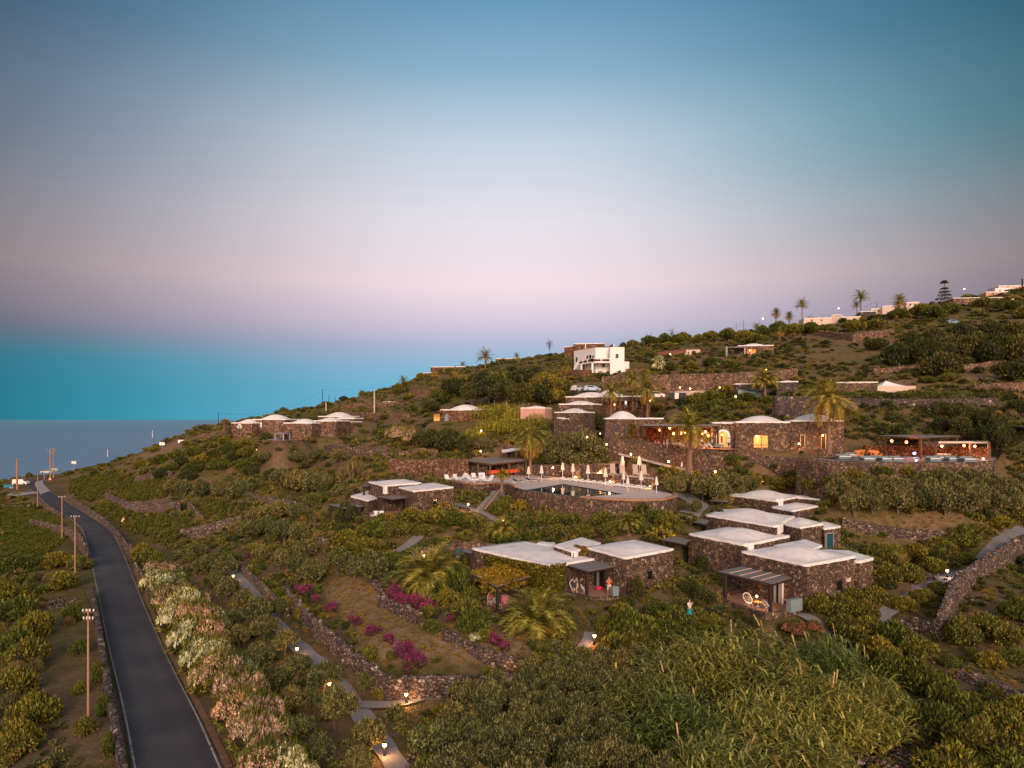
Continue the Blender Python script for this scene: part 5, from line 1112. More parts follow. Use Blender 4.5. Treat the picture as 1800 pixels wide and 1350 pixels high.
for k in range(6): proto('scrub', k, 6+2*(k % 3), 750, .12 if k % 2 else .14, leaf='scrubleaf', **SV[k])
for k in range(2): proto('scrubdry', k, 5, 420, .13, leaf='dryleaf', h=.8, r_l=(.25,.4), spread=.6, elong=2.6, narrow=.14, jitter=.4, up=.9)
for k in range(2): proto('scrubdark', k, 8, 750, .13, leaf='darkleaf', h=.8, r_l=(.3,.45), spread=.6)
for k in range(2): proto('scrubolive', k, 8, 800, .13, leaf='olive', h=.8, r_l=(.3,.45), spread=.6, narrow=.3)
for k in range(2): proto('scrubyel', k, 8, 750, .13, leaf='lentisk', h=.65, r_l=(.3,.45), spread=.6)
for k in range(2): proto('vineplant', k, 5, 420, .17, leaf='vine', h=.8, r_l=(.35,.5), spread=.5)
for k in range(2): proto('tuft', k, 4, 260, .2, leaf='tawny', h=.55, r_l=(.3,.5), spread=.6, elong=2.4, narrow=.12, jitter=.3, up=1.2)

# ---------- words that say where a plant stands
LM = [(285,1040,'the pink and white roadside oleanders'),(200,905,'the upper vineyard'),(60,960,'the vineyard left of the road'),(110,1180,'the stony field left of the road'),(440,1080,'the grove path'),(560,1200,'the lower grove path'),(690,1100,'the dry field'),(870,1120,'the small upper dry field'),
 (720,880,'the left stone villa'),(470,920,'the big olive clump'),(900,1000,'the creeper covered villa'),(1100,1000,'the middle villa roof'),(1350,950,'the stepped right villa'),(1330,1070,'the right villa terrace'),(1000,890,'the pool retaining wall'),(870,820,'the pool bar'),(750,820,'the tall straight wall'),(500,760,'the domed houses'),
 (810,725,'the reddish domed house'),(1050,640,'the white house'),(1010,740,'the reception tower'),(1180,810,'the restaurant retaining wall'),(1390,760,'the restaurant domes'),(1580,680,'the pale tent'),(1650,790,'the dining pergolas'),(1600,890,'the strip of dry grass'),(1700,990,'the long right hand path'),
 (1500,560,'the skyline twin palms'),(1700,540,'the white roofed skyline house'),(1320,620,'the hammock pergola'),(1200,625,'the red tiled house'),(760,650,'the dark ridge house'),(660,700,'the tall leaning pole'),(330,830,'the far left slope wall'),(1240,690,'the parking wall'),(1350,1230,'the tall reeds'),(1000,1250,'the front olive thicket'),(1700,1160,'the bare ground at lower right'),(950,760,'the tall yellow reeds')]
USED = {}
def where(px, py):
    b = min(LM, key=lambda l: (l[0]-px)**2+((l[1]-py)*1.6)**2); dx, dy = px-b[0], (py-b[1])*1.6
    if abs(dx)+abs(dy) < 45: r = 'close by'
    elif abs(dx) > abs(dy): r = 'left of' if dx < 0 else 'right of'
    else: r = 'above' if dy < 0 else 'below'
    return r+' '+b[2]
SIZEW = lambda w: 'tiny' if w < .8 else 'small' if w < 1.2 else 'rounded' if w < 1.8 else 'broad' if w < 2.6 else 'very broad'
def lab(adj, noun, px, py, w=1.5):
    return f"{SIZEW(w)} {adj} {noun} {where(px, py)}"
trunks = []
def trunk_mesh(seed, h=.45, r=.07, forks=4, lean=.15):
    rnd = random.Random(seed); mb = MB(); p = [Vector((0,0,-.15))]; d = Vector((rnd.uniform(-lean, lean), rnd.uniform(-lean, lean), 1))
    for k in range(4): p.append(p[-1]+d*h/3.2+Vector((rnd.uniform(-.03,.03), rnd.uniform(-.03,.03), 0)))
    mb.tube(p, [r*1.5, r, r*.85, r*.75, r*.6], 7)
    for k in range(forks):
        a = 2*PI*k/forks+rnd.uniform(-.4, .4); q = p[2+k%3]; e = q+Vector((math.cos(a)*.3, math.sin(a)*.3, .28)); mb.tube([q, (q+e)/2+Vector((0,0,.02)), e], [r*.55, r*.4, r*.22], 5)
    me = bpy.data.meshes.new('trunk'); me.from_pydata(mb.v, [], mb.f); me.materials.append(M['bark']); me.update(); return me
TR = [trunk_mesh(k) for k in range(4)]; TALL = [trunk_mesh(k+10, .75, .05, 5, .25) for k in range(3)]
def tree(kind, px, py, wpx, hpx, name='olive_tree', adj='silvery', cat='tree', D=None, trunk=TR, raise_=.18, label=None, group=None, noun=None):
    p = hit_or(px, py, D or 150) if D is None else Vector(((px-HX)*D/F, D, H((px-HX)*D/F, D)))
    if p is None: return
    r = wpx*p.y/F/2; hh = hpx*p.y/F; o = empty(name, p, random.uniform(0, 6.28))
    ks = [q for q in PR if q[0] == kind]; me = PR[random.choice(ks)]
    c = bpy.data.objects.new('crown', me); link = C.objects.link(c); link_kid(c, o); zr = hh/1.0; c.scale = (r, r, zr*(1-raise_)*1.12); c.location = (0, 0, hh*raise_*.8)
    t_ = bpy.data.objects.new('trunk', random.choice(trunk)); C.objects.link(t_); link_kid(t_, o); t_.scale = (r*.9, r*.9, hh*1.1)
    return tag(o, label or lab(adj, noun or 'olive tree', px, py, r), cat, group or (None if label else f'{adj} trees {where(px, py)}'))
NSH = {}
def shrub(kind, px, py, wpx, hpx, adj='green', name='shrub', cat='shrub', label=None, group=None, D=None, world=None):
    p = Vector(world) if world else (hit(px, py) if D is None else Vector(((px-HX)*D/F, D, H((px-HX)*D/F, D))))
    if p is None: return
    r = wpx*p.y/F/2; hh = hpx*p.y/F; me = PR[random.choice([q for q in PR if q[0] == kind])]; o = bpy.data.objects.new(name, me); C.objects.link(o)
    o.location = p-Vector((0,0,.1)); o.rotation_euler = (0,0,random.uniform(0,6.28)); o.scale = (r, r*random.uniform(.85,1.15), hh*1.15)
    NSH[kind] = NSH.get(kind, 0)+1
    return tag(o, label or lab(adj, 'shrub', px, py, r), cat, group or (None if label else f'{adj} shrubs {where(px, py)}'))
def multi(fn, txt, **kw):
    for s in txt.replace('\n', ';').split(';'):
        s = s.strip()
        if s: fn(*[float(v) for v in s.split()], **kw) if False else fn(kw.get('_k'), *[float(v) for v in s.split()], **{a: b for a, b in kw.items() if a != '_k'})
# olives of the grove (base column, base row, width, height in photo pixels)
OG = 'olive trees of the terraced grove'
multi(tree, """491 1003 36 38;524 1012 44 40;544 1034 52 50;593 1008 46 44;624 1022 40 44;651 1028 62 58;458 992 36 34;533 985 48 36;440 950 46 34;470 948 52 40;500 958 54 44;530 958 48 40;455 925 48 34;490 918 52 36;522 920 46 34;420 945 36 28
393 1018 52 40;398 1058 46 44;453 1105 62 56;464 1128 54 46;413 1102 38 34;501 1152 52 46;453 1180 60 50;523 1200 58 50;476 1222 56 48;569 1222 60 58;511 1262 62 56;589 1282 72 76;640 1222 38 40;528 1318 62 60;645 1326 62 62;627 1372 64 60;560 1350 60 60;430 1072 42 38;360 1010 40 34;345 985 38 30;378 1040 40 34;420 1140 46 42;490 1088 46 36;545 1255 50 48;690 1038 40 34""", _k='olive', group=OG)
# front olive thicket
rows = [(1178, 46, range(975, 1130, 38)), (1205, 56, range(930, 1120, 40)), (1235, 62, range(870, 1120, 46)), (1268, 66, range(820, 1120, 50)), (1305, 74, range(795, 1110, 56)), (1345, 84, range(770, 1120, 60)), (1390, 92, range(800, 1200, 66)), (1440, 100, range(840, 1250, 80))]
for yy_, w_, xs in rows:
    for x_ in xs: tree('olive', x_+random.uniform(-10, 10), yy_+random.uniform(-6, 6), w_*random.uniform(.95, 1.2), w_*random.uniform(.85, 1.1), label=None, adj='tall silvery', group='olive trees of the front thicket')
# hedge of olives right of the stepped villa
for yy_, xs, w_ in ((868, range(1490, 1760, 34), 48), (888, range(1480, 1740, 38), 54), (905, range(1495, 1745, 42), 58), (880, range(1735, 1830, 36), 50), (905, range(1740, 1830, 36), 54)):
    for x_ in xs: tree('olive', x_+random.uniform(-8, 8), yy_+random.uniform(-5, 4), w_*random.uniform(.9, 1.25), w_*random.uniform(.75, .95), adj='grey green', group='olive trees behind the stepped villa', raise_=.08)
multi(tree, "1185 875 44 36;1210 868 46 34;1235 880 50 44;1262 884 54 44;1290 862 46 30;1315 866 44 30;1225 905 30 26;1268 862 48 34;1300 884 40 30", _k='olive', adj='olive grey', group='olive trees between the pool terrace and the right villa', raise_=.08)
# the great bush by the pool
for a_ in ((975,812,54,34),(1000,806,60,44),(1030,804,64,46),(1058,812,56,38),(1000,822,64,38),(1032,824,66,36),(1065,824,44,26),(965,822,36,24)): tree('olive', *a_, adj='dense', noun='bushy evergreen tree', name='evergreen_tree', group='evergreen trees massed behind the pool', raise_=.05)
multi(tree, "1040 750 32 30;1054 757 34 30;1036 760 24 20", _k='darkbush', name='evergreen_tree', adj='dark', noun='evergreen tree', raise_=.05)
# dark carobs upper right and on the slope
multi(tree, """1580 645 60 44;1612 640 64 48;1645 640 62 50;1680 638 66 52;1715 636 64 54;1750 640 66 54;1790 640 66 54;1600 618 50 36;1640 612 54 36;1690 604 56 38;1740 606 60 42;1785 608 56 42;1654 662 66 44;1768 668 60 34;1800 672 60 40;1543 616 44 22
1655 760 40 30;1688 742 46 34;1715 752 46 36;1690 772 52 42;1740 762 52 40;1752 790 56 46;1725 782 40 34;1790 730 40 28;1650 728 36 24""", _k='darkbush', name='carob_tree', adj='dark green', noun='carob tree', group='dark carob trees on the right hand slope', raise_=.06)
# wood behind the yellow reeds
for x_, y_, w_, h_ in ((775,712,44,34),(800,705,50,44),(830,718,50,50),(860,716,54,56),(888,718,54,56),(918,722,54,54),(948,722,52,50),(975,720,48,44),(815,690,46,36),(850,690,52,40),(885,688,54,44),(920,688,54,44),(955,692,50,44),(985,700,44,40),(900,668,40,26),(940,672,44,30),(975,676,40,28),(760,728,34,26),(1000,712,30,26)):
    tree('lentisk' if x_ % 2 else 'darkbush', x_, y_, w_, h_, name='leafy_tree', adj='spreading', noun='leafy tree', trunk=TALL, raise_=.34, group='leafy trees of the small wood in the middle')
# skyline and upper slope trees
multi(tree, """740 668 18 14;700 684 16 12;1008 618 18 12;1090 606 18 12;1112 610 26 14;1140 606 30 18;1168 606 34 22;1200 604 38 22;1228 602 30 16;1250 596 30 16;1280 598 40 24;1310 600 40 22;1340 592 34 22;1330 606 40 22;1370 588 40 26;1395 590 36 24;1425 586 40 22;1455 588 40 20;1500 582 44 22;1540 578 40 20;1580 560 40 18;1620 552 46 20;1640 560 50 26;1670 552 40 22;1668 528 40 18;1630 534 34 14;1700 532 36 16;1730 540 34 20;1775 548 40 22;1800 560 40 26
1280 700 44 26;1250 708 44 26;1225 712 40 24;1310 706 40 20;1345 712 36 18;1260 724 44 24;1300 722 44 20;1150 656 22 14;1180 652 30 18;1215 650 30 18;1250 645 34 20;1290 648 30 16;1175 614 24 14""", _k='lentisk', name='evergreen_tree', adj='bushy', noun='evergreen tree', raise_=.08, group='evergreen trees of the upper slope')
multi(tree, """300 868 34 24;325 872 36 28;352 876 38 32;380 878 40 34;408 882 40 34;430 872 32 26;495 862 48 38;520 868 50 40;548 870 48 38;575 862 36 28;250 835 22 14;360 755 16 9;386 757 14 8;560 735 24 14;590 730 22 14;540 742 26 14;520 815 40 20;560 812 44 22;600 812 40 22;470 812 30 18""", _k='olive', name='evergreen_tree', adj='grey green', noun='evergreen tree', raise_=.05, group='grey green trees of the left slope')
multi(tree, "760 790 54 36;790 796 54 44;815 798 44 34;740 785 40 30", _k='darkbush', name='evergreen_tree', adj='dark blue green', noun='evergreen tree', raise_=.1)
shrub('dry', 620, 852, 60, 44, 'bare grey', label='large leafless grey bush on the left slope above the left villa'); shrub('dry', 850, 793, 40, 26, 'bare grey', label='bare grey bush beside the dark trees above the pool bar')
# green shrubs near the villas
multi(shrub, """1105 1120 74 56;1135 1135 84 58;1175 1140 84 56;1215 1150 80 50;1245 1135 70 40;1110 1150 70 44;1150 1165 70 40;1190 1100 70 40;1225 1100 70 36;1255 1110 50 34;1060 1105 36 26;1080 1140 46 32;965 1160 56 40;1000 1168 60 44;1030 1170 40 30;945 1145 30 24;970 1185 50 40;1160 1085 60 30
1440 1075 60 36;1480 1080 64 40;1520 1090 60 40;1460 1050 50 28;1500 1060 60 30;1540 1060 60 32;1530 1130 76 50;1490 1120 70 44;1570 1140 70 56;1610 1160 66 50;1545 1165 80 50;1590 1075 50 30;1625 1062 50 30;1650 1045 40 26;1570 1200 90 60;1620 1215 90 60;1660 1240 80 56;1700 1270 90 56;1750 1290 90 60;1650 1300 110 70;1720 1330 110 70;1790 1320 90 60;1790 1260 70 44;1600 1290 90 60;1680 1370 120 70;1770 1380 120 70
1575 990 56 34;1610 985 56 34;1650 975 60 34;1690 960 60 34;1720 945 56 28;1755 930 56 26;1790 915 50 26;1700 990 40 22;1560 1020 60 34;1600 1020 60 32;1640 1005 50 28;1540 985 44 34;1690 1130 70 50;1730 1115 60 44;1765 1130 60 40;1740 1170 50 30;1790 1090 60 44;1670 1170 34 22;1745 1220 34 22;1780 1165 60 30
805 1040 60 54;820 1090 60 44;835 1115 64 50;850 1125 40 24;785 1065 50 34;830 1062 50 34;770 1040 50 36;1090 1080 40 24;1095 1070 26 20;725 920 70 28;765 918 60 26;800 922 60 26;830 926 50 24;645 975 80 32;690 990 50 24;610 962 70 34;700 938 56 26;655 945 60 34;745 940 44 22
890 955 60 22;940 950 50 20;980 945 56 26;1030 945 50 26;1075 940 56 26;1125 935 50 24;960 925 50 26;1010 920 44 22;1060 920 50 24;880 905 34 30;915 905 40 30;905 935 44 26;1175 935 46 40;1160 915 40 22""", _k='lentisk', adj='dense green')
multi(shrub, "608 925 50 44;605 948 44 30;1120 1050 28 40;1105 1065 20 20;1320 1105 24 24;1440 1040 24 30;1300 1090 26 22;770 1012 40 30;1235 1010 30 36;1210 1040 34 24;1240 1060 60 26;1220 1075 50 24", _k='darkbush', adj='dark')
multi(shrub, "490 1062 30 32;500 1078 34 34;520 1072 34 30;535 1090 34 32;650 1160 34 30;642 1178 30 24;690 1160 24 20;580 1200 28 22;670 1225 30 22;860 1190 28 22;755 1085 30 26;760 1112 34 28;880 1178 22 16;480 1050 26 18;470 1035 22 18;445 1012 24 18", _k='lentisk', adj='bright green')
multi(shrub, '1318 852 40 26;1345 850 34 18;1368 858 40 24;1400 856 44 28;1430 862 44 28;1465 856 44 26;1300 836 34 20;1500 842 50 22;1545 838 50 22;1590 836 50 20;1290 812 26 16', _k='lentisk', adj='leafy green')
multi(shrub, '250 822 30 16;280 815 34 18;310 806 34 18;340 800 36 18;372 792 36 18;405 796 40 20;435 802 40 20;300 830 36 20;345 828 36 20;385 824 40 22;425 826 40 22;360 812 36 18;460 815 40 20;330 784 26 12;395 780 30 14;430 785 34 16;270 795 24 12', _k='lentisk', adj='yellow green')
multi(shrub, '285 842 34 20;330 846 36 20;410 812 36 20;445 838 40 22;480 845 40 22;320 818 30 16;375 806 30 16', _k='darkbush', adj='dark green')
# shrubs by the road, left
multi(shrub, """20 1010 60 34;60 1000 60 30;100 995 60 28;140 1000 50 26;30 1090 60 44;60 1120 60 50;30 1150 60 50;50 1170 70 56;20 1230 80 60;60 1270 90 60;30 1320 90 60;110 1035 60 34;130 1090 40 34;140 1150 34 30;170 1200 26 44;180 1260 26 44;190 1330 26 50;150 1290 40 34;140 1220 30 26;10 1060 60 40""", _k='lentisk', adj='olive green')
multi(shrub, "66 1020 26 18;88 1022 28 18;46 1105 44 24;30 1190 44 30;64 1180 30 24;20 1250 50 34;120 1100 24 18;75 1070 22 14", _k='dry', adj='dry tawny')

# oleanders along the road: bush with a coat of blossoms
def oleander_mesh(k, fl):
    rng = np.random.default_rng(300+k); lv, cv, cf = crown_data(rng, 9, 2600, .08, h=1.0, r_l=(.28,.42), spread=.62, elong=2.2, narrow=.22, jitter=.6, up=.8)
    lobes = len(cv)//len(IV); Ls = cv.reshape(lobes, -1, 3); fl_ = []
    for L in Ls:
        c = L.mean(0); s = (L.max(0)-L.min(0))/2/.78; m = 240; d = rng.normal(size=(m, 3)); d[:,2] = np.abs(d[:,2])+.15; d /= np.linalg.norm(d, axis=1)[:,None]
        cen = c+d*s*1.02; pts = np.repeat(cen, 5, 0)+rng.normal(size=(m*5, 3))*.022; fl_.append(pts)
    pts = np.concatenate(fl_); q = quads(pts, .036, 1.0, rng.normal(size=pts.shape)+np.array([0,-.3,1.0]), .8, rng, .9)
    return mesh_mixed('foliage', lv, cv, cf, M['lentisk'], M['core']), q, fl
OLE = {}
for k in range(3):
    bm_, q, _ = oleander_mesh(k, None)
    for f_ in ('white', 'pink', 'red'):
        m_ = bpy.data.meshes.new('blossom'); nq = len(q)//4; m_.vertices.add(len(q)); m_.vertices.foreach_set('co', q.astype(np.float32).ravel()); m_.loops.add(nq*4); m_.loops.foreach_set('vertex_index', np.arange(nq*4, dtype=np.int32)); m_.polygons.add(nq)
        m_.polygons.foreach_set('loop_start', np.arange(nq, dtype=np.int32)*4); m_.polygons.foreach_set('loop_total', np.full(nq, 4, np.int32)); m_.materials.append(M['flower'+f_]); m_.update(calc_edges=True); OLE[(k, f_)] = (bm_, m_)
def oleander(px, py, wpx, hpx, col, label=None, group=None, blossom=True):
    p = hit(px, py)
    r = wpx*1.22*p.y/F/2; hh = hpx*1.08*p.y/F; o = empty('oleander_bush', p, random.uniform(0, 6.28)); o.scale = (r, r, hh*1.1); bm_, m_ = OLE[(random.randrange(3), col)]
    a = bpy.data.objects.new('foliage', bm_); C.objects.link(a); link_kid(a, o)
    if blossom: b = bpy.data.objects.new('blossom', m_); C.objects.link(b); link_kid(b, o)
    tag(o, label, 'oleander bush', group)
OL = 'oleander bushes in a row along the right of the road'
ole = [(285,1022,56,34,'pink'),(272,1045,44,40,'white'),(300,1052,54,44,'white'),(318,1060,50,40,'pink'),(292,1075,56,44,'pink'),(325,1085,60,48,'white'),(345,1078,44,36,'pink'),(310,1110,60,48,'white'),(345,1115,64,52,'pink'),(362,1108,52,44,'white'),(330,1145,62,52,'white'),(365,1148,66,54,'pink'),(388,1132,44,38,'white'),(350,1180,62,54,'white'),(385,1185,66,56,'white'),(372,1215,66,60,'pink'),(410,1212,64,54,'pink'),(430,1196,46,40,'white'),(398,1250,70,64,'pink'),(438,1248,70,64,'pink'),(420,1290,76,72,'pink'),(462,1290,72,66,'pink'),(448,1335,82,78,'pink'),(490,1330,70,56,'pink'),(505,1378,84,64,'white'),(462,1385,84,70,'pink'),(535,1390,60,44,'white')]
pos_w = ['where the row begins','at the upper end of the row','in the upper part of the row','in the middle of the row','in the lower part of the row','near the bottom of the row','at the very bottom of the photograph']
for i, a_ in enumerate(ole):
    oleander(*a_, label=f"{'pale yellow white' if a_[4]=='white' else 'dusty pink'} flowering oleander {pos_w[min(6, i//4)]}, {['road side','inner side','second from the road','grove side'][i%4]}", group=OL)
multi(shrub, "275 1040 50 30;262 1000 44 40;250 985 40 34;370 1150 40 26;400 1178 40 24;460 1222 50 34", _k='lentisk', adj='rusty green')
oleander(705,782,40,32,'pink', 'round red and pink oleander on the terrace right of the domed houses'); oleander(722,784,36,28,'pink', 'round pink oleander beside the red one above the tall wall'); oleander(690,778,26,22,'pink','small pink oleander at the left of the red one')
oleander(1160,657,26,24,'white','white flowering oleander right of the white house'); oleander(1158,640,22,14,'white','small white flowering bush below the red tiled house'); oleander(1395,1120,40,26,'red','red flowering bush under the right villa terrace'); oleander(1430,1118,36,24,'red','second red flowering bush beside the short paved path'); oleander(835,1128,30,14,'white','low bush dotted with white flowers at the upper dry field')
# bougainvillea
def boug(px, py, wpx, hpx, label):
    p = hit(px, py); r = wpx*p.y/F/2; hh = hpx*p.y/F; o = empty('bougainvillea', p); rng = np.random.default_rng(int(px*7+py))
    m = int(700+3600*r*hh/4); L = rng.integers(3, 5); cs = [(rng.uniform(-.7,.7)*r, rng.uniform(-.3,.3)*r, rng.uniform(.35,.8)*hh, rng.uniform(.3,.55)) for _ in range(L+2)]; pts = []
    for cx, cy, cz, R in cs:
        k = m//len(cs); d = rng.normal(size=(k, 3)); d /= np.linalg.norm(d, axis=1)[:,None]; pts.append(np.c_[cx+d[:,0]*R*r*rng.uniform(.5,1.1,k), cy+d[:,1]*R*r*.8, np.maximum(.05, cz+d[:,2]*R*hh*rng.uniform(.5,1,k))])
    pts = np.concatenate(pts); q = quads(pts, .052, 1.2, rng.normal(size=pts.shape)+np.array([0,0,.6]), .6, rng, .7)
    add_obj(np_mesh('bract', q, np.arange(len(q)).reshape(-1, 4), M['bougain']), o); sel = pts[rng.random(len(pts)) < .45]*np.array([.95,.95,.8]); q = quads(sel, .09, 1.4, rng.normal(size=sel.shape), .6, rng, .5)
    add_obj(np_mesh('foliage', q, np.arange(len(q)).reshape(-1, 4), M['darkleaf']), o); tag(o, label, 'bougainvillea')
boug(690,1062,44,34,'vivid magenta bougainvillea at the upper left of the dry field bank'); boug(722,1075,56,36,'largest vivid magenta bougainvillea, in the middle of the dry field bank'); boug(750,1082,44,26,'magenta bougainvillea trailing right towards the low palm'); boug(536,1050,26,20,'purple bougainvillea over the wall above the bright green shrubs')
boug(522,1045,24,16,'dull red bougainvillea at the top of the field wall'); boug(555,1060,18,14,'tiny purple bougainvillea beside the field wall'); boug(585,1078,34,18,'faded magenta bougainvillea hanging over the field wall'); boug(622,1102,26,18,'small pink bougainvillea in a dark bush on the field wall'); boug(655,1118,34,20,'pink bougainvillea above the lower field wall')
boug(682,1132,24,16,'small magenta bougainvillea at the turn of the field wall'); boug(706,1160,46,30,'bright magenta bougainvillea at the lower field wall'); boug(732,1182,44,34,'magenta bougainvillea on the corner of the lower field'); boug(872,1136,26,24,'round magenta bougainvillea left of the big low palm'); boug(885,1146,24,18,'small magenta bougainvillea just below the round one')
boug(790,1095,18,14,'pale magenta bougainvillea at the left of the white dotted bush'); boug(434,985,14,12,'small purple bougainvillea at the end of the clipped hedge'); boug(1322,1042,14,8,'small magenta plant on the right villa terrace'); boug(1378,1150,12,10,'little pink flowers in front of the right villa terrace')

# ---------- palms
def frond_quads(rng, L, th0, droop, az, base, nl=26, w=.55, lw=.028, thick=.5):
    n = 10; pts = [np.array(base, float)]; th = th0; dirs = []
    for i in range(n):
        d = np.array([math.cos(az)*math.cos(th), math.sin(az)*math.cos(th), math.sin(th)]); dirs.append(d); pts.append(pts[-1]+d*L/n); th -= droop/n*(.5+i/n)
    pts = np.array(pts); dirs.append(dirs[-1]); dirs = np.array(dirs); Q = []
    side = np.array([-math.sin(az), math.cos(az), 0])
    for i in range(n):          # rachis
        a, b = pts[i], pts[i+1]; w0, w1 = .045*(1-i/n)+.012, .045*(1-(i+1)/n)+.012; Q += [a-side*w0, b-side*w1, b+side*w1, a+side*w0]
    for k in range(nl):
        u = .12+.88*k/(nl-1); f_ = u*n; i = min(n-1, int(f_)); p = pts[i]+(pts[i+1]-pts[i])*(f_-i); d = dirs[i]; ll = L*w*(math.sin(PI*(.12+u*.8))**.7)*.42*rng.uniform(.85, 1.1); up = np.cross(side, d)
        for s in (-1, 1):
            dl = side*s*.75+d*.65+up*(-.22+rng.normal()*.12)+np.array([0,0,-.18]); dl /= np.linalg.norm(dl); e = p+dl*ll; wv = np.cross(dl, up); wv /= np.linalg.norm(wv)+1e-9; wv = d*.7+up*.2
            Q += [p-wv*lw*L*.3, p+wv*lw*L*.3, e+wv*lw*L*.12, e-wv*lw*L*.12]
    return Q
def palm_crown(seed, L, n, th_rng, droop, nl=26, w=.55, gold=.0, lw=.03):
    rng = np.random.default_rng(seed); Q = []; Qd = []
    for k in range(n):
        u = k/n; th = th_rng[1]+(th_rng[0]-th_rng[1])*u+rng.normal()*.08; az = k*2.39996+rng.normal()*.15; tgt = Qd if u > 1-gold else Q
        tgt += frond_quads(rng, L*rng.uniform(.85, 1.08)*(1-.1*u), th, droop*rng.uniform(.8, 1.2), az, (0.0,0,0), nl, w, lw)
    return np.array(Q), np.array(Qd)
def mk_mesh(name, q, mat):
    me = bpy.data.meshes.new(name); q = np.asarray(q, np.float32); nq = len(q)//4; me.vertices.add(len(q)); me.vertices.foreach_set('co', q.ravel()); me.loops.add(nq*4); me.loops.foreach_set('vertex_index', np.arange(nq*4, dtype=np.int32)); me.polygons.add(nq)
    me.polygons.foreach_set('loop_start', np.arange(nq, dtype=np.int32)*4); me.polygons.foreach_set('loop_total', np.full(nq, 4, np.int32)); me.materials.append(mat); me.update(calc_edges=True); return me
PC = {'tall': palm_crown(1, 1.05, 50, (-.95, 1.35), 1.6, 30, gold=.24, lw=.024), 'tall2': palm_crown(2, 1.05, 46, (-.85, 1.3), 1.6, 30, gold=.24, lw=.024), 'low': palm_crown(3, 1, 70, (.05, 1.45), 1.75, 32, gold=.05, lw=.036), 'sky': palm_crown(4, 1, 40, (-.5, 1.3), .9, 20, gold=.1, lw=.05), 'fan': palm_crown(5, 1, 46, (-1.1, 1.4), .5, 12, 1.1, gold=.3, lw=.09)}
PCM = {k: (mk_mesh('crown', a, M['palm']), mk_mesh('dry_fronds', b, M['palmold'])) for k, (a, b) in PC.items()}
def palm(px, by, ty, R_px, kind, label, trunk_r=.28, D=None, group=None, boot=True):
    p = hit(px, by) if D is None else Vector(((px-HX)*D/F, D, CZ+(HY-by)*D/F)); R = R_px*p.y/F; o = empty('palm_tree', p); hh = (by-ty)*p.y/F
    mb = MB(); n = max(4, int(hh/.35)); rnd = random.Random(int(px)); pts = []; rs = []; lx, ly = rnd.uniform(-.03, .03), rnd.uniform(-.03, .03)
    for k in range(n*2+1): u = k/(n*2); pts.append(p+Vector((lx*hh*u*u, ly*hh*u*u, -.3+(hh+.3)*u))); rs.append(trunk_r*(1.25-.45*min(1, u*2.5))*(1.07 if k % 2 else .93))
    mb.tube(pts, rs, 10)
    if boot: q = pts[-1]; mb.lathe((q.x, q.y, q.z-.7), [(trunk_r*.8,0),(trunk_r*1.6,.35),(trunk_r*1.9,.7),(trunk_r*1.1,1.0),(.05,1.2)], 10)
    mb.build('trunk', M['palmbark'], o)
    for nm, me in zip(('crown', 'dry_fronds'), PCM[kind]):
        if len(me.polygons) == 0: continue
        c = bpy.data.objects.new(nm, me); C.objects.link(c); link_kid(c, o); c.location = (pts[-1]-p)+Vector((0,0,.1)); c.scale = (R, R, R); c.rotation_euler = (0,0,rnd.uniform(0, 6))
    return tag(o, label, 'palm tree', group)
palm(932,838,768,46,'tall','tall date palm with drooping crown behind the pool bar', .3, D=121)
palm(1212,832,752,50,'tall2','tall date palm in front of the restaurant dining hall', .38, D=101)
palm(1457,795,700,62,'tall','tallest date palm with a wide drooping crown at the right restaurant corner', .32, D=101.5)
palm(945,1163,1100,84,'low','huge low palm with thick trunk and arching fronds below the creeper villa', .62, D=60.5)
palm(757,1052,1018,74,'low','low palm with arching fronds above the magenta bougainvillea', .45, D=73)
palm(880,950,936,34,'low','small low palm right of the left villa path', .3); palm(1106,938,924,32,'low','small low palm under the pool wall', .3); palm(885,905,862,28,'low','short palm against the stairs of the pool wall', .2) if False else None
palm(1074,728,690,26,'tall2','slim date palm left of the pair before the colonnade', .18, D=146); palm(1138,735,684,32,'tall','date palm in front of the colonnade, its crown over the parked white car', .2, D=143); palm(1112,722,668,26,'tall2','date palm behind the pair, left of the broad stone bank', .18, D=150); palm(1133,715,662,18,'tall2','smaller date palm whose crown pokes above the colonnade palm', .15, D=154)
palm(1345,695,672,32,'low','low date palm beside the dark blue van', .25, D=142); palm(853,655,628,20,'sky','tall lone skyline palm left of the white house', .3, D=235); palm(813,652,641,8,'sky','tiny palm on the skyline by the dark ridge house', .15, D=255); palm(709,682,671,14,'sky','skyline palm at the upper left slope', .3, D=238)
palm(908,636,626,8,'sky','small palm on the skyline behind the wood', .15, D=258); palm(994,662,644,18,'tall2','palm left of the white house with dark low crown', .3, D=188); palm(394,752,742,7,'sky','tiny palm at the left end of the domed houses', .15, D=190); palm(801,668,654,14,'tall2','palm on the slope below the dark ridge house', .3, D=225)
palm(1410,566,537,15,'sky','slender skyline palm over the cream flat house', .2, D=275); palm(1513,550,523,17,'sky','taller of the twin skyline palms', .22, D=285); palm(1506,553,537,11,'sky','shorter of the twin skyline palms', .2, D=285); palm(1364,572,551,10,'fan','bushy fan palm on the skyline left of the slender palm', .3, D=285); palm(1387,574,556,9,'fan','second fan palm on the skyline left of the slender palm', .3, D=283)
palm(1580,576,530,14,'fan','fan palm with the higher crown at the white skyline wall', .4, D=250); palm(1592,576,550,15,'tall2','thick palm on the right of the pair of fan palms', .4, D=248); palm(1578,576,552,15,'tall2','thick palm on the left of the pair of fan palms', .4, D=247)
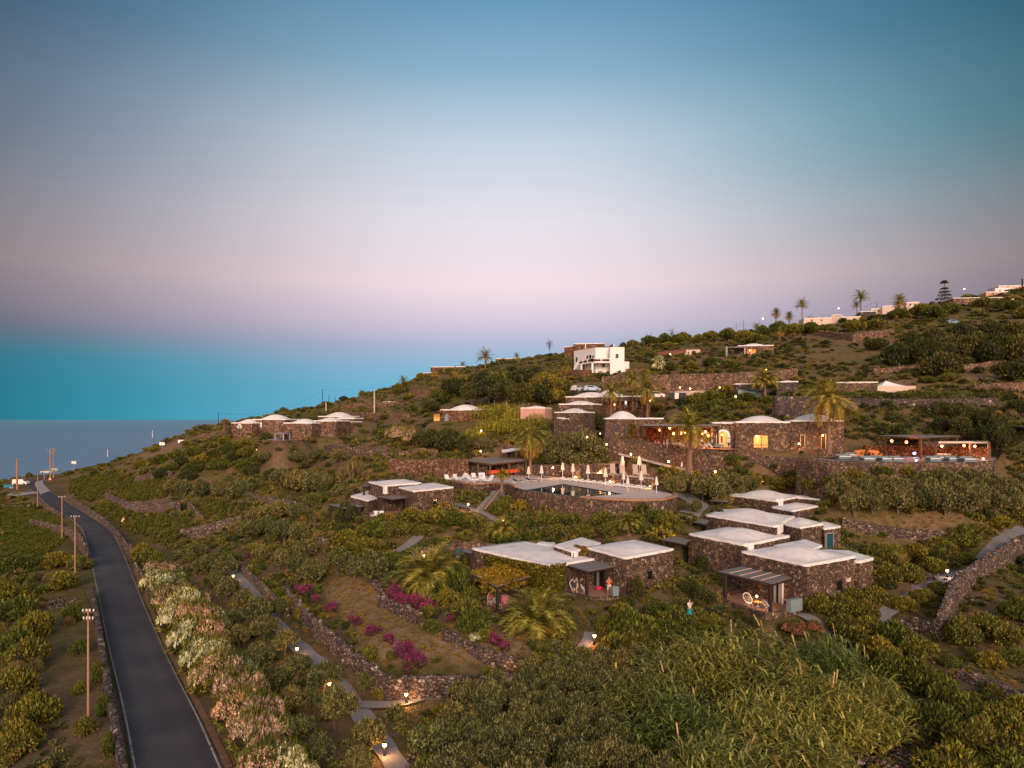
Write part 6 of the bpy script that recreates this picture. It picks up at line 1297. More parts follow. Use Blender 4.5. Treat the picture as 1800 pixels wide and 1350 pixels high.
for px, y0, y1, R in ((1425,578,564,13),(1450,580,566,12),(1370,596,582,14),(1330,584,574,10),(1290,630,620,9),(1480,584,572,11)): palm(px, y0, y1, R, 'tall2', f"low wild palm on the upper slope {where(px, y0)}", .2, D=215 if y0 > 585 else 268)
palm(882,862,838,18,'low','small palm on top of the curved pool wall stairs', .2, D=100) 
# umbrella pine and araucaria on the skyline
ar = empty('araucaria', P(1660,526,300), 0, 'layered dark conifer standing above the right skyline', 'tree'); mb = MB(); p = P(1660,526,300); mb.tube([p-Vector((0,0,3)), p+Vector((0,0,8))], [.3,.1], 6); mb.build('trunk', M['bark'], ar); rng = np.random.default_rng(5); pts = []
for z_, r_ in ((.5,3.4),(2.0,2.9),(3.4,2.3),(4.8,1.6),(7.4,1.7),(7.9,1.0)):
    a = rng.uniform(0, 2*PI, 260); rr = r_*np.sqrt(rng.random(260)); pts.append(np.c_[p.x+rr*np.cos(a), p.y+rr*np.sin(a), p.z+z_+rng.normal(size=260)*.15-rr*.08])
pts = np.concatenate(pts)-np.array(p); q = quads(pts, .3, 1.3, rng.normal(size=pts.shape), .5, rng); add_obj(np_mesh('foliage', q, np.arange(len(q)).reshape(-1, 4), M['darkleaf']), ar)
for px, py, R_, lb in ((966,610,4,'small dark conifer on the skyline left of the stone ridge house'),(1181,592,5,'small round headed tree on the skyline above the red tiled house')):
    D_ = 255; o = empty('skyline_tree', P(px, py+8, D_), 0, lb, 'tree'); mb = MB(); p = P(px, py+8, D_); mb.tube([p, P(px, py-3, D_)], .12, 5); mb.build('trunk', M['bark'], o); pts = rng.normal(size=(260, 3))*np.array([.6,.6,.9])+np.array(P(px, py-5, D_))-np.array(p); q = quads(pts, .2, 1.2, rng.normal(size=pts.shape), .5, rng); add_obj(np_mesh('crown', q, np.arange(len(q)).reshape(-1, 4), M['darkleaf']), o)

# ---------- reeds
def reed_arrays(rng, n, rx, ry, h, lean, leaves=11, leafl=.75, lw=.028, az=None):
    Q = []; Pm_ = []
    for k in range(n):
        a, r = rng.uniform(0, 2*PI), math.sqrt(rng.random()); b = np.array([rx*r*math.cos(a), ry*r*math.sin(a), 0.]); hh = h*rng.uniform(.70, 1.10)*(1-.42*r*r); la = (az if az is not None else rng.uniform(0, 2*PI))+rng.normal()*.5; ln = lean*rng.uniform(.3, 1.6)+.35*r
        outd = np.array([math.cos(la), math.sin(la), 0])*.6+np.array([math.cos(a), math.sin(a), 0])*.5*r
        def pt(u): return b+np.array([0,0,1])*hh*u*(1-.10*u*ln)+outd*ln*hh*.45*u*u
        sd = np.array([-outd[1], outd[0], 0]); sd /= np.linalg.norm(sd)+1e-9
        for i in range(4):
            p0, p1 = pt(i/4), pt((i+1)/4); Q += [p0-sd*.012, p1-sd*.010, p1+sd*.010, p0+sd*.012]
        for i in range(leaves):
            u = .38+.62*(i+rng.random()*.5)/leaves; p = pt(min(u, 1)); az_ = la+rng.normal()*.75+(0 if i % 2 else PI*.6); d = np.array([math.cos(az_), math.sin(az_), rng.uniform(.5, 1.3)]); d /= np.linalg.norm(d); L = leafl*rng.uniform(.65, 1.2); w0 = lw*rng.uniform(.8, 1.2); sd2 = np.array([-math.sin(az_), math.cos(az_), 0])
            q0 = p
            for s in range(3):
                q1 = q0+d*L/3; w1 = w0*(1-.5*(s+1)/3) if s < 2 else w0*.15; Q += [q0-sd2*w0, q1-sd2*w1, q1+sd2*w1, q0+sd2*w0]; q0 = q1; w0 = w1; d = d+np.array([math.cos(la)*.25, math.sin(la)*.25, -.55]); d /= np.linalg.norm(d)
        if rng.random() < .03:
            t1 = pt(1); dd = pt(1)-pt(.8); dd /= np.linalg.norm(dd); e = t1+dd*.95
            for _ in range(6): o1 = rng.normal(size=3)*.03; Pm_ += [t1+o1*.3-sd*.02, e+o1-sd*.015, e+o1+sd*.015, t1+o1*.3+sd*.02]
    return np.array(Q), np.array(Pm_)
def reeds(label, x, y, n, rx, ry, h, lean, mat='reed', seed=1, leafl=.75, lw=.028, az=None, leaves=11, group=None):
    rng = np.random.default_rng(seed); q, pm = reed_arrays(rng, n, rx, ry, h, lean, leaves, leafl, lw, az); z = H(x, y); o = empty('reed_clump', (x, y, z-.2), 0, label, 'reeds', group)
    # stems follow the slope of the ground
    base = Hs(q[:,0]+x, q[:,1]+y)-z; q[:,2] += base*.0
    me = mesh_mixed('foliage', q, None, None, M[mat], M['core'], [(pm, M['plume'])] if len(pm) else None); a = bpy.data.objects.new('foliage', me); C.objects.link(a); link_kid(a, o)
RG = 'clumps of giant reed in the foreground'
for i, (px, D, n, rx, ry, h, lb) in enumerate([(1150,47,300,2.6,2.4,4.6,'leftmost giant reed clump, its pale stems leaning over the olives'),(1215,43,380,3.0,2.6,4.8,'giant reed clump in the lower left of the reed bed'),(1270,50,420,3.4,2.6,5.2,'tallest giant reed clump at the top of the reed bed'),(1330,42,420,3.2,2.6,4.9,'giant reed clump in the middle front of the reed bed'),
  (1360,51,340,3.0,2.6,4.9,'giant reed clump behind the middle of the reed bed'),(1420,46,400,3.2,2.8,4.7,'broad giant reed clump right of the middle'),(1480,43,340,2.8,2.6,4.3,'giant reed clump on the lower right of the reed bed'),(1430,39,340,2.8,2.2,4.0,'front giant reed clump above the dark stones'),(1540,46,260,2.4,2.4,3.4,'short rightmost giant reed clump'),(1240,38,340,2.8,2.2,4.2,'giant reed clump at the bottom edge of the photograph'),(1185,50,220,2.2,2.0,4.2,'thin giant reed clump at the upper left of the reed bed'),(1470,50,260,2.6,2.2,4.0,'giant reed clump at the upper right of the reed bed')]):
    reeds(lb, (px-HX)*D/F, D, int(n*.62), rx*.9, ry*.9, h*1.08, .8, seed=20+i, group=RG, az=[2.9,3.5,2.4,.5,2.9,3.3,.2,2.7,3.6,.4,3.0,2.2][i], lw=.050, leafl=1.15, leaves=10)
YG = 'clumps of yellow green reed behind the pool terrace'
for i, (px, D, n, rx, ry, h) in enumerate([(835,140,150,3.2,2.5,2.8),(865,143,200,3.6,3,4.2),(890,141,210,3.6,3,4.8),(912,146,200,3.4,3,5.2),(850,149,160,3.4,3,4.0),(885,151,200,4,3,5.0),(940,140,120,2.6,2.4,3.2)]):
    reeds(f"yellow green reed clump {['lowest on the left','left of the middle','in the front middle','highest towards the palm','behind on the left','behind in the middle','rightmost near the tall palm'][i]}", (px-HX)*D/F, D, n, rx, ry, h, .45, 'reedyellow', 60+i, 1.0, .05, 0.3, 8, YG)
# hedge under the tent
def hedge(pix, h, w_, label, mat='lentisk', dens=900):
    pts = [hit(a, b) for a, b in pix]; rng = np.random.default_rng(9); Cs = []
    for a, b in zip(pts, pts[1:]):
        L = (b-a).length; n = int(L*dens/3); u = rng.random(n); d = np.array((b-a).normalized()); s = np.array([-d[1], d[0], 0]); v = rng.uniform(-1, 1, n); zz = rng.random(n); side = rng.random(n) < .5; v = np.where(side, np.sign(v), v); zz = np.where(side, zz, 1)
        p = np.array(a)+(np.array(b)-np.array(a))*u[:,None]+s*(v*w_/2)[:,None]; p[:,2] = Hs(p[:,0], p[:,1])+zz*h+rng.normal(size=n)*.05; Cs.append(p)
    Cs = np.concatenate(Cs); c = pts[len(pts)//2]; q = quads(Cs-np.array(c), .11, 1.2, rng.normal(size=Cs.shape)+np.array([0,0,.5]), .5, rng, .6); o = empty('hedge', c, 0, label, 'hedge'); add_obj(np_mesh('foliage', q, np.arange(len(q)).reshape(-1, 4), M[mat]), o)
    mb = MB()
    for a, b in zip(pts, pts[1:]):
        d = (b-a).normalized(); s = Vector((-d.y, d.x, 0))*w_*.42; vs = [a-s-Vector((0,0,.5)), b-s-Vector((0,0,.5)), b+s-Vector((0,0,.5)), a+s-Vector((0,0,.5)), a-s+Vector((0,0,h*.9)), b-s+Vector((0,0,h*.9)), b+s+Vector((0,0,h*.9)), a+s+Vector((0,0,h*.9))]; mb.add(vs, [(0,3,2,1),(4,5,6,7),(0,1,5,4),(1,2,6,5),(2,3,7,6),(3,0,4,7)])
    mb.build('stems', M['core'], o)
hedge([(1355,697),(1420,698),(1500,699),(1600,698),(1690,697),(1760,697)], .75, 1.2, 'long clipped green hedge along the top of the dark retaining wall'); hedge([(1295,701),(1330,702),(1362,700)], .7, 1.0, 'short clipped hedge in front of the dark blue van'); hedge([(385,983),(420,985),(445,980),(470,972)], .8, 1.6, 'low trimmed hedge at the top of the grove path')
hedge([(640,1000),(665,975),(690,962)], .7, 1.6, 'low trimmed hedge left of the paved path under the left villa'); hedge([(705,985),(735,970),(770,958)], .7, 1.6, 'low trimmed hedge right of the paved path under the left villa')
# ================================================================ uncountable cover: scrub, vine rows, dry grass (instanced)
def scatter(name, kinds, pts, label, cat='scrub'):
    if not len(pts): return
    pts = np.array(pts, np.float32)          # x y z r h rot idx
    me = bpy.data.meshes.new(name); me.vertices.add(len(pts)); me.vertices.foreach_set('co', pts[:,:3].ravel())
    a = me.attributes.new('sc', 'FLOAT_VECTOR', 'POINT'); a.data.foreach_set('vector', np.c_[pts[:,3], pts[:,3], pts[:,4]].astype(np.float32).ravel())
    a = me.attributes.new('rt', 'FLOAT_VECTOR', 'POINT'); a.data.foreach_set('vector', np.c_[pts[:,5]*0, pts[:,5]*0, pts[:,5]].astype(np.float32).ravel())
    a = me.attributes.new('ix', 'INT', 'POINT'); a.data.foreach_set('value', pts[:,6].astype(np.int32))
    me.update(); o = bpy.data.objects.new(name, me); C.objects.link(o); tag(o, label, cat, kind='stuff')
    col = bpy.data.collections.new(name+'_sources')
    for i, k in enumerate(kinds): s = bpy.data.objects.new(f'{name}_{i:02d}', PR[k]); col.objects.link(s)
    ng = bpy.data.node_groups.new(name, 'GeometryNodeTree'); ng.interface.new_socket('Geometry', in_out='INPUT', socket_type='NodeSocketGeometry'); ng.interface.new_socket('Geometry', in_out='OUTPUT', socket_type='NodeSocketGeometry')
    n = ng.nodes; gi, go = n.new('NodeGroupInput'), n.new('NodeGroupOutput'); ip = n.new('GeometryNodeInstanceOnPoints'); ci = n.new('GeometryNodeCollectionInfo'); ci.inputs['Collection'].default_value = col; ci.inputs['Separate Children'].default_value = True; ci.inputs['Reset Children'].default_value = True
    def attr(nm, ty): x = n.new('GeometryNodeInputNamedAttribute'); x.data_type = ty; x.inputs[0].default_value = nm; return next(s for s in x.outputs if s.enabled)
    L = ng.links; L.new(gi.outputs[0], ip.inputs['Points']); L.new(ci.outputs[0], ip.inputs['Instance']); ip.inputs['Pick Instance'].default_value = True
    L.new(attr('ix', 'INT'), ip.inputs['Instance Index']); L.new(attr('sc', 'FLOAT_VECTOR'), ip.inputs['Scale'])
    er = n.new('FunctionNodeEulerToRotation'); L.new(attr('rt', 'FLOAT_VECTOR'), er.inputs[0]); L.new(er.outputs[0], ip.inputs['Rotation']); L.new(ip.outputs[0], go.inputs[0])
    md = o.modifiers.new('instances', 'NODES'); md.node_group = ng; return o
# where nothing may be scattered
BLOCKP = [(np.array(p), z) for p, z, f_ in PADS]
PATHQ = [(q, w_) for q, w_ in PATHS]
def free(x, y, m=1.0):
    ok = np.ones(len(x), bool)
    for p, _ in BLOCKP:
        c = p.mean(0); R = np.linalg.norm(p-c, axis=1).max()+m; k = (x-c[0])**2+(y-c[1])**2 < R*R
        if k.any():
            pp = c+(p-c)*(1+m/np.maximum(1, np.linalg.norm(p-c, axis=1).mean())); ok &= ~(k & inpoly(x, y, [tuple(v) for v in pp]))
    for q, w_ in PATHQ:
        for a in q[::2]: ok &= (x-a[0])**2+(y-a[1])**2 > (w_/2+.5+m*.6)**2
    best = np.full(len(x), 1e9)
    for a, b, wa in zip(RC[:-1], RC[1:], RWd[:-1]):
        d = b-a; L = d@d+1e-9; t_ = np.clip(((x-a[0])*d[0]+(y-a[1])*d[1])/L, 0, 1); best = np.minimum(best, np.hypot(x-a[0]-t_*d[0], y-a[1]-t_*d[1])-wa)
    return ok & (best > 1.0+m*.7)
VY = [([(0,892),(60,895),(120,915),(150,940),(160,985),(120,1010),(0,1010)], 100), ([(165,890),(190,885),(240,905),(330,915),(345,930),(255,975),(225,950)], 100), ([(85,850),(170,835),(300,842),(330,870),(225,885),(150,882)], 150), ([(340,872),(380,880),(450,905),(420,918),(360,915)], 110)]
CLEAR = [f[0] for f in FIELDS[:2]]+[FIELDS[2][0]]
rng = np.random.default_rng(77)
def band(y0, y1, t0, t1, n):
    y = np.sqrt(rng.uniform(y0*y0, y1*y1, n)); x = y*rng.uniform(t0, t1, n); z = Hs(x, y); px, py = HX+F*x/y, HY-F*(z-CZ)/y; return x, y, z, px, py
kinds = [('scrub',0),('scrub',1),('scrub',2),('scrub',3),('scrubdark',0),('scrubdark',1),('scrubolive',0),('scrubolive',1),('scrubyel',0),('scrubyel',1),('tuft',0),('tuft',1),('scrub',4),('scrub',5),('scrubdry',0),('scrubdry',1)]
def patch(x, y): return np.sin(x*.06+2*np.sin(y*.03))+np.sin(y*.075+1.5*np.sin(x*.045))+.6*np.sin(x*.21+y*.13)
for nm, y0, y1, t0, t1, n, rr, lb in (('foreground_scrub', 30, 75, -.95, .95, 6500, (.3,.85), 'low mixed scrub covering the near slopes and verges'), ('middle_scrub', 75, 140, -.95, .95, 15000, (.4,1.25), 'mixed scrub covering the middle of the hillside'), ('far_scrub', 140, 420, -.95, .95, 34000, (.6,1.7), 'dense scrub covering the upper slope and the skyline')):
    x, y, z, px, py = band(y0, y1, t0, t1, n); pv = patch(x, y); fv_ = field_val(x, y, z)
    keep = (z > CZ-40) & free(x, y, .9)
    for v, _ in VY: keep &= ~(inpoly(px, py, v) & (y < 320))
    keep &= rng.random(n) > np.clip(fv_*1.7, 0, .975)
    right = np.clip((px-500)/900, 0, 1); keep &= rng.random(n) < np.clip(.68+.20*pv+.22*right, .45, .97)
    x, y, z, px, py, pv = [k[keep] for k in (x, y, z, px, py, pv)]; m = len(x); u = rng.random(m); r = rng.uniform(*rr, m)*(.8+.5*(rng.random(m) < .15)); h = r*rng.uniform(.55, 1.1, m)*(.85 if y0 > 130 else 1)
    pd = np.clip(.10+.25*(px > 1150)*(py < 800)+.1*(px > 1300), 0, 1); ix = np.where(u < pd, rng.integers(4, 6, m), np.where(u < pd+.22, rng.integers(6, 8, m), np.where(u < pd+.45, rng.integers(8, 10, m), np.where(u < pd+.50, rng.integers(10, 12, m), np.where(u < pd+.56, rng.integers(14, 16, m), np.where(u < pd+.68, rng.integers(12, 14, m), rng.integers(0, 4, m)))))))
    scatter(nm, kinds, np.c_[x, y, z-.08, r, h*1.3, rng.uniform(0, 6.28, m), ix], lb, 'scrub')
# vine rows
pts = []
for poly, dmax in VY:
    cx = sum(p[0] for p in poly)/len(poly); cy = sum(p[1] for p in poly)/len(poly); c = hit(cx, cy)
    if c is None: continue
    ang = {0: 1.05, 1: 1.9, 2: 1.9, 3: 1.9}[[k for k, v in enumerate(VY) if v[0] is poly][0]]+.0
    ca, sa = math.cos(ang), math.sin(ang)
    for i in range(-40, 41):
        for j in range(-70, 71):
            a, b = i*2.9, j*1.1; x, y = c.x+a*sa+b*ca+random.uniform(-.2,.2), c.y-a*ca+b*sa+random.uniform(-.2,.2)
            if y < 30: continue
            pts.append((x, y))
pts = np.array(pts); z = Hs(pts[:,0], pts[:,1]); px, py = HX+F*pts[:,0]/pts[:,1], HY-F*(z-CZ)/pts[:,1]; ok = np.zeros(len(pts), bool)
for poly, dm in VY: ok |= inpoly(px, py, poly)
ok &= free(pts[:,0], pts[:,1], .4) & (pts[:,1] < 330) & (rng.random(len(pts)) < .9); pts, z = pts[ok], z[ok]; m = len(pts); r = rng.uniform(.48, .72, m)
scatter('vineyard_rows', [('vineplant',0),('vineplant',1)], np.c_[pts, z-.05, r, r*1.15, rng.uniform(0, 6.28, m), rng.integers(0, 2, m)], 'low green vines planted in rows on both sides of the road', 'vines')
# dry grass in the fields
x, y, z, px, py = band(40, 110, -.6, .9, 52000); fv_ = field_val(x, y, z); keep = (rng.random(len(x)) < fv_*.55) & free(x, y, .1); x, y, z = x[keep], y[keep], z[keep]; m = len(x); r = rng.uniform(.10, .26, m)
scatter('dry_grass', [('tuft',0),('tuft',1)], np.c_[x, y, z-.03, r, r*rng.uniform(.8, 1.8, m), rng.uniform(0, 6.28, m), rng.integers(0, 2, m)], 'short dry tawny grass standing in the fallow fields', 'grass')
# small white flowers of the roadside field
# ================================================================ lamps
def mkmesh(name, mb, mats):
    me = bpy.data.meshes.new(name); me.from_pydata(mb.v, [], mb.f); mats = mats if isinstance(mats, list) else [mats]
    for m_ in mats: me.materials.append(m_)
    if len(mats) > 1: me.polygons.foreach_set('material_index', mb.m)
    me.update(); return me
mb = MB(); mb.lathe((0,0,0), [(.10,0),(.085,.05),(.085,.62),(.10,.66)], 8); mb.tube([(0,.05,.6),(0,.07,.98)], .025, 5); mb.lathe((0,0,.9), [(.12,.0),(.13,.05),(.03,.10)], 8); ME_POST = mkmesh('post', mb, M['black'])
mb = MB(); mb.ball((0,0,0), .14, 10); ME_GL = {k: mkmesh('globe', mb, M[k]) for k in ('globe','globewhite','globered','globeblue')}
LCOL = {'globe': (1,.46,.16), 'globewhite': (1,.7,.5), 'globered': (1,.30,.10), 'globeblue': (.5,.55,1)}
LDAT = {}
def ldat(kind, e, shadow=True):
    k = (kind, e)
    if k not in LDAT:
        l = bpy.data.lights.new('lamp_light', 'POINT'); l.energy = e*3.4; l.color = LCOL[kind]; l.shadow_soft_size = .12; LDAT[k] = l
    return LDAT[k]
def lamp(px, py, label, kind='globe', e=28, style='bollard', D=None, gs=1.0, dz=.82, group=None):
    """px,py: the glowing globe. bollards stand on the ground under it, wall and hanging lamps float at D on a bracket or cord"""
    if style == 'bollard':
        p = hit(px, py+dz*F/(D or hit(px, py+8).y)) if D is None else Vector(((px-HX)*D/F, D, CZ+(HY-py)*D/F-dz))
        top = Vector((p.x, p.y, p.z+dz)); o = empty('garden_lamp', p, 0, label, 'lamp', group); po = bpy.data.objects.new('post', ME_POST); C.objects.link(po); link_kid(po, o); po.scale = (1,1,dz/.82)
    else:
        top = P(px, py, D); o = empty('wall_lamp' if style == 'wall' else 'hanging_lamp', top, 0, label, 'lamp', group); mb = MB()
        if style == 'wall': mb.box((top.x, top.y+.2, top.z+.14), (.2,.4,.05)); mb.box((top.x, top.y+.38, top.z), (.14,.06,.36)); mb.build('bracket', M['black'], o)
        elif style == 'stake': mb.tube([top-Vector((0,0,1.0)), top], .03, 5); mb.build('post', M['black'], o)
        else: mb.tube([top, top+Vector((0,0,.55))], .015, 4); mb.lathe((top.x, top.y, top.z+.1), [(.16,0),(.05,.12)], 8); mb.build('cord', M['black'], o)
    gl = bpy.data.objects.new('globe', ME_GL[kind]); C.objects.link(gl); link_kid(gl, o); gl.location = (0,0,dz-.02) if style == 'bollard' else (0,-.04,0); gl.scale = (gs,)*3
    li = bpy.data.objects.new('lamp_light', ldat(kind, e)); C.objects.link(li); li.location = top+Vector((0,-.22,-.12)); li.parent = None
    return o
for a in [(676,1309,'lit black bollard lamp beside the lowest garden path'),(714,1220,'lit bollard lamp at the corner of the dry field wall and the path'),(878,1184,'lit lamp at the foot of the wall between the two dry fields'),(1030,1161,'lit lamp rising from the front olive thicket'),(1045,1117,'lit bollard lamp right of the huge low palm'),
          (745,976,'lit lamp above the low palm with arching fronds'),(667,929,'lit lamp in front of the left villa wall'),(884,914,'lit lamp on the bank under the pool wall'),(354,987,'small lit lamp behind the first oleanders'),(410,1012,'lit lamp at the top of the grove path'),(442,1053,'lit lamp halfway along the upper grove path'),
          (522,1140,'lit lamp between olives on the middle grove path'),(579,1201,'small lit lamp on the lower grove path')]: lamp(*a, e=34 if a[0] > 600 else 16, gs=1.0)
lamp(1665,1003,'lit lamp on the long right hand path', 'globewhite', 22)
lamp(1340,843,'lit lamp at the foot of the great retaining wall, right end', e=60); lamp(1257,828,'lit lamp in front of the great retaining wall beside the tall palm', e=60, D=100)
lamp(823,886,'bright lamp beside the door of the curved pool wall', e=60, D=97.5); lamp(1009,870,'reserved',e=1) if False else None
lamp(1071,866,'black bollard lamp on the pool edge coping', e=20, D=94, gs=.8)
for px, py, D, lb in ((972,822,116.5,'left'),(1055,829,112.2,'right')): lamp(px, py, f'glowing wall lamp behind the far pool end, {lb} of the two on the upper wall', e=70, style='wall', D=D)
for px, py, D, lb in ((1011,838,116.3,'leftmost'),(1072,846,107.6,'middle'),(1142,855,100.0,'rightmost')): lamp(px, py, f'{lb} glowing wall lamp along the row of sun loungers', e=60, style='wall', D=D-.3)
lamp(1045,810,'tiny light in the great evergreen behind the pool', e=10, style='stake', D=116, gs=.7)
lamp(1032,768,'lit lamp over the crown of the great evergreen behind the pool', e=40, style='stake', D=112, gs=.9); lamp(1066,781,'lit wall lamp at the left end of the restaurant wall', e=70, style='wall', D=110); lamp(1109,798,'lit wall lamp above the ramp, left of the tall palm', e=90, style='wall', D=107); lamp(1175,811,'lit wall lamp above the ramp beside the palm trunk', e=90, style='wall', D=103.8)
lamp(1055,762,'small white lamp near the restaurant left corner', 'globewhite', 10, 'wall', 117.5, .7); lamp(1095,770,'small pale lamp at the foot of the restaurant', 'globewhite', 8, 'wall', 116, .6)
for px, py, D in ((788,841,119),(820,838,120.5)): lamp(px, py, 'small lit lamp among the deck chairs, '+('left' if px < 800 else 'right')+' one', e=24, D=D, dz=.4, gs=.8)
for px, lb, k in ((1195,'left','globered'),(1213,'middle','globe'),(1265,'right','globered')): lamp(px, 681 if px != 1213 else 683, f'{lb} lamp of the three on the pale parking wall', k, 50, 'stake', 151.5 if px < 1250 else 149, 1.2)
lamp(1293,697,'orange lamp at the corner of the clipped hedge by the blue van', 'globered', 50, 'stake', 141, 1.5); lamp(1347,650,'orange lamp on the slope above the low dark van palm', 'globered', 60, 'stake', 172, 1.3); lamp(1143,704,'lit lamp beside the colonnade', 'globe', 40, 'wall', 146, 1)
for px, D, lb in ((1080,150,'left'),(1100,149,'right')): lamp(px, 711 if px == 1080 else 707, f'{lb} hanging lamp in the colonnade', 'globered' if px == 1080 else 'globewhite', 40, 'hang', D, 1.1)
for i, (px, py) in enumerate([(1160,756),(1177,752),(1184,762),(1197,761),(1203,760),(1221,764),(1235,762),(1240,759),(1245,765)]):
    lamp(px, py, f"orange lantern hanging in the dining hall, {['leftmost by the door','second from the left, high','third from the left','fourth, behind the fronds','fifth, just left of the palm trunk','right of the palm trunk','in the right cluster, lower left','in the right cluster, highest','in the right cluster, rightmost'][i]}", 'globered', 150, 'hang', 112.5-(px-1160)*.03, 1.5)
lamp(1269,764,'lantern hanging in the lit archway', 'globe', 30, 'hang', 107.6, 1.0); lamp(1330,767,'bright lamp at the corner of the wide lit opening', 'globe', 50, 'wall', 106, 1.3); lamp(1404,780,'small lamp at the narrow lit window', 'globe', 40, 'wall', 104, .9); lamp(1446,765,'lamp over the narrow door by the tallest palm', 'globe', 40, 'wall', 103.2, .9)
for px, py, D, k, g_ in ((1567,775,100,'globered',1.3),(1593,777,100,'globered',1.3),(1655,784,98,'globered',1.2),(1694,783,98,'globered',1.2),(1713,784,98,'globered',1.2)): lamp(px, py, f"reddish lamp hanging under the {'left' if px < 1600 else 'right'} pergola, {['first','second','third','fourth','last'][[1567,1593,1655,1694,1713].index(px)]} from the left", k, 110, 'hang', D, g_)
lamp(1607,797,'bluish white lamp at the back of the dining terrace', 'globeblue', 30, 'stake', 103, 1.3); lamp(1543.5,796,'small lamp between the orange armchairs', 'globewhite', 10, 'stake', 103, .8); lamp(1610,809,'bollard lamp at the front of the dining terrace', 'globewhite', 12, 'stake', 93.5, .9); lamp(1728,806,'small white lamp at the right end of the dining terrace', 'globewhite', 12, 'stake', 96, .8)
for i, (px, py, D, lb) in enumerate([(1375,597,240,'tiny light on the upper slope left of the dark palms'),(1431,592,245,'tiny light on the slope below the cream skyline house'),(1725,571,225,'bright tiny light under the dark carobs at right'),(1463,629,196,'tiny orange light above the tallest palm'),(1341,560,290,'street lamp on the skyline left of the fan palms'),(1474,542,290,'street lamp on the skyline left of the twin palms'),(1695,508,300,'street lamp on the skyline right of the conifer'),(1318,616,198,'lamp under the hammock pergola'),(1178,623,212,'left light in the red tiled house'),(1192,623,211,'right light in the red tiled house'),(846,757,138,'tiny light beside the yellow reeds'),(845,793,128,'tiny light on the bank above the pool bar'),(452,791,158,'white lamp below the domed houses')]):
    lamp(px, py, lb, 'globewhite' if i not in (3, 7) else 'globered', 20, 'stake', D, 1.3*D/200+.2)
# lamp in the right villa terrace with its lit low table
lamp(1330,1048,'small lit table lamp on the terrace of the right villa', 'globe', 22, 'stake', 64.5, .8)

# ================================================================ poles, wires, road signs
def pole(px, by, ty, r, label, arms=0, D=None, mat='polewood', name='utility_pole', armw=1.1, stub=None):
    p = hit_or(px, by, 240) if D is None else P(px, by, D)
    h = (by-ty)*p.y/F; o = empty(name, p, 0, label, 'pole'); mb = MB(); mb.tube([p-Vector((0,0,.4)), p+Vector((0,0,h))], [r, r*.72], 8); mb.build('pole', M[mat], o)
    for k in range(arms):
        z = p.z+h-.25-k*.55; mb = MB(); mb.box((p.x, p.y, z), (armw*2*(1-.15*k),.10,.10)); mb.build('crossarm', M['brownwood'], o); mb = MB(); m_ = 4
        for s in range(m_):
            x = p.x-armw*(1-.15*k)*.92+2*armw*(1-.15*k)*.92*s/(m_-1); mb = MB(); mb.lathe((x, p.y, z+.05), [(.03,0),(.055,.05),(.04,.09),(.055,.13),(.025,.19)], 6); mb.build('insulator', M['white'], o)
    return p+Vector((0,0,h))
tops = [pole(155,1262,1070,.085,'nearest wooden utility pole, with two crossarms of white insulators',2,armw=.42),pole(132,1012,906,.11,'second nearest utility pole, with one crossarm, left of the road',1,armw=.6),pole(109,951,872,.11,'third utility pole along the left of the road',1,armw=.6),pole(66,894,833,.11,'plain utility pole beside the blue road sign'),
 pole(30,860,806,.3,'thick weathered pole at the road junction'),pole(88.5,843,790,.26,'left pole of the cluster of tall poles at the bend',3,armw=1.2),pole(94,840,788,.22,'right pole of the cluster of tall poles at the bend',2,armw=1.0),pole(78,824,816,.15,'short post far behind the bend')]
pole(658,727,685,.22,'tall bare wooden pole standing on the left slope', mat='cream'); pole(573,722,707,.2,'short pale pole on the left slope', mat='cream'); pole(567,716,684,.12,'thin leaning dark mast on the left skyline', mat='darkwood')
for px, by, ty, lb in ((578,710,695,'thin mast right of the leaning mast'),(589,706,697,'shortest thin mast on the left skyline'),(384,748,724,'thin mast left of the domed houses'),(268,767,757,'pair of short white posts on the far left slope'),(189,801,790,'single white post on the coast skyline'),(1294,594,568,'left skyline antenna mast in the middle'),(1307,592,563,'right skyline antenna mast in the middle'),(1137,612,585,'thin antenna above the white house slope'),(1145,612,584,'second thin antenna above the white house slope'),(1541,550,530,'antenna mast between the skyline houses'),(1797,520,490,'concrete mast at the right edge of the skyline')):
    pole(px, by, ty, .10 if px < 1700 else .4, lb, D={578:228,589:230,384:190,268:215,189:230,1294:300,1307:300,1137:272,1145:272,1541:292,1797:300}[px], mat='darkwood' if px != 189 and px != 268 else 'white', name='mast')
def cable(a, b, sag, label):
    pts = [a.lerp(b, k/14)-Vector((0,0,sag*4*(k/14)*(1-k/14))) for k in range(15)]; c = a; mb = MB(); mb.tube(pts, .018, 4); tag(mb.build('overhead_cable', M['black'], base=c), label, 'cable')
cable(tops[0], tops[1], .8, 'overhead cable from the nearest pole to the second pole'); cable(tops[1], tops[2], .7, 'overhead cable between the second and third poles'); cable(tops[2], tops[3], .7, 'overhead cable between the third and plain poles')
cable(P(567,685,225), P(810,640,255), 3, 'long sagging cable climbing the left slope against the sky'); cable(P(384,726,190), P(567,687,225), 3, 'cable hanging over the domed houses'); cable(P(1170,592,290), P(1307,570,300), 1.5, 'cable along the middle skyline'); cable(P(1307,570,300), P(1541,532,292), 2, 'cable along the right skyline')
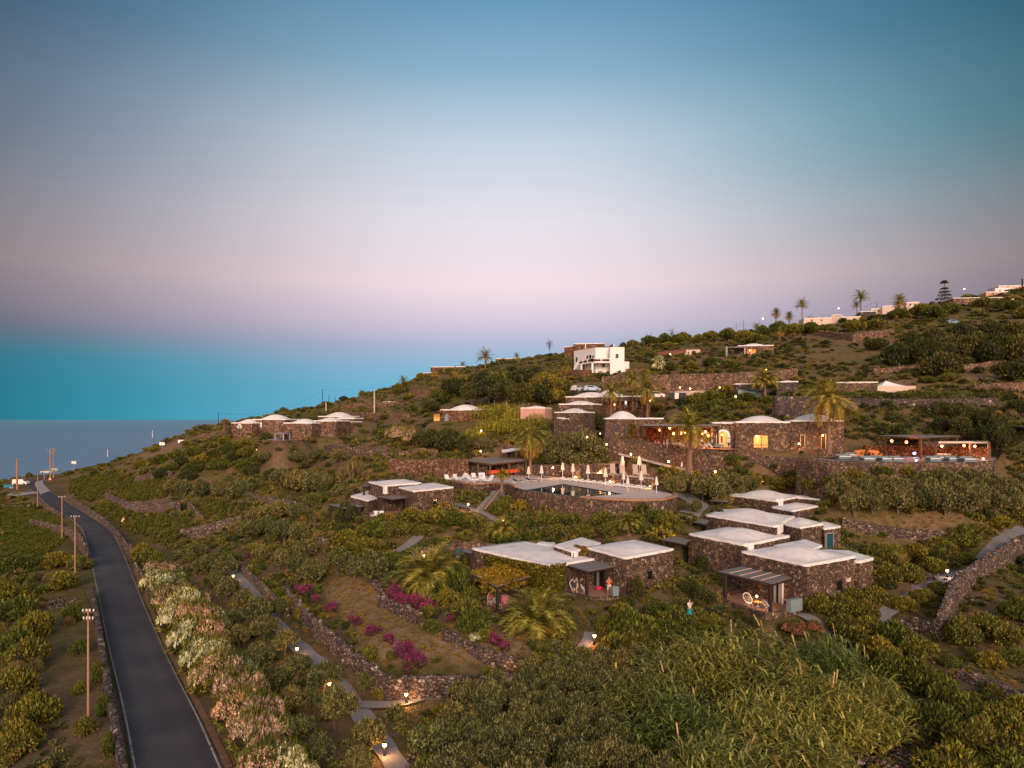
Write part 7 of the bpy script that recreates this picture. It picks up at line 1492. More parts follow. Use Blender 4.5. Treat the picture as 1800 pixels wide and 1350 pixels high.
def sign(px, by, ty, D, kind, label):
    p = hit_or(px, by, 230) if D is None else P(px, by, D)
    h = (by-ty)*p.y/F; o = empty('road_sign', p, 0, label, 'sign'); x, y, z = p
    if kind == 'tri':
        mb = MB(); mb.tube([p, p+Vector((0,0,h))], .04, 6); mb.build('post', M['concrete'], o); s = .62; T = lambda s_, yy_: [(x-s_, yy_, z+h-s_*.9), (x+s_, yy_, z+h-s_*.9), (x, yy_, z+h+s_*.85)]
        mb = MB(); a, b = T(s, y-.06), T(s, y-.03); mb.add(a+b, [(0,1,2),(5,4,3),(0,3,4,1),(1,4,5,2),(2,5,3,0)]); mb.build('border', M['globered'] if False else M['redlit'], o); mb = MB(); mb.add(T(s*.68, y-.068), [(0,1,2)]); mb.build('face', M['white'], o)
        mb = MB(); mb.add([(x-.05,y-.075,z+h-.3),(x+.05,y-.075,z+h-.3),(x+.07,y-.075,z+h+.08),(x-.07,y-.075,z+h+.08)], [(0,1,2,3)]); mb.build('symbol', M['black'], o)
    elif kind == 'board':
        w_ = 1.5
        for s in (-w_*.8, w_*.8): mb = MB(); mb.tube([(x+s, y, z), (x+s, y, z+h)], .06, 6); mb.build('post', M['concrete'], o)
        mb = MB(); mb.box((x, y-.1, z+h*.72), (w_*2,.06,h*.55)); mb.build('panel', M['bluesign'], o)
    elif kind == 'low': mb = MB(); mb.tube([p, p+Vector((0,0,h))], .06, 6); mb.build('post', M['concrete'], o); mb = MB(); mb.box((x, y-.05, z+h), (1.6,.08,.9)); mb.build('panel', M['white'], o)
M['bluesign'] = plain('blue_sign_face', (.02,.20,.30), .5, .08)
sign(217,920,913,None,'tri','orange red triangular warning sign at the edge of the vineyard'); sign(58,877,862,205,'board','blue direction sign on two posts at the road junction'); sign(88,846,841,236,'tri','small warning sign at the foot of the pole cluster'); sign(315,800,780,165,'tri','small triangular sign post on the far left slope') if False else None
sign(15,862,852,215,'board','small blue sign on two posts at the far left junction'); sign(130,828,813,235,'low','white street sign on the coast beyond the bend'); sign(285,788,780,None,'low','small white board on the far left slope'); sign(318,784,776,None,'low','small white and red post on the far left slope'); 
# parked vehicles and bins at the junction
def vehicle(px, by, D, L, heading, col, kind, label, name='parked_car'):
    p = P(px, by, D); o = empty(name, p, 0, label, 'car' if kind != 'van' else 'van'); W_, Hh = (1.75, 1.45) if kind != 'van' else (1.95, 1.8); mbs = {}
    prof = {'car': [(-.5,.18),(-.5,.55),(-.46,.62),(-.30,.68),(-.20,.98),(.18,1.0),(.36,.70),(.48,.60),(.5,.40),(.5,.18)], 'van': [(-.5,.15),(-.5,.95),(-.46,1.0),(.18,1.0),(.34,.66),(.48,.52),(.5,.35),(.5,.15)], 'hatch': [(-.5,.18),(-.49,.70),(-.40,.96),(-.1,1.0),(.14,.96),(.34,.66),(.48,.55),(.5,.35),(.5,.18)]}[kind]
    ch, sh = math.cos(heading), math.sin(heading)
    def T(a, w_, z): return (p.x+a*L*ch-w_*sh, p.y+a*L*sh+w_*ch, p.z+z*Hh)
    mb = MB(); n = len(prof); rings = []
    for w_, ins in ((-W_/2, 0), (-W_/2*.86, 0), (W_/2*.86, 0), (W_/2, 0)):
        edge = abs(w_) > W_/2*.9
        rings.append([T(a*(.985 if edge else 1), w_*(1 if z < .68 else .84), z if not edge else z-.02) for a, z in prof])
    vs = [v for r in rings for v in r]; fs = [(r*n+k, r*n+(k+1)%n, (r+1)*n+(k+1)%n, (r+1)*n+k) for r in range(3) for k in range(n)]+[tuple(range(n))[::-1], tuple(3*n+k for k in range(n))]; mb.add(vs, fs)
    paint = plain('car_paint_'+kind+str(int(px)), col, .3, .04, 2, spec=.5); mb.build('body', paint, o, smooth=False)
    for s in (-1, 1):
        g0, g1 = (-.34, .20) if kind != 'van' else (.12, .27); mb = MB(); w_ = s*(W_/2*.84+.03); q = [T(g0-.02, w_*1.07, .68), T(g1+.11, w_*1.07, .68), T(g1, w_*.985, .92), T(g0+.09, w_*.985, .92)]; mb.add(q, [(0,1,2,3)] if s < 0 else [(3,2,1,0)]); mb.build('side_window', M['darkglass'], o)
    mb = MB(); a0, z0, a1, z1 = {'car': (.19,.965,.345,.73), 'van': (.195,.965,.33,.69), 'hatch': (.155,.93,.325,.69)}[kind]; q = [T(a0+.012, -W_*.38, z0), T(a0+.012, W_*.38, z0), T(a1+.012, W_*.42, z1), T(a1+.012, -W_*.42, z1)]; mb.add(q, [(0,1,2,3)]); mb.build('windscreen', M['darkglass'], o)
    for a in (-.31, .31):
        for s in (-1, 1):
            c = T(a, s*(W_/2-.06), 0); mb = MB(); c = Vector((c[0], c[1], p.z+.31)); ax = Vector((-sh, ch, 0))*.11; mb.tube([c-ax, c+ax], [.31,.31], 12); wh_ = mb.build('wheel', M['black'], o); mb = MB(); mb.tube([c+ax*s*1.0, c+ax*s*1.1], [.17,.17], 10); mb.build('rim', M['bluegrey'], wh_)
    for s in (-1, 1): mb = MB(); c = T(.49, s*W_*.34, .5); mb.ball(c, .11, 8, (1,1,.6)); mb.build('headlight', M['white'], o)
    return o
vehicle(1040,688,163,4.0,.15,(.30,.42,.52),'hatch','rounded pale blue car parked above the reception domes'); vehicle(1153,700,149,3.9,-.25,(.75,.70,.64),'car','white car parked beside the colonnade palms'); vehicle(1013,688,164,3.2,.9,(.6,.58,.55),'hatch','white car half hidden behind the trees, left of the pale blue car')
vehicle(1315,700,146,4.8,.02,(.01,.075,.10),'van','dark teal van parked behind the short clipped hedge','parked_van'); vehicle(1675,570,222,4.2,.1,(.15,.25,.32),'hatch','distant car roof showing among shrubs on the right skyline'); vehicle(37,852,222,4.5,.1,(.75,.74,.74),'van','white van parked at the road junction','parked_van')
vehicle(83,832,262,4.2,.1,(.5,.5,.52),'car','pale car on the far road beside the pole cluster'); vehicle(98,829,270,4.0,.3,(.05,.15,.2),'hatch','dark car with a pale front beyond the pole cluster')
for px, lb in ((19,'left waste bin by the road junction'),(22,'right waste bin by the road junction')): o = empty('waste_bin', P(px,862,212), 0, lb, 'bin'); p = P(px,862,212); mb = MB(); mb.lathe(p, [(.35,0),(.42,1.0),(.42,1.05)], 8); mb.build('body', M['concrete'], o); mb = MB(); mb.lathe((p.x,p.y,p.z+1.06), [(.44,0),(.1,.15)], 8); mb.build('lid', M['bluegrey'], o)
# pale parking gate blocks
for px, w_, lb, mt in ((1189,.9,'pale gate pillar at the left end of the parking wall','white'),(1181,1.2,'dark gate panel left of the pale gate pillar','black'),(1200,1.4,'dark low panel right of the pale gate pillar','black')):
    p = P(px,701,149); o = empty('gate_pillar' if mt == 'white' else 'gate_panel', p, 0, lb, 'gate'); mb = MB(); mb.box((p.x,p.y,p.z+.65),(w_,.3,1.3)); mb.build('body', M[mt], o); mb = MB(); mb.box((p.x,p.y,p.z+1.33),(w_+.08,.36,.06)); mb.build('cap', M['concrete'], o)

# ================================================================ parasols, loungers, chairs
def closed_parasol():
    o = empty('closed_parasol', (0,0,0)); mb = MB(); mb.tube([(0,0,0),(0,0,2.7)], .035, 6); mb.build('pole', M['white'], o); mb = MB(); prof = [(.05,2.72),(.09,2.55),(.13,2.2),(.17,1.75),(.21,1.45),(.12,1.42)]; n = 12; vs = []; fs = []
    for r, z in prof: vs += [(r*(1+.28*(k % 2))*math.cos(2*PI*k/n), r*(1+.28*(k % 2))*math.sin(2*PI*k/n), z) for k in range(n)]
    for i in range(len(prof)-1):
        for k in range(n): fs.append((i*n+k, (i+1)*n+k, (i+1)*n+(k+1)%n, i*n+(k+1)%n))
    mb.add(vs, fs); mb.build('folded_canopy', M['umbrella'], o); mb = MB(); mb.lathe((0,0,0), [(.28,0),(.28,.08),(.06,.12)], 10); mb.build('base', M['concrete'], o); return o
PARA = closed_parasol()
first = True
for px, by, ty, lb in [(929,848,820,'leftmost closed parasol, between the grey cushioned loungers'),(952,848,818,'closed parasol right of the leftmost one'),(989,841,813,'closed parasol at the far end of the pool'),(1007,845,815,'closed parasol near the far pool end, before the orange counter'),(1033.5,850,817,'closed parasol rising over the middle of the pool'),(1064,856,822,'closed parasol in front of the right wall lamp'),(1094,838,804,'closed parasol on the upper terrace, left of the pair'),(1124,838,804,'closed parasol on the upper terrace, right of the pair'),(1103.5,866,838,'closed parasol at the near side of the lounger row'),(1127,862,828,'closed parasol behind the right end of the lounger row'),(1154,869,838,'rightmost closed parasol on the pool terrace'),(1198.5,830,812,'lone closed parasol at the bottom of the ramp'),(1096,857,830,'closed parasol directly below the left upper parasol')]:
    if ty == 804: p = P(px, by, 107); p.z = CZ+z2; s = (by-ty)*107/F/2.7
    elif px > 1190: p = P(px, by, 103); s = (by-ty)*103/F/2.7
    else: p = PZ(px, by, zD); s = (by-ty)*p.y/F/2.7
    if first: PARA.location = p; PARA.scale = (s*1.3,s*1.3,s); tag(PARA, lb, 'parasol', 'closed parasols around the pool'); first = False
    else: dup(PARA, p, random.random(), (s*1.3,s*1.3,s), lb)
def lounger(cush, back=.55):
    o = empty('sun_lounger', (0,0,0)); mb = MB(); mb.box((0,0,.30),(.66,1.9,.05)); mb.build('frame', M['white'], o)
    for x in (-.28,.28):
        for y in (-.85,.8): mb = MB(); mb.box((x,y,.14),(.05,.05,.28)); mb.build('leg', M['white'], o)
    mb = MB(); mb.box((0,-.3,.37),(.62,1.25,.09)); mb.build('cushion', M[cush], o); mb = MB(); mb.box((0,.55,.42+.3*back),(.62,.72,.09),0,back); mb.build('backrest', M[cush], o); return o
LG = lounger('greycush', .6); LW = lounger('whitecush', .12)
flag = {'g': 0, 'w': 0}
def put_l(key, p, rz, s, lb, group=None, cat='sun lounger'):
    src = LG if key == 'g' else LW
    if not flag[key]: flag[key] = 1; src.location = p; src.rotation_euler = (0,0,rz); src.scale = (s,)*3; tag(src, lb, cat, group); return src
    return dup(src, p, rz, (s,)*3, lb, group, cat)
for px, py, w_ in ((910,850,'left'),(933,848,'middle'),(957,844,'right')): put_l('g', PZ(px, py, zD), 2.2, 1.0, f'{w_} lounger of the three with dark grey cushions by the pool', 'dark cushioned loungers')
N_ = 15
for k in range(N_):
    u = k/(N_-1); px = 985+u*152; py = 844.5+(u**1.05)*17; p = PZ(px, py, zD); put_l('w', p, -1.0+.1, .95, f"low white lounger, number {['one','two','three','four','five','six','seven','eight','nine','ten','eleven','twelve','thirteen','fourteen','fifteen'][k]} from the left in the poolside row", 'low white loungers in a row along the pool')
def upright(cush):
    o = empty('deck_chair', (0,0,0)); mb = MB(); mb.box((0,-.45,.35),(.8,1.1,.06)); mb.build('seat', M[cush], o); mb = MB(); mb.box((0,.25,1.0),(.8,.07,1.5),0,-.22); mb.build('backrest', M[cush], o)
    for x in (-.37,.37):
        for a, b in (((x,-.9,0),(x,.3,.55)),((x,.5,0),(x,.1,.6))): mb = MB(); mb.tube([a, b], .03, 4); mb.build('leg', M['white'], o)
    return o
UC = upright('curtain'); M['chaircloth'] = plain('beige_chair_cloth', (.42,.34,.29), .9, .08, 5)
for ch in KIDS[UC.name]:
    if ch.name.startswith(('seat','backrest')): ch.data.materials[0] = M['chaircloth']
ups = [(1078,836,107,z2),(1095,836,106.5,z2),(1118,837,105.5,z2),(1133,838,105,z2),(1087,818,118,z3),(1096,818,117,z3),(1109,817,116,z3),(1121,816.5,115,z3)]
for i, (px, py, D, zz) in enumerate(ups):
    p = Vector(((px-HX)*D/F, D, CZ+zz)); lb = f"{'beige upright deck chair on the raised terrace' if zz == z2 else 'beige deck chair on the highest ledge'}, {['leftmost','second','third','rightmost'][i%4]} of four"; rz = .25 if zz == z2 else .1; s = 1.05 if zz == z2 else .8
    if i == 0: UC.location = p; UC.rotation_euler = (0,0,rz); UC.scale = (s,)*3; tag(UC, lb, 'deck chair', 'upright deck chairs above the pool')
    else: dup(UC, p, rz, (s,)*3, lb)
# low white deck chairs left of the bar
def wchair():
    o = empty('folding_chair', (0,0,0)); mb = MB(); mb.box((0,-.2,.30),(.7,.9,.05),0,.1); mb.build('seat', M['whitecush'], o); mb = MB(); mb.box((0,.42,.62),(.7,.9,.05),0,.85); mb.build('backrest', M['whitecush'], o)
    for x in (-.33,.33): 
        for a, b in (((x,-.6,0),(x,.5,.5)),((x,.6,0),(x,-.5,.4))): mb = MB(); mb.tube([a, b], .03, 4); mb.build('leg', M['white'], o)
    return o
WC = wchair(); firstw = True
for i, (px, py, rz, s) in enumerate([(787,845,.5,1.0),(796,844,-.6,1.0),(804,845,.9,1.0),(812,843,-.9,1.0),(822,842,.7,1.0),(829,847,1.2,1.35),(838,847,-1.2,1.35),(849,847,.3,1.45),(859,848,-.9,1.2),(833,842,.2,1.0),(846,843,-.4,1.0)]):
    p = PZ(px, py, zD); lb = f"white reclining chair on the pool terrace left of the bar, {['leftmost','second','third','fourth','fifth','sixth','seventh','eighth','ninth','tenth','eleventh'][i]} one"
    if firstw: WC.location = p; WC.rotation_euler = (0,0,rz); WC.scale = (s,)*3; tag(WC, lb, 'reclining chair', 'white reclining chairs left of the bar'); firstw = False
    else: dup(WC, p, rz, (s,)*3, lb)
for i, px in enumerate((657.5,663,668,672.5)): dup(WC, Vector((P(px,901.5,93.5).x, 93.5, CZ-13.4)), [-.9,.7,-.5,.9][i], (.75,)*3, f"white reclining chair on the left villa terrace, {['leftmost','second','third','rightmost'][i]} of four", 'white chairs on the left villa terrace')
# bar stools
mb = MB(); mb.lathe((0,0,0), [(.2,0),(.2,.03),(.03,.05),(.03,.72),(.2,.74),(.2,.8)], 8); ST = None
for k in range(9):
    q = A_ = bc[1].lerp(bc[2], .06+k*.095)+Vector((.5,-1.2,0)); p = Vector((q.x, q.y, CZ+zD)); lb = f"dark bar stool before the red counter, {['leftmost','second','third','fourth','fifth','sixth','seventh','eighth','rightmost'][k]} of nine"
    if ST is None: ST = empty('bar_stool', p, 0, lb, 'bar stool', 'dark bar stools'); me1 = mkmesh('seat', (lambda m: (m.lathe((0,0,.72), [(.2,0),(.21,.06),(.19,.1)], 8), m)[1])(MB()), M['darkwood']); a = bpy.data.objects.new('seat', me1); C.objects.link(a); link_kid(a, ST); me2 = mkmesh('leg', (lambda m: (m.tube([(0,0,0),(0,0,.72)], .04, 6), m.lathe((0,0,0), [(.2,0),(.2,.03),(.03,.04)], 8), m)[2])(MB()), M['darkwood']); a = bpy.data.objects.new('pedestal', me2); C.objects.link(a); link_kid(a, ST)
    else: dup(ST, p, 0, None, lb)
# sail canopy above the bar
sc_ = empty('sail_canopy', P(918,798,128), 0, 'white wavy sail canopy behind the pool bar', 'canopy'); vs = []; fs = []
for i in range(13):
    for j in range(5): u, v = i/12, j/4; q = P(882+u*74, 797.5-4.5*math.sin(PI*u)*(1-.4*math.cos(2*PI*u))+1.5*u, 123.5); vs.append((q.x, q.y+v*5, q.z+.35*v-.3*math.sin(PI*v)+.15))
for i in range(12):
    for j in range(4): fs.append((i*5+j, (i+1)*5+j, (i+1)*5+j+1, i*5+j+1))
mb = MB(); mb.add(vs, fs); mb.build('cloth', M['white'], sc_, smooth=True)
for px in (883, 900, 955): q = P(px, 797, 123.8); mb = MB(); mb.tube([q-Vector((0,0,2.6)), q], .06, 5); mb.build('pole', M['brownwood'], sc_)
# wire-frame armchairs on the villa terraces: a tall ring, strung back, seat, thin legs
def ring_chair():
    o = empty('wire_armchair', (0,0,0)); pts = [Vector((.46*math.cos(t_)*(1.0+.12*math.sin(t_)), .30+.32*math.sin(t_)-(.1 if math.sin(t_) < 0 else 0), .80+.52*math.sin(t_))) for t_ in [2*PI*k/20 for k in range(21)]]
    mb = MB(); mb.tube(pts, .032, 6, False); mb.build('rim', M['white'], o); mb = MB(); c = Vector((0,.0,.42)); ring2 = [Vector((.26*math.cos(2*PI*k/20), -.05+.2*math.sin(2*PI*k/20), .42)) for k in range(21)]; mb.tube(ring2, .02, 4, False)
    for k in range(20): mb.tube([pts[k], (pts[k]+ring2[k])/2-Vector((0,-.08,.03)), ring2[k]], .009, 3)
    mb.build('woven_back', M['white'], o); mb = MB(); mb.lathe((0,-.05,.40), [(.26,0),(.27,.03),(.2,.05)], 12); mb.build('seat', M['white'], o)
    for x in (-.26,.26):
        for y in (-.30,.26): mb = MB(); mb.tube([(x*.8, y*.6, .42),(x*1.15, y*1.2, 0)], .018, 5); mb.build('leg', M['white'], o)
    return o
RC_ = ring_chair(); rc = [(1316.5,1066,63.5,-17.7,.2,.88,'white wire armchair facing out on the right villa terrace'),(1350,1075,62.8,-17.7,1.9,.82,'white wire armchair seen from the side at the post of the right villa terrace'),(1009.5,1041,69.5,-17.6,.1,.9,'white wire armchair with a seated person on the middle terrace'),(1029,1045,68.3,-17.6,1.8,.78,'white wire armchair turned sideways behind the terrace post'),(862.5,1063,67,-18.5,-.3,.9,'white wire armchair with a person in pink on the left terrace'),(876,1068,66,-18.5,1.2,.72,'low white chair beside the post of the left terrace')]
for i, (px, py, D, z, rz, s, lb) in enumerate(rc):
    p = PZ(px, py, z)
    if i == 0: RC_.location = p; RC_.rotation_euler = (0,0,rz); RC_.scale = (s,)*3; tag(RC_, lb, 'armchair', 'white wire armchairs on the villa terraces')
    else: dup(RC_, p, rz, (s,)*3, lb)
def low_table(p, label, top='orangewood', s=1.0, h=.42):
    o = empty('low_table', p, 0, label, 'table'); mb = MB(); mb.lathe((p.x,p.y,p.z+h), [(.34*s,0),(.36*s,.03),(.34*s,.05)], 14); mb.build('tabletop', M[top], o); mb = MB(); mb.tube([p, p+Vector((0,0,h))], .04, 6); mb.lathe(p, [(.2*s,0),(.2*s,.02),(.04,.04)], 10); mb.build('pedestal', M['white'], o)
low_table(PZ(1332,1066,-17.7), 'round orange table lit by the little lamp on the right villa terrace', s=1.1)
# bright bag, towel
pk_ = empty('beach_bag', PZ(1053,1037,-17.6), 0, 'bright pink cloth heap on the middle terrace by the door', 'bag'); p = PZ(1053,1037,-17.6); mb = MB(); mb.ball((p.x,p.y,p.z+.2), .3, 10, (1.3,.8,.8)); M['hotpink'] = plain('hot_pink_cloth', (.62,.02,.16), .9, .1); mb.build('cloth', M['hotpink'], pk_, smooth=True)
tw_ = empty('pink_towel', PZ(887,1066,-18.5), 0, 'long pink towel hung over a rail on the left terrace', 'towel'); p = PZ(887.5,1066,-18.5); mb = MB(); vs = []; fs = []
for i in range(9):
    for j in range(4): vs.append((p.x+(j-1.5)*.13+.04*math.sin(i*.9+j), p.y-.1+.05*math.sin(i+j*2), p.z+.12*i+.1))
for i in range(8):
    for j in range(3): fs.append((i*4+j, i*4+j+1, (i+1)*4+j+1, (i+1)*4+j))
mb.add(vs, fs); M['pinkcloth'] = plain('pink_cloth', (.62,.13,.24), .9, .08, 4); mb.build('cloth', M['pinkcloth'], tw_); mb = MB(); mb.tube([(p.x-.3,p.y,p.z),(p.x-.3,p.y,p.z+1.1),(p.x+.3,p.y,p.z+1.1),(p.x+.3,p.y,p.z)], .02, 5); mb.build('rail', M['white'], tw_)
# restaurant tables with cloths and the dining terrace lounge furniture
def dtable(p, label, cloth='whitecush', w_=.9, group=None):
    o = empty('dining_table', p, random.uniform(-.2,.2), label, 'table', group); mb = MB(); mb.box((0,0,.74),(w_,w_,.03)); me = mkmesh('tabletop', mb, M['white']); a = bpy.data.objects.new('tabletop', me); C.objects.link(a); link_kid(a, o)
    mb = MB(); vs = []; fs = []; n = 16
    for r, z in ((w_*.5,.765),(w_*.53,.72),(w_*.58,.40)):
        for k in range(n): t_ = 2*PI*k/n; q = max(abs(math.cos(t_)), abs(math.sin(t_))); vs.append((r*math.cos(t_)/q, r*math.sin(t_)/q*(1+.04*(k%2)), z))
    for i in range(2):
        for k in range(n): fs.append((i*n+k, (i+1)*n+k, (i+1)*n+(k+1)%n, i*n+(k+1)%n))
    fs.append(tuple(range(n))); mb.add(vs, fs); me = mkmesh('cloth', mb, M[cloth]); a = bpy.data.objects.new('cloth', me); C.objects.link(a); link_kid(a, o); mb = MB(); mb.tube([(0,0,0),(0,0,.73)], .05, 6); mb.lathe((0,0,0), [(.3,0),(.05,.05)], 8); a = bpy.data.objects.new('pedestal', mkmesh('pedestal', mb, M['darkwood'])); C.objects.link(a); link_kid(a, o)
for i, (px, D, c_) in enumerate([(1147,109.5,'whitecush'),(1163,108.5,'lightblue'),(1178,107.8,'lightblue'),(1190,107,'whitecush'),(1201,106.5,'whitecush'),(1221,105.6,'whitecush'),(1243,104.8,'whitecush'),(1264,105,'lightblue'),(1228,107.5,'whitecush'),(1208,108,'whitecush')]):
    dtable(Vector(((px-HX)*D/F, D, CZ-4.7)), f"restaurant table with {'white' if c_ == 'whitecush' else 'pale blue'} cloth on the dining terrace, {['leftmost','second','third','fourth','fifth, left of the palm trunk','sixth, right of the palm trunk','seventh','in front of the archway','in the back row right','in the back row left'][i]}", c_, 1.1, 'restaurant tables')
def sofa(px, py, w_, label, col='lightblue', rz=0.1):
    p = PZ(px, py, -5.8); o = empty('lounge_sofa', p, rz, label, 'sofa', 'pale blue lounge sofas')
    for nm, c, s, mt in (('seat',(0,0,.25),(w_,.9,.35),col),('cushion',(0,-.05,.47),(w_*.94,.78,.12),'whitecush'),('backrest',(0,.42,.55),(w_,.16,.5),col),('armrest',(-w_/2+.07,0,.42),(.14,.9,.35),col),('armrest',(w_/2-.07,0,.42),(.14,.9,.35),col)):
        mb = MB(); mb.box(c, s); a = bpy.data.objects.new(nm, mkmesh(nm, mb, M[mt])); C.objects.link(a); link_kid(a, o)
for a in ((1483,808,2.0,'pale blue sofa beside the tallest palm'),(1497,805,1.4,'small pale blue seat behind the dark bench'),(1525,812,1.7,'pale blue sofa at the front edge, leftmost of the middle set'),(1541,811,1.5,'pale blue sofa second in the middle set'),(1557,812,1.7,'pale blue sofa third in the middle set'),(1576,812,1.6,'pale blue sofa rightmost of the middle set'),(1641,812,1.7,'pale blue sofa left of the pale table'),(1659,810,2.0,'pale blue sofa behind the pale table'),(1674,812,1.7,'pale blue sofa right of the pale table'),(1702,813,1.9,'pale blue sofa alone at the right end')): sofa(*a)
for px, py, lb in ((1505,809,'small dark coffee table between the left sofas'),(1527,803,'dark coffee table before the orange armchairs')): p = PZ(px,py,-5.8); o = empty('coffee_table', p, 0, lb, 'table'); mb = MB(); mb.box((p.x,p.y,p.z+.4),(1.1,.6,.06)); mb.build('tabletop', M['brownwood'], o); [ (lambda m: (m.box((p.x+sx,p.y+sy,p.z+.19),(.06,.06,.38)), m.build('leg', M['brownwood'], o)))(MB()) for sx in (-.48,.48) for sy in (-.24,.24) ]
def armchair(px, py, label, mt='orangewood'):
    p = PZ(px, py, -5.8); o = empty('armchair', p, 0, label, 'armchair', 'orange armchairs')
    for nm, c, s in (('seat',(0,0,.3),(1.0,.85,.3)),('backrest',(0,.38,.68),(1.0,.14,.7)),('armrest',(-.46,0,.5),(.12,.8,.4)),('armrest',(.46,0,.5),(.12,.8,.4))): mb = MB(); mb.box((p.x+c[0],p.y+c[1],p.z+c[2]), s); mb.build(nm, M[mt], o)
for a in ((1510,803.5,'leftmost orange armchair on the dining terrace'),(1517,802.5,'orange armchair next to the leftmost'),(1534,803,'orange armchair near the small lamp'),(1541,804.5,'rightmost orange armchair by the small lamp')): armchair(*a)
p = PZ(1657,807,-5.8); o = empty('lounge_table', p, 0, 'long pale table behind the right hand sofas', 'table'); mb = MB(); mb.box((p.x,p.y,p.z+.72),(2.0,.8,.06)); mb.build('tabletop', M['cream'], o)
for sx in (-.9,.9): mb = MB(); mb.box((p.x+sx,p.y,p.z+.35),(.08,.6,.7)); mb.build('leg', M['cream'], o)

# ================================================================ people
def skin_body(name, joints, mat, parent, sub=1):
    me = bpy.data.meshes.new(name); vs = [j[0] for j in joints]; es = [(j[2], i) for i, j in enumerate(joints) if j[2] is not None]; me.from_pydata(vs, es, []); me.materials.append(mat); o = bpy.data.objects.new(name, me); C.objects.link(o); link_kid(o, parent)
    md = o.modifiers.new('skin', 'SKIN')
    for i, j in enumerate(joints): me.skin_vertices[0].data[i].radius = (j[1], j[1]*.9); me.skin_vertices[0].data[i].use_root = (i == 0)
    s = o.modifiers.new('sub', 'SUBSURF'); s.levels = sub; s.render_levels = sub; return o
def person(p, rz, label, pose='stand', top='white', bottom='white', scale=1.0, hair='hair', group=None, dress=False, long_hair=False, arm='down'):
    o = empty('person', p, 0, label, 'person', group); K = 0.0 if pose == 'stand' else -.42
    hip = .95+K; J = [((0,0,hip), .13, None), ((0,0,hip+.18), .12, 0), ((0,0,hip+.40), .15, 1), ((0,.0,hip+.52), .07, 2), ((0,-.01,hip+.60), .055, 3), ((0,-.02,hip+.70), .10, 4), ((0,-.02,hip+.80), .085, 5)]
    for s in (-1, 1):
        b = len(J); J.append(((s*.18,0,hip+.45), .06, 2))
        if arm == 'up': J += [((s*.34,-.05,hip+.62), .045, b), ((s*.16,-.05,hip+.86), .036, b+1), ((s*.11,-.03,hip+.90), .04, b+2)]
        elif arm == 'face' : J += [((s*.24,-.10,hip+.24), .045, b), ((s*.10,-.28,hip+.50), .036, b+1), ((s*.06,-.24,hip+.62), .04, b+2)]
        else: J += [((s*.25,.02,hip+.18), .045, b), ((s*.25,-.14 if pose != 'stand' else -.05,hip-.04), .036, b+1), ((s*.22,-.22 if pose != 'stand' else -.08,hip-.14), .042, b+2)]
        b = len(J); J.append(((s*.10,0,hip-.05), .095, 0))
        if pose == 'stand': J += [((s*.11,-.02,.48), .065, b), ((s*.11,.02,.10), .045, b+1), ((s*.12,-.12,.03), .045, b+2)]
        else: J += [((s*.13,-.42,hip+.02), .07, b), ((s*.13,-.46,.10), .045, b+1), ((s*.13,-.58,.04), .045, b+2)]
    skin_body('body', J, M['skin'], o, 1)
    def cloth(nm, idx, grow, mt):
        Jn = []; mp = {}
        for i in idx:
            pr = J[i][2]; mp[i] = len(Jn); Jn.append((J[i][0], J[i][1]+grow, mp.get(pr)))
        return skin_body(nm, Jn, M[mt], o, 1)
    a0 = 7; l0 = a0+4; a1 = l0+4; l1 = a1+4
    cloth('dress' if dress else 'shirt', [0,1,2,a0,a0+1,a1,a1+1], .03, top)
    if dress:
        m_ = MB(); m_.lathe((0,0,hip-.62), [(.30,0),(.24,.25),(.17,.6)], 12); a = bpy.data.objects.new('skirt', mkmesh('skirt', m_, M[bottom])); C.objects.link(a); link_kid(a, o)
    else: cloth('trousers', [0,l0,l0+1,l1,l1+1], .03, bottom)
    m_ = MB(); m_.ball((0,.025,hip+.80), .115, 10, (.95,1.05,1.05))
    if long_hair: m_.ball((0,.07,hip+.66), .10, 8, (1,.7,1.7))
    a = bpy.data.objects.new('hair', mkmesh('hair', m_, M[hair])); C.objects.link(a); link_kid(a, o)
    o.rotation_euler = (0,0,rz); o.scale = (scale,)*3; return o
M['orangeshirt'] = plain('coral_shirt', (.62,.17,.06), .9, .06, 5); M['tealdress'] = plain('teal_dress', (.01,.25,.32), .8, .1); M['pinktop'] = plain('pink_top', (.66,.12,.22), .9, .1); M['darkcloth'] = plain('dark_blue_cloth', (.03,.04,.07), .9, .1); M['lightshirt'] = plain('pale_blue_shirt', (.35,.45,.55), .9, .05); M['creamcloth'] = plain('cream_cloth', (.62,.52,.44), .9, .06); M['blondhair'] = plain('fair_hair', (.25,.14,.06), .8, .1)
person(PZ(1070.5,1046,-17.6), .15, 'person in a coral shirt and white shorts standing by the blue gate', 'stand', 'orangeshirt', 'creamcloth', 1.05, arm='face')
q = P(1212,1088,60.0); person(q, .6, 'person in white top and teal skirt walking among the hedges', 'stand', 'white', 'tealdress', 1.0, dress=True, long_hair=True, arm='face')
p = PZ(1009.5,1041,-17.6); person(p+Vector((0,-.12,.04)), .1, 'person with raised arms seated in the armchair of the middle terrace', 'sit', 'darkcloth', 'darkcloth', .98, arm='up')
p = PZ(862.5,1063,-18.5); person(p+Vector((0,-.1,.04)), -.3, 'person in pink seated in the armchair of the left terrace', 'sit', 'pinktop', 'lightblue', .98, long_hair=True)
p = bc[1].lerp(bc[2], .22)+Vector((.7,-1.9,0)); person(Vector((p.x,p.y,CZ+zD)), 2.5, 'person in orange standing at the pool bar stools', 'stand', 'orangeshirt', 'orangeshirt', 1.0, 'blondhair')
q = P(1017,812.5,119); person(Vector((q.x, q.y, CZ+z3)), 0, 'person in pale green behind the orange counter above the pool', 'stand', 'lightblue', 'darkcloth', .8)
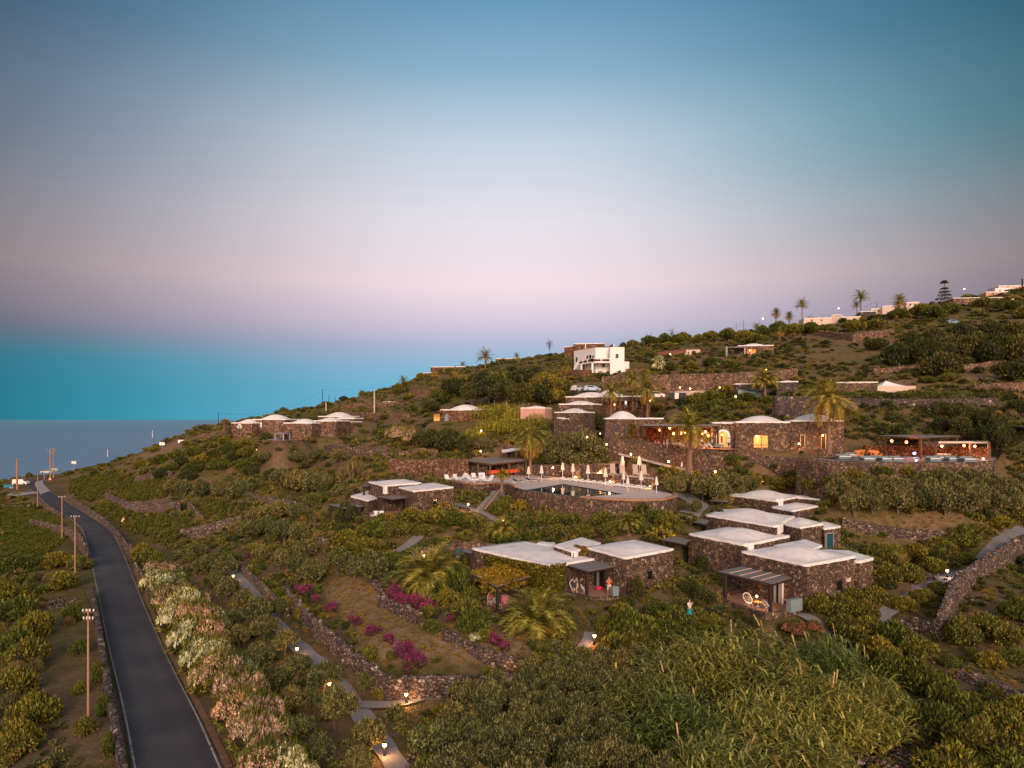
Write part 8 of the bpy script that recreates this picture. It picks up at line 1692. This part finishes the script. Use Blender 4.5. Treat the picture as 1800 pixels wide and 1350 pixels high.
pp = [(1152,109,'sit','creamcloth','hair'),(1158,108.2,'sit','pinktop','hair'),(1167,107.6,'sit','creamcloth','blondhair'),(1173,107.0,'stand','lightshirt','hair'),(1183,106.8,'sit','white','hair'),(1188.5,106,'sit','creamcloth','blondhair'),(1196,106,'sit','white','hair'),(1205,105.8,'stand','white','hair'),(1217,105,'sit','creamcloth','hair'),(1222.5,104.6,'sit','white','blondhair'),(1228,105,'sit','pinktop','hair'),(1233.5,107,'stand','creamcloth','hair'),(1239,104.2,'sit','white','hair'),(1246,104.2,'sit','lightshirt','blondhair'),(1251,104.4,'stand','creamcloth','hair'),(1277,104.6,'stand','lightshirt','hair'),(1281.5,105.2,'stand','white','hair')]
cn = {'creamcloth':'cream','pinktop':'pink','white':'white','lightshirt':'pale blue'}
for i, (px, D, ps, tp, hr) in enumerate(pp):
    w_ = ['at the first table on the left','right of the leftmost guest','at the second table','beside the second table','at the third table','facing the third table','at the fourth table','just left of the big palm trunk','just right of the big palm trunk','second right of the palm trunk','third right of the palm trunk','in the middle of the hall','at the table left of the archway','nearest seat to the archway','at the wall left of the archway','before the right side of the archway','rightmost by the archway'][i]
    person(Vector(((px-HX)*D/F, D, CZ-4.7)), random.choice([0, 3.1, 1.4, -1.4]), f"{'seated' if ps == 'sit' else 'standing'} diner in {cn[tp]} {w_}", ps, tp, 'darkcloth' if i % 3 else 'creamcloth', 1.0, hr)
for k, (px, D) in enumerate(((1152,109),(1158,108.2),(1167,107.6),(1183,106.8),(1188.5,106),(1196,106),(1217,105),(1222.5,104.6),(1228,105),(1239,104.2),(1246,104.2))):
    p = Vector(((px-HX)*D/F, D, CZ-4.7))
    if k == 0:
        DC = empty('dining_chair', p, 0, 'plain dark chair occupied by a diner on the restaurant terrace', 'chair', 'occupied restaurant chairs')
        for nm, c, s in (('seat',(0,0,.44),(.44,.44,.05)),('backrest',(0,.21,.72),(.44,.04,.5)),('leg',(-.2,-.2,.22),(.04,.04,.44)),('leg',(.2,-.2,.22),(.04,.04,.44)),('leg',(-.2,.2,.22),(.04,.04,.44)),('leg',(.2,.2,.22),(.04,.04,.44))): mb = MB(); mb.box(c, s); a = bpy.data.objects.new(nm, mkmesh(nm, mb, M['darkwood'])); C.objects.link(a); link_kid(a, DC)
    else: dup(DC, p, 0)
# ================================================================ copies that read alike: say which one, counted from the left of the photograph
bpy.context.view_layer.update()
byl = {}
for o in C.objects:
    if o.parent is None and 'label' in o and o.get('kind') is None: byl.setdefault(o['label'], []).append(o)
ORD = ['leftmost','second','third','fourth','fifth','sixth','seventh','eighth','ninth']; CNT = ['','','two','three','four','five','six','seven','eight','nine']
for lb_, os_ in byl.items():
    n = len(os_)
    if 2 <= n <= 9 and 'occupied' not in lb_:
        os_.sort(key=lambda o: o.location.x/max(o.location.y, 1))
        for k, o in enumerate(os_):
            s = lb_+(f", {'leftmost' if k == 0 else 'rightmost' if k == n-1 else ORD[k]} of {CNT[n]}")
            o['label'] = s
for o in C.objects:
    if o.get('label') and len(o['label'].split()) > 16: o['label'] = ' '.join(o['label'].split()[:16])
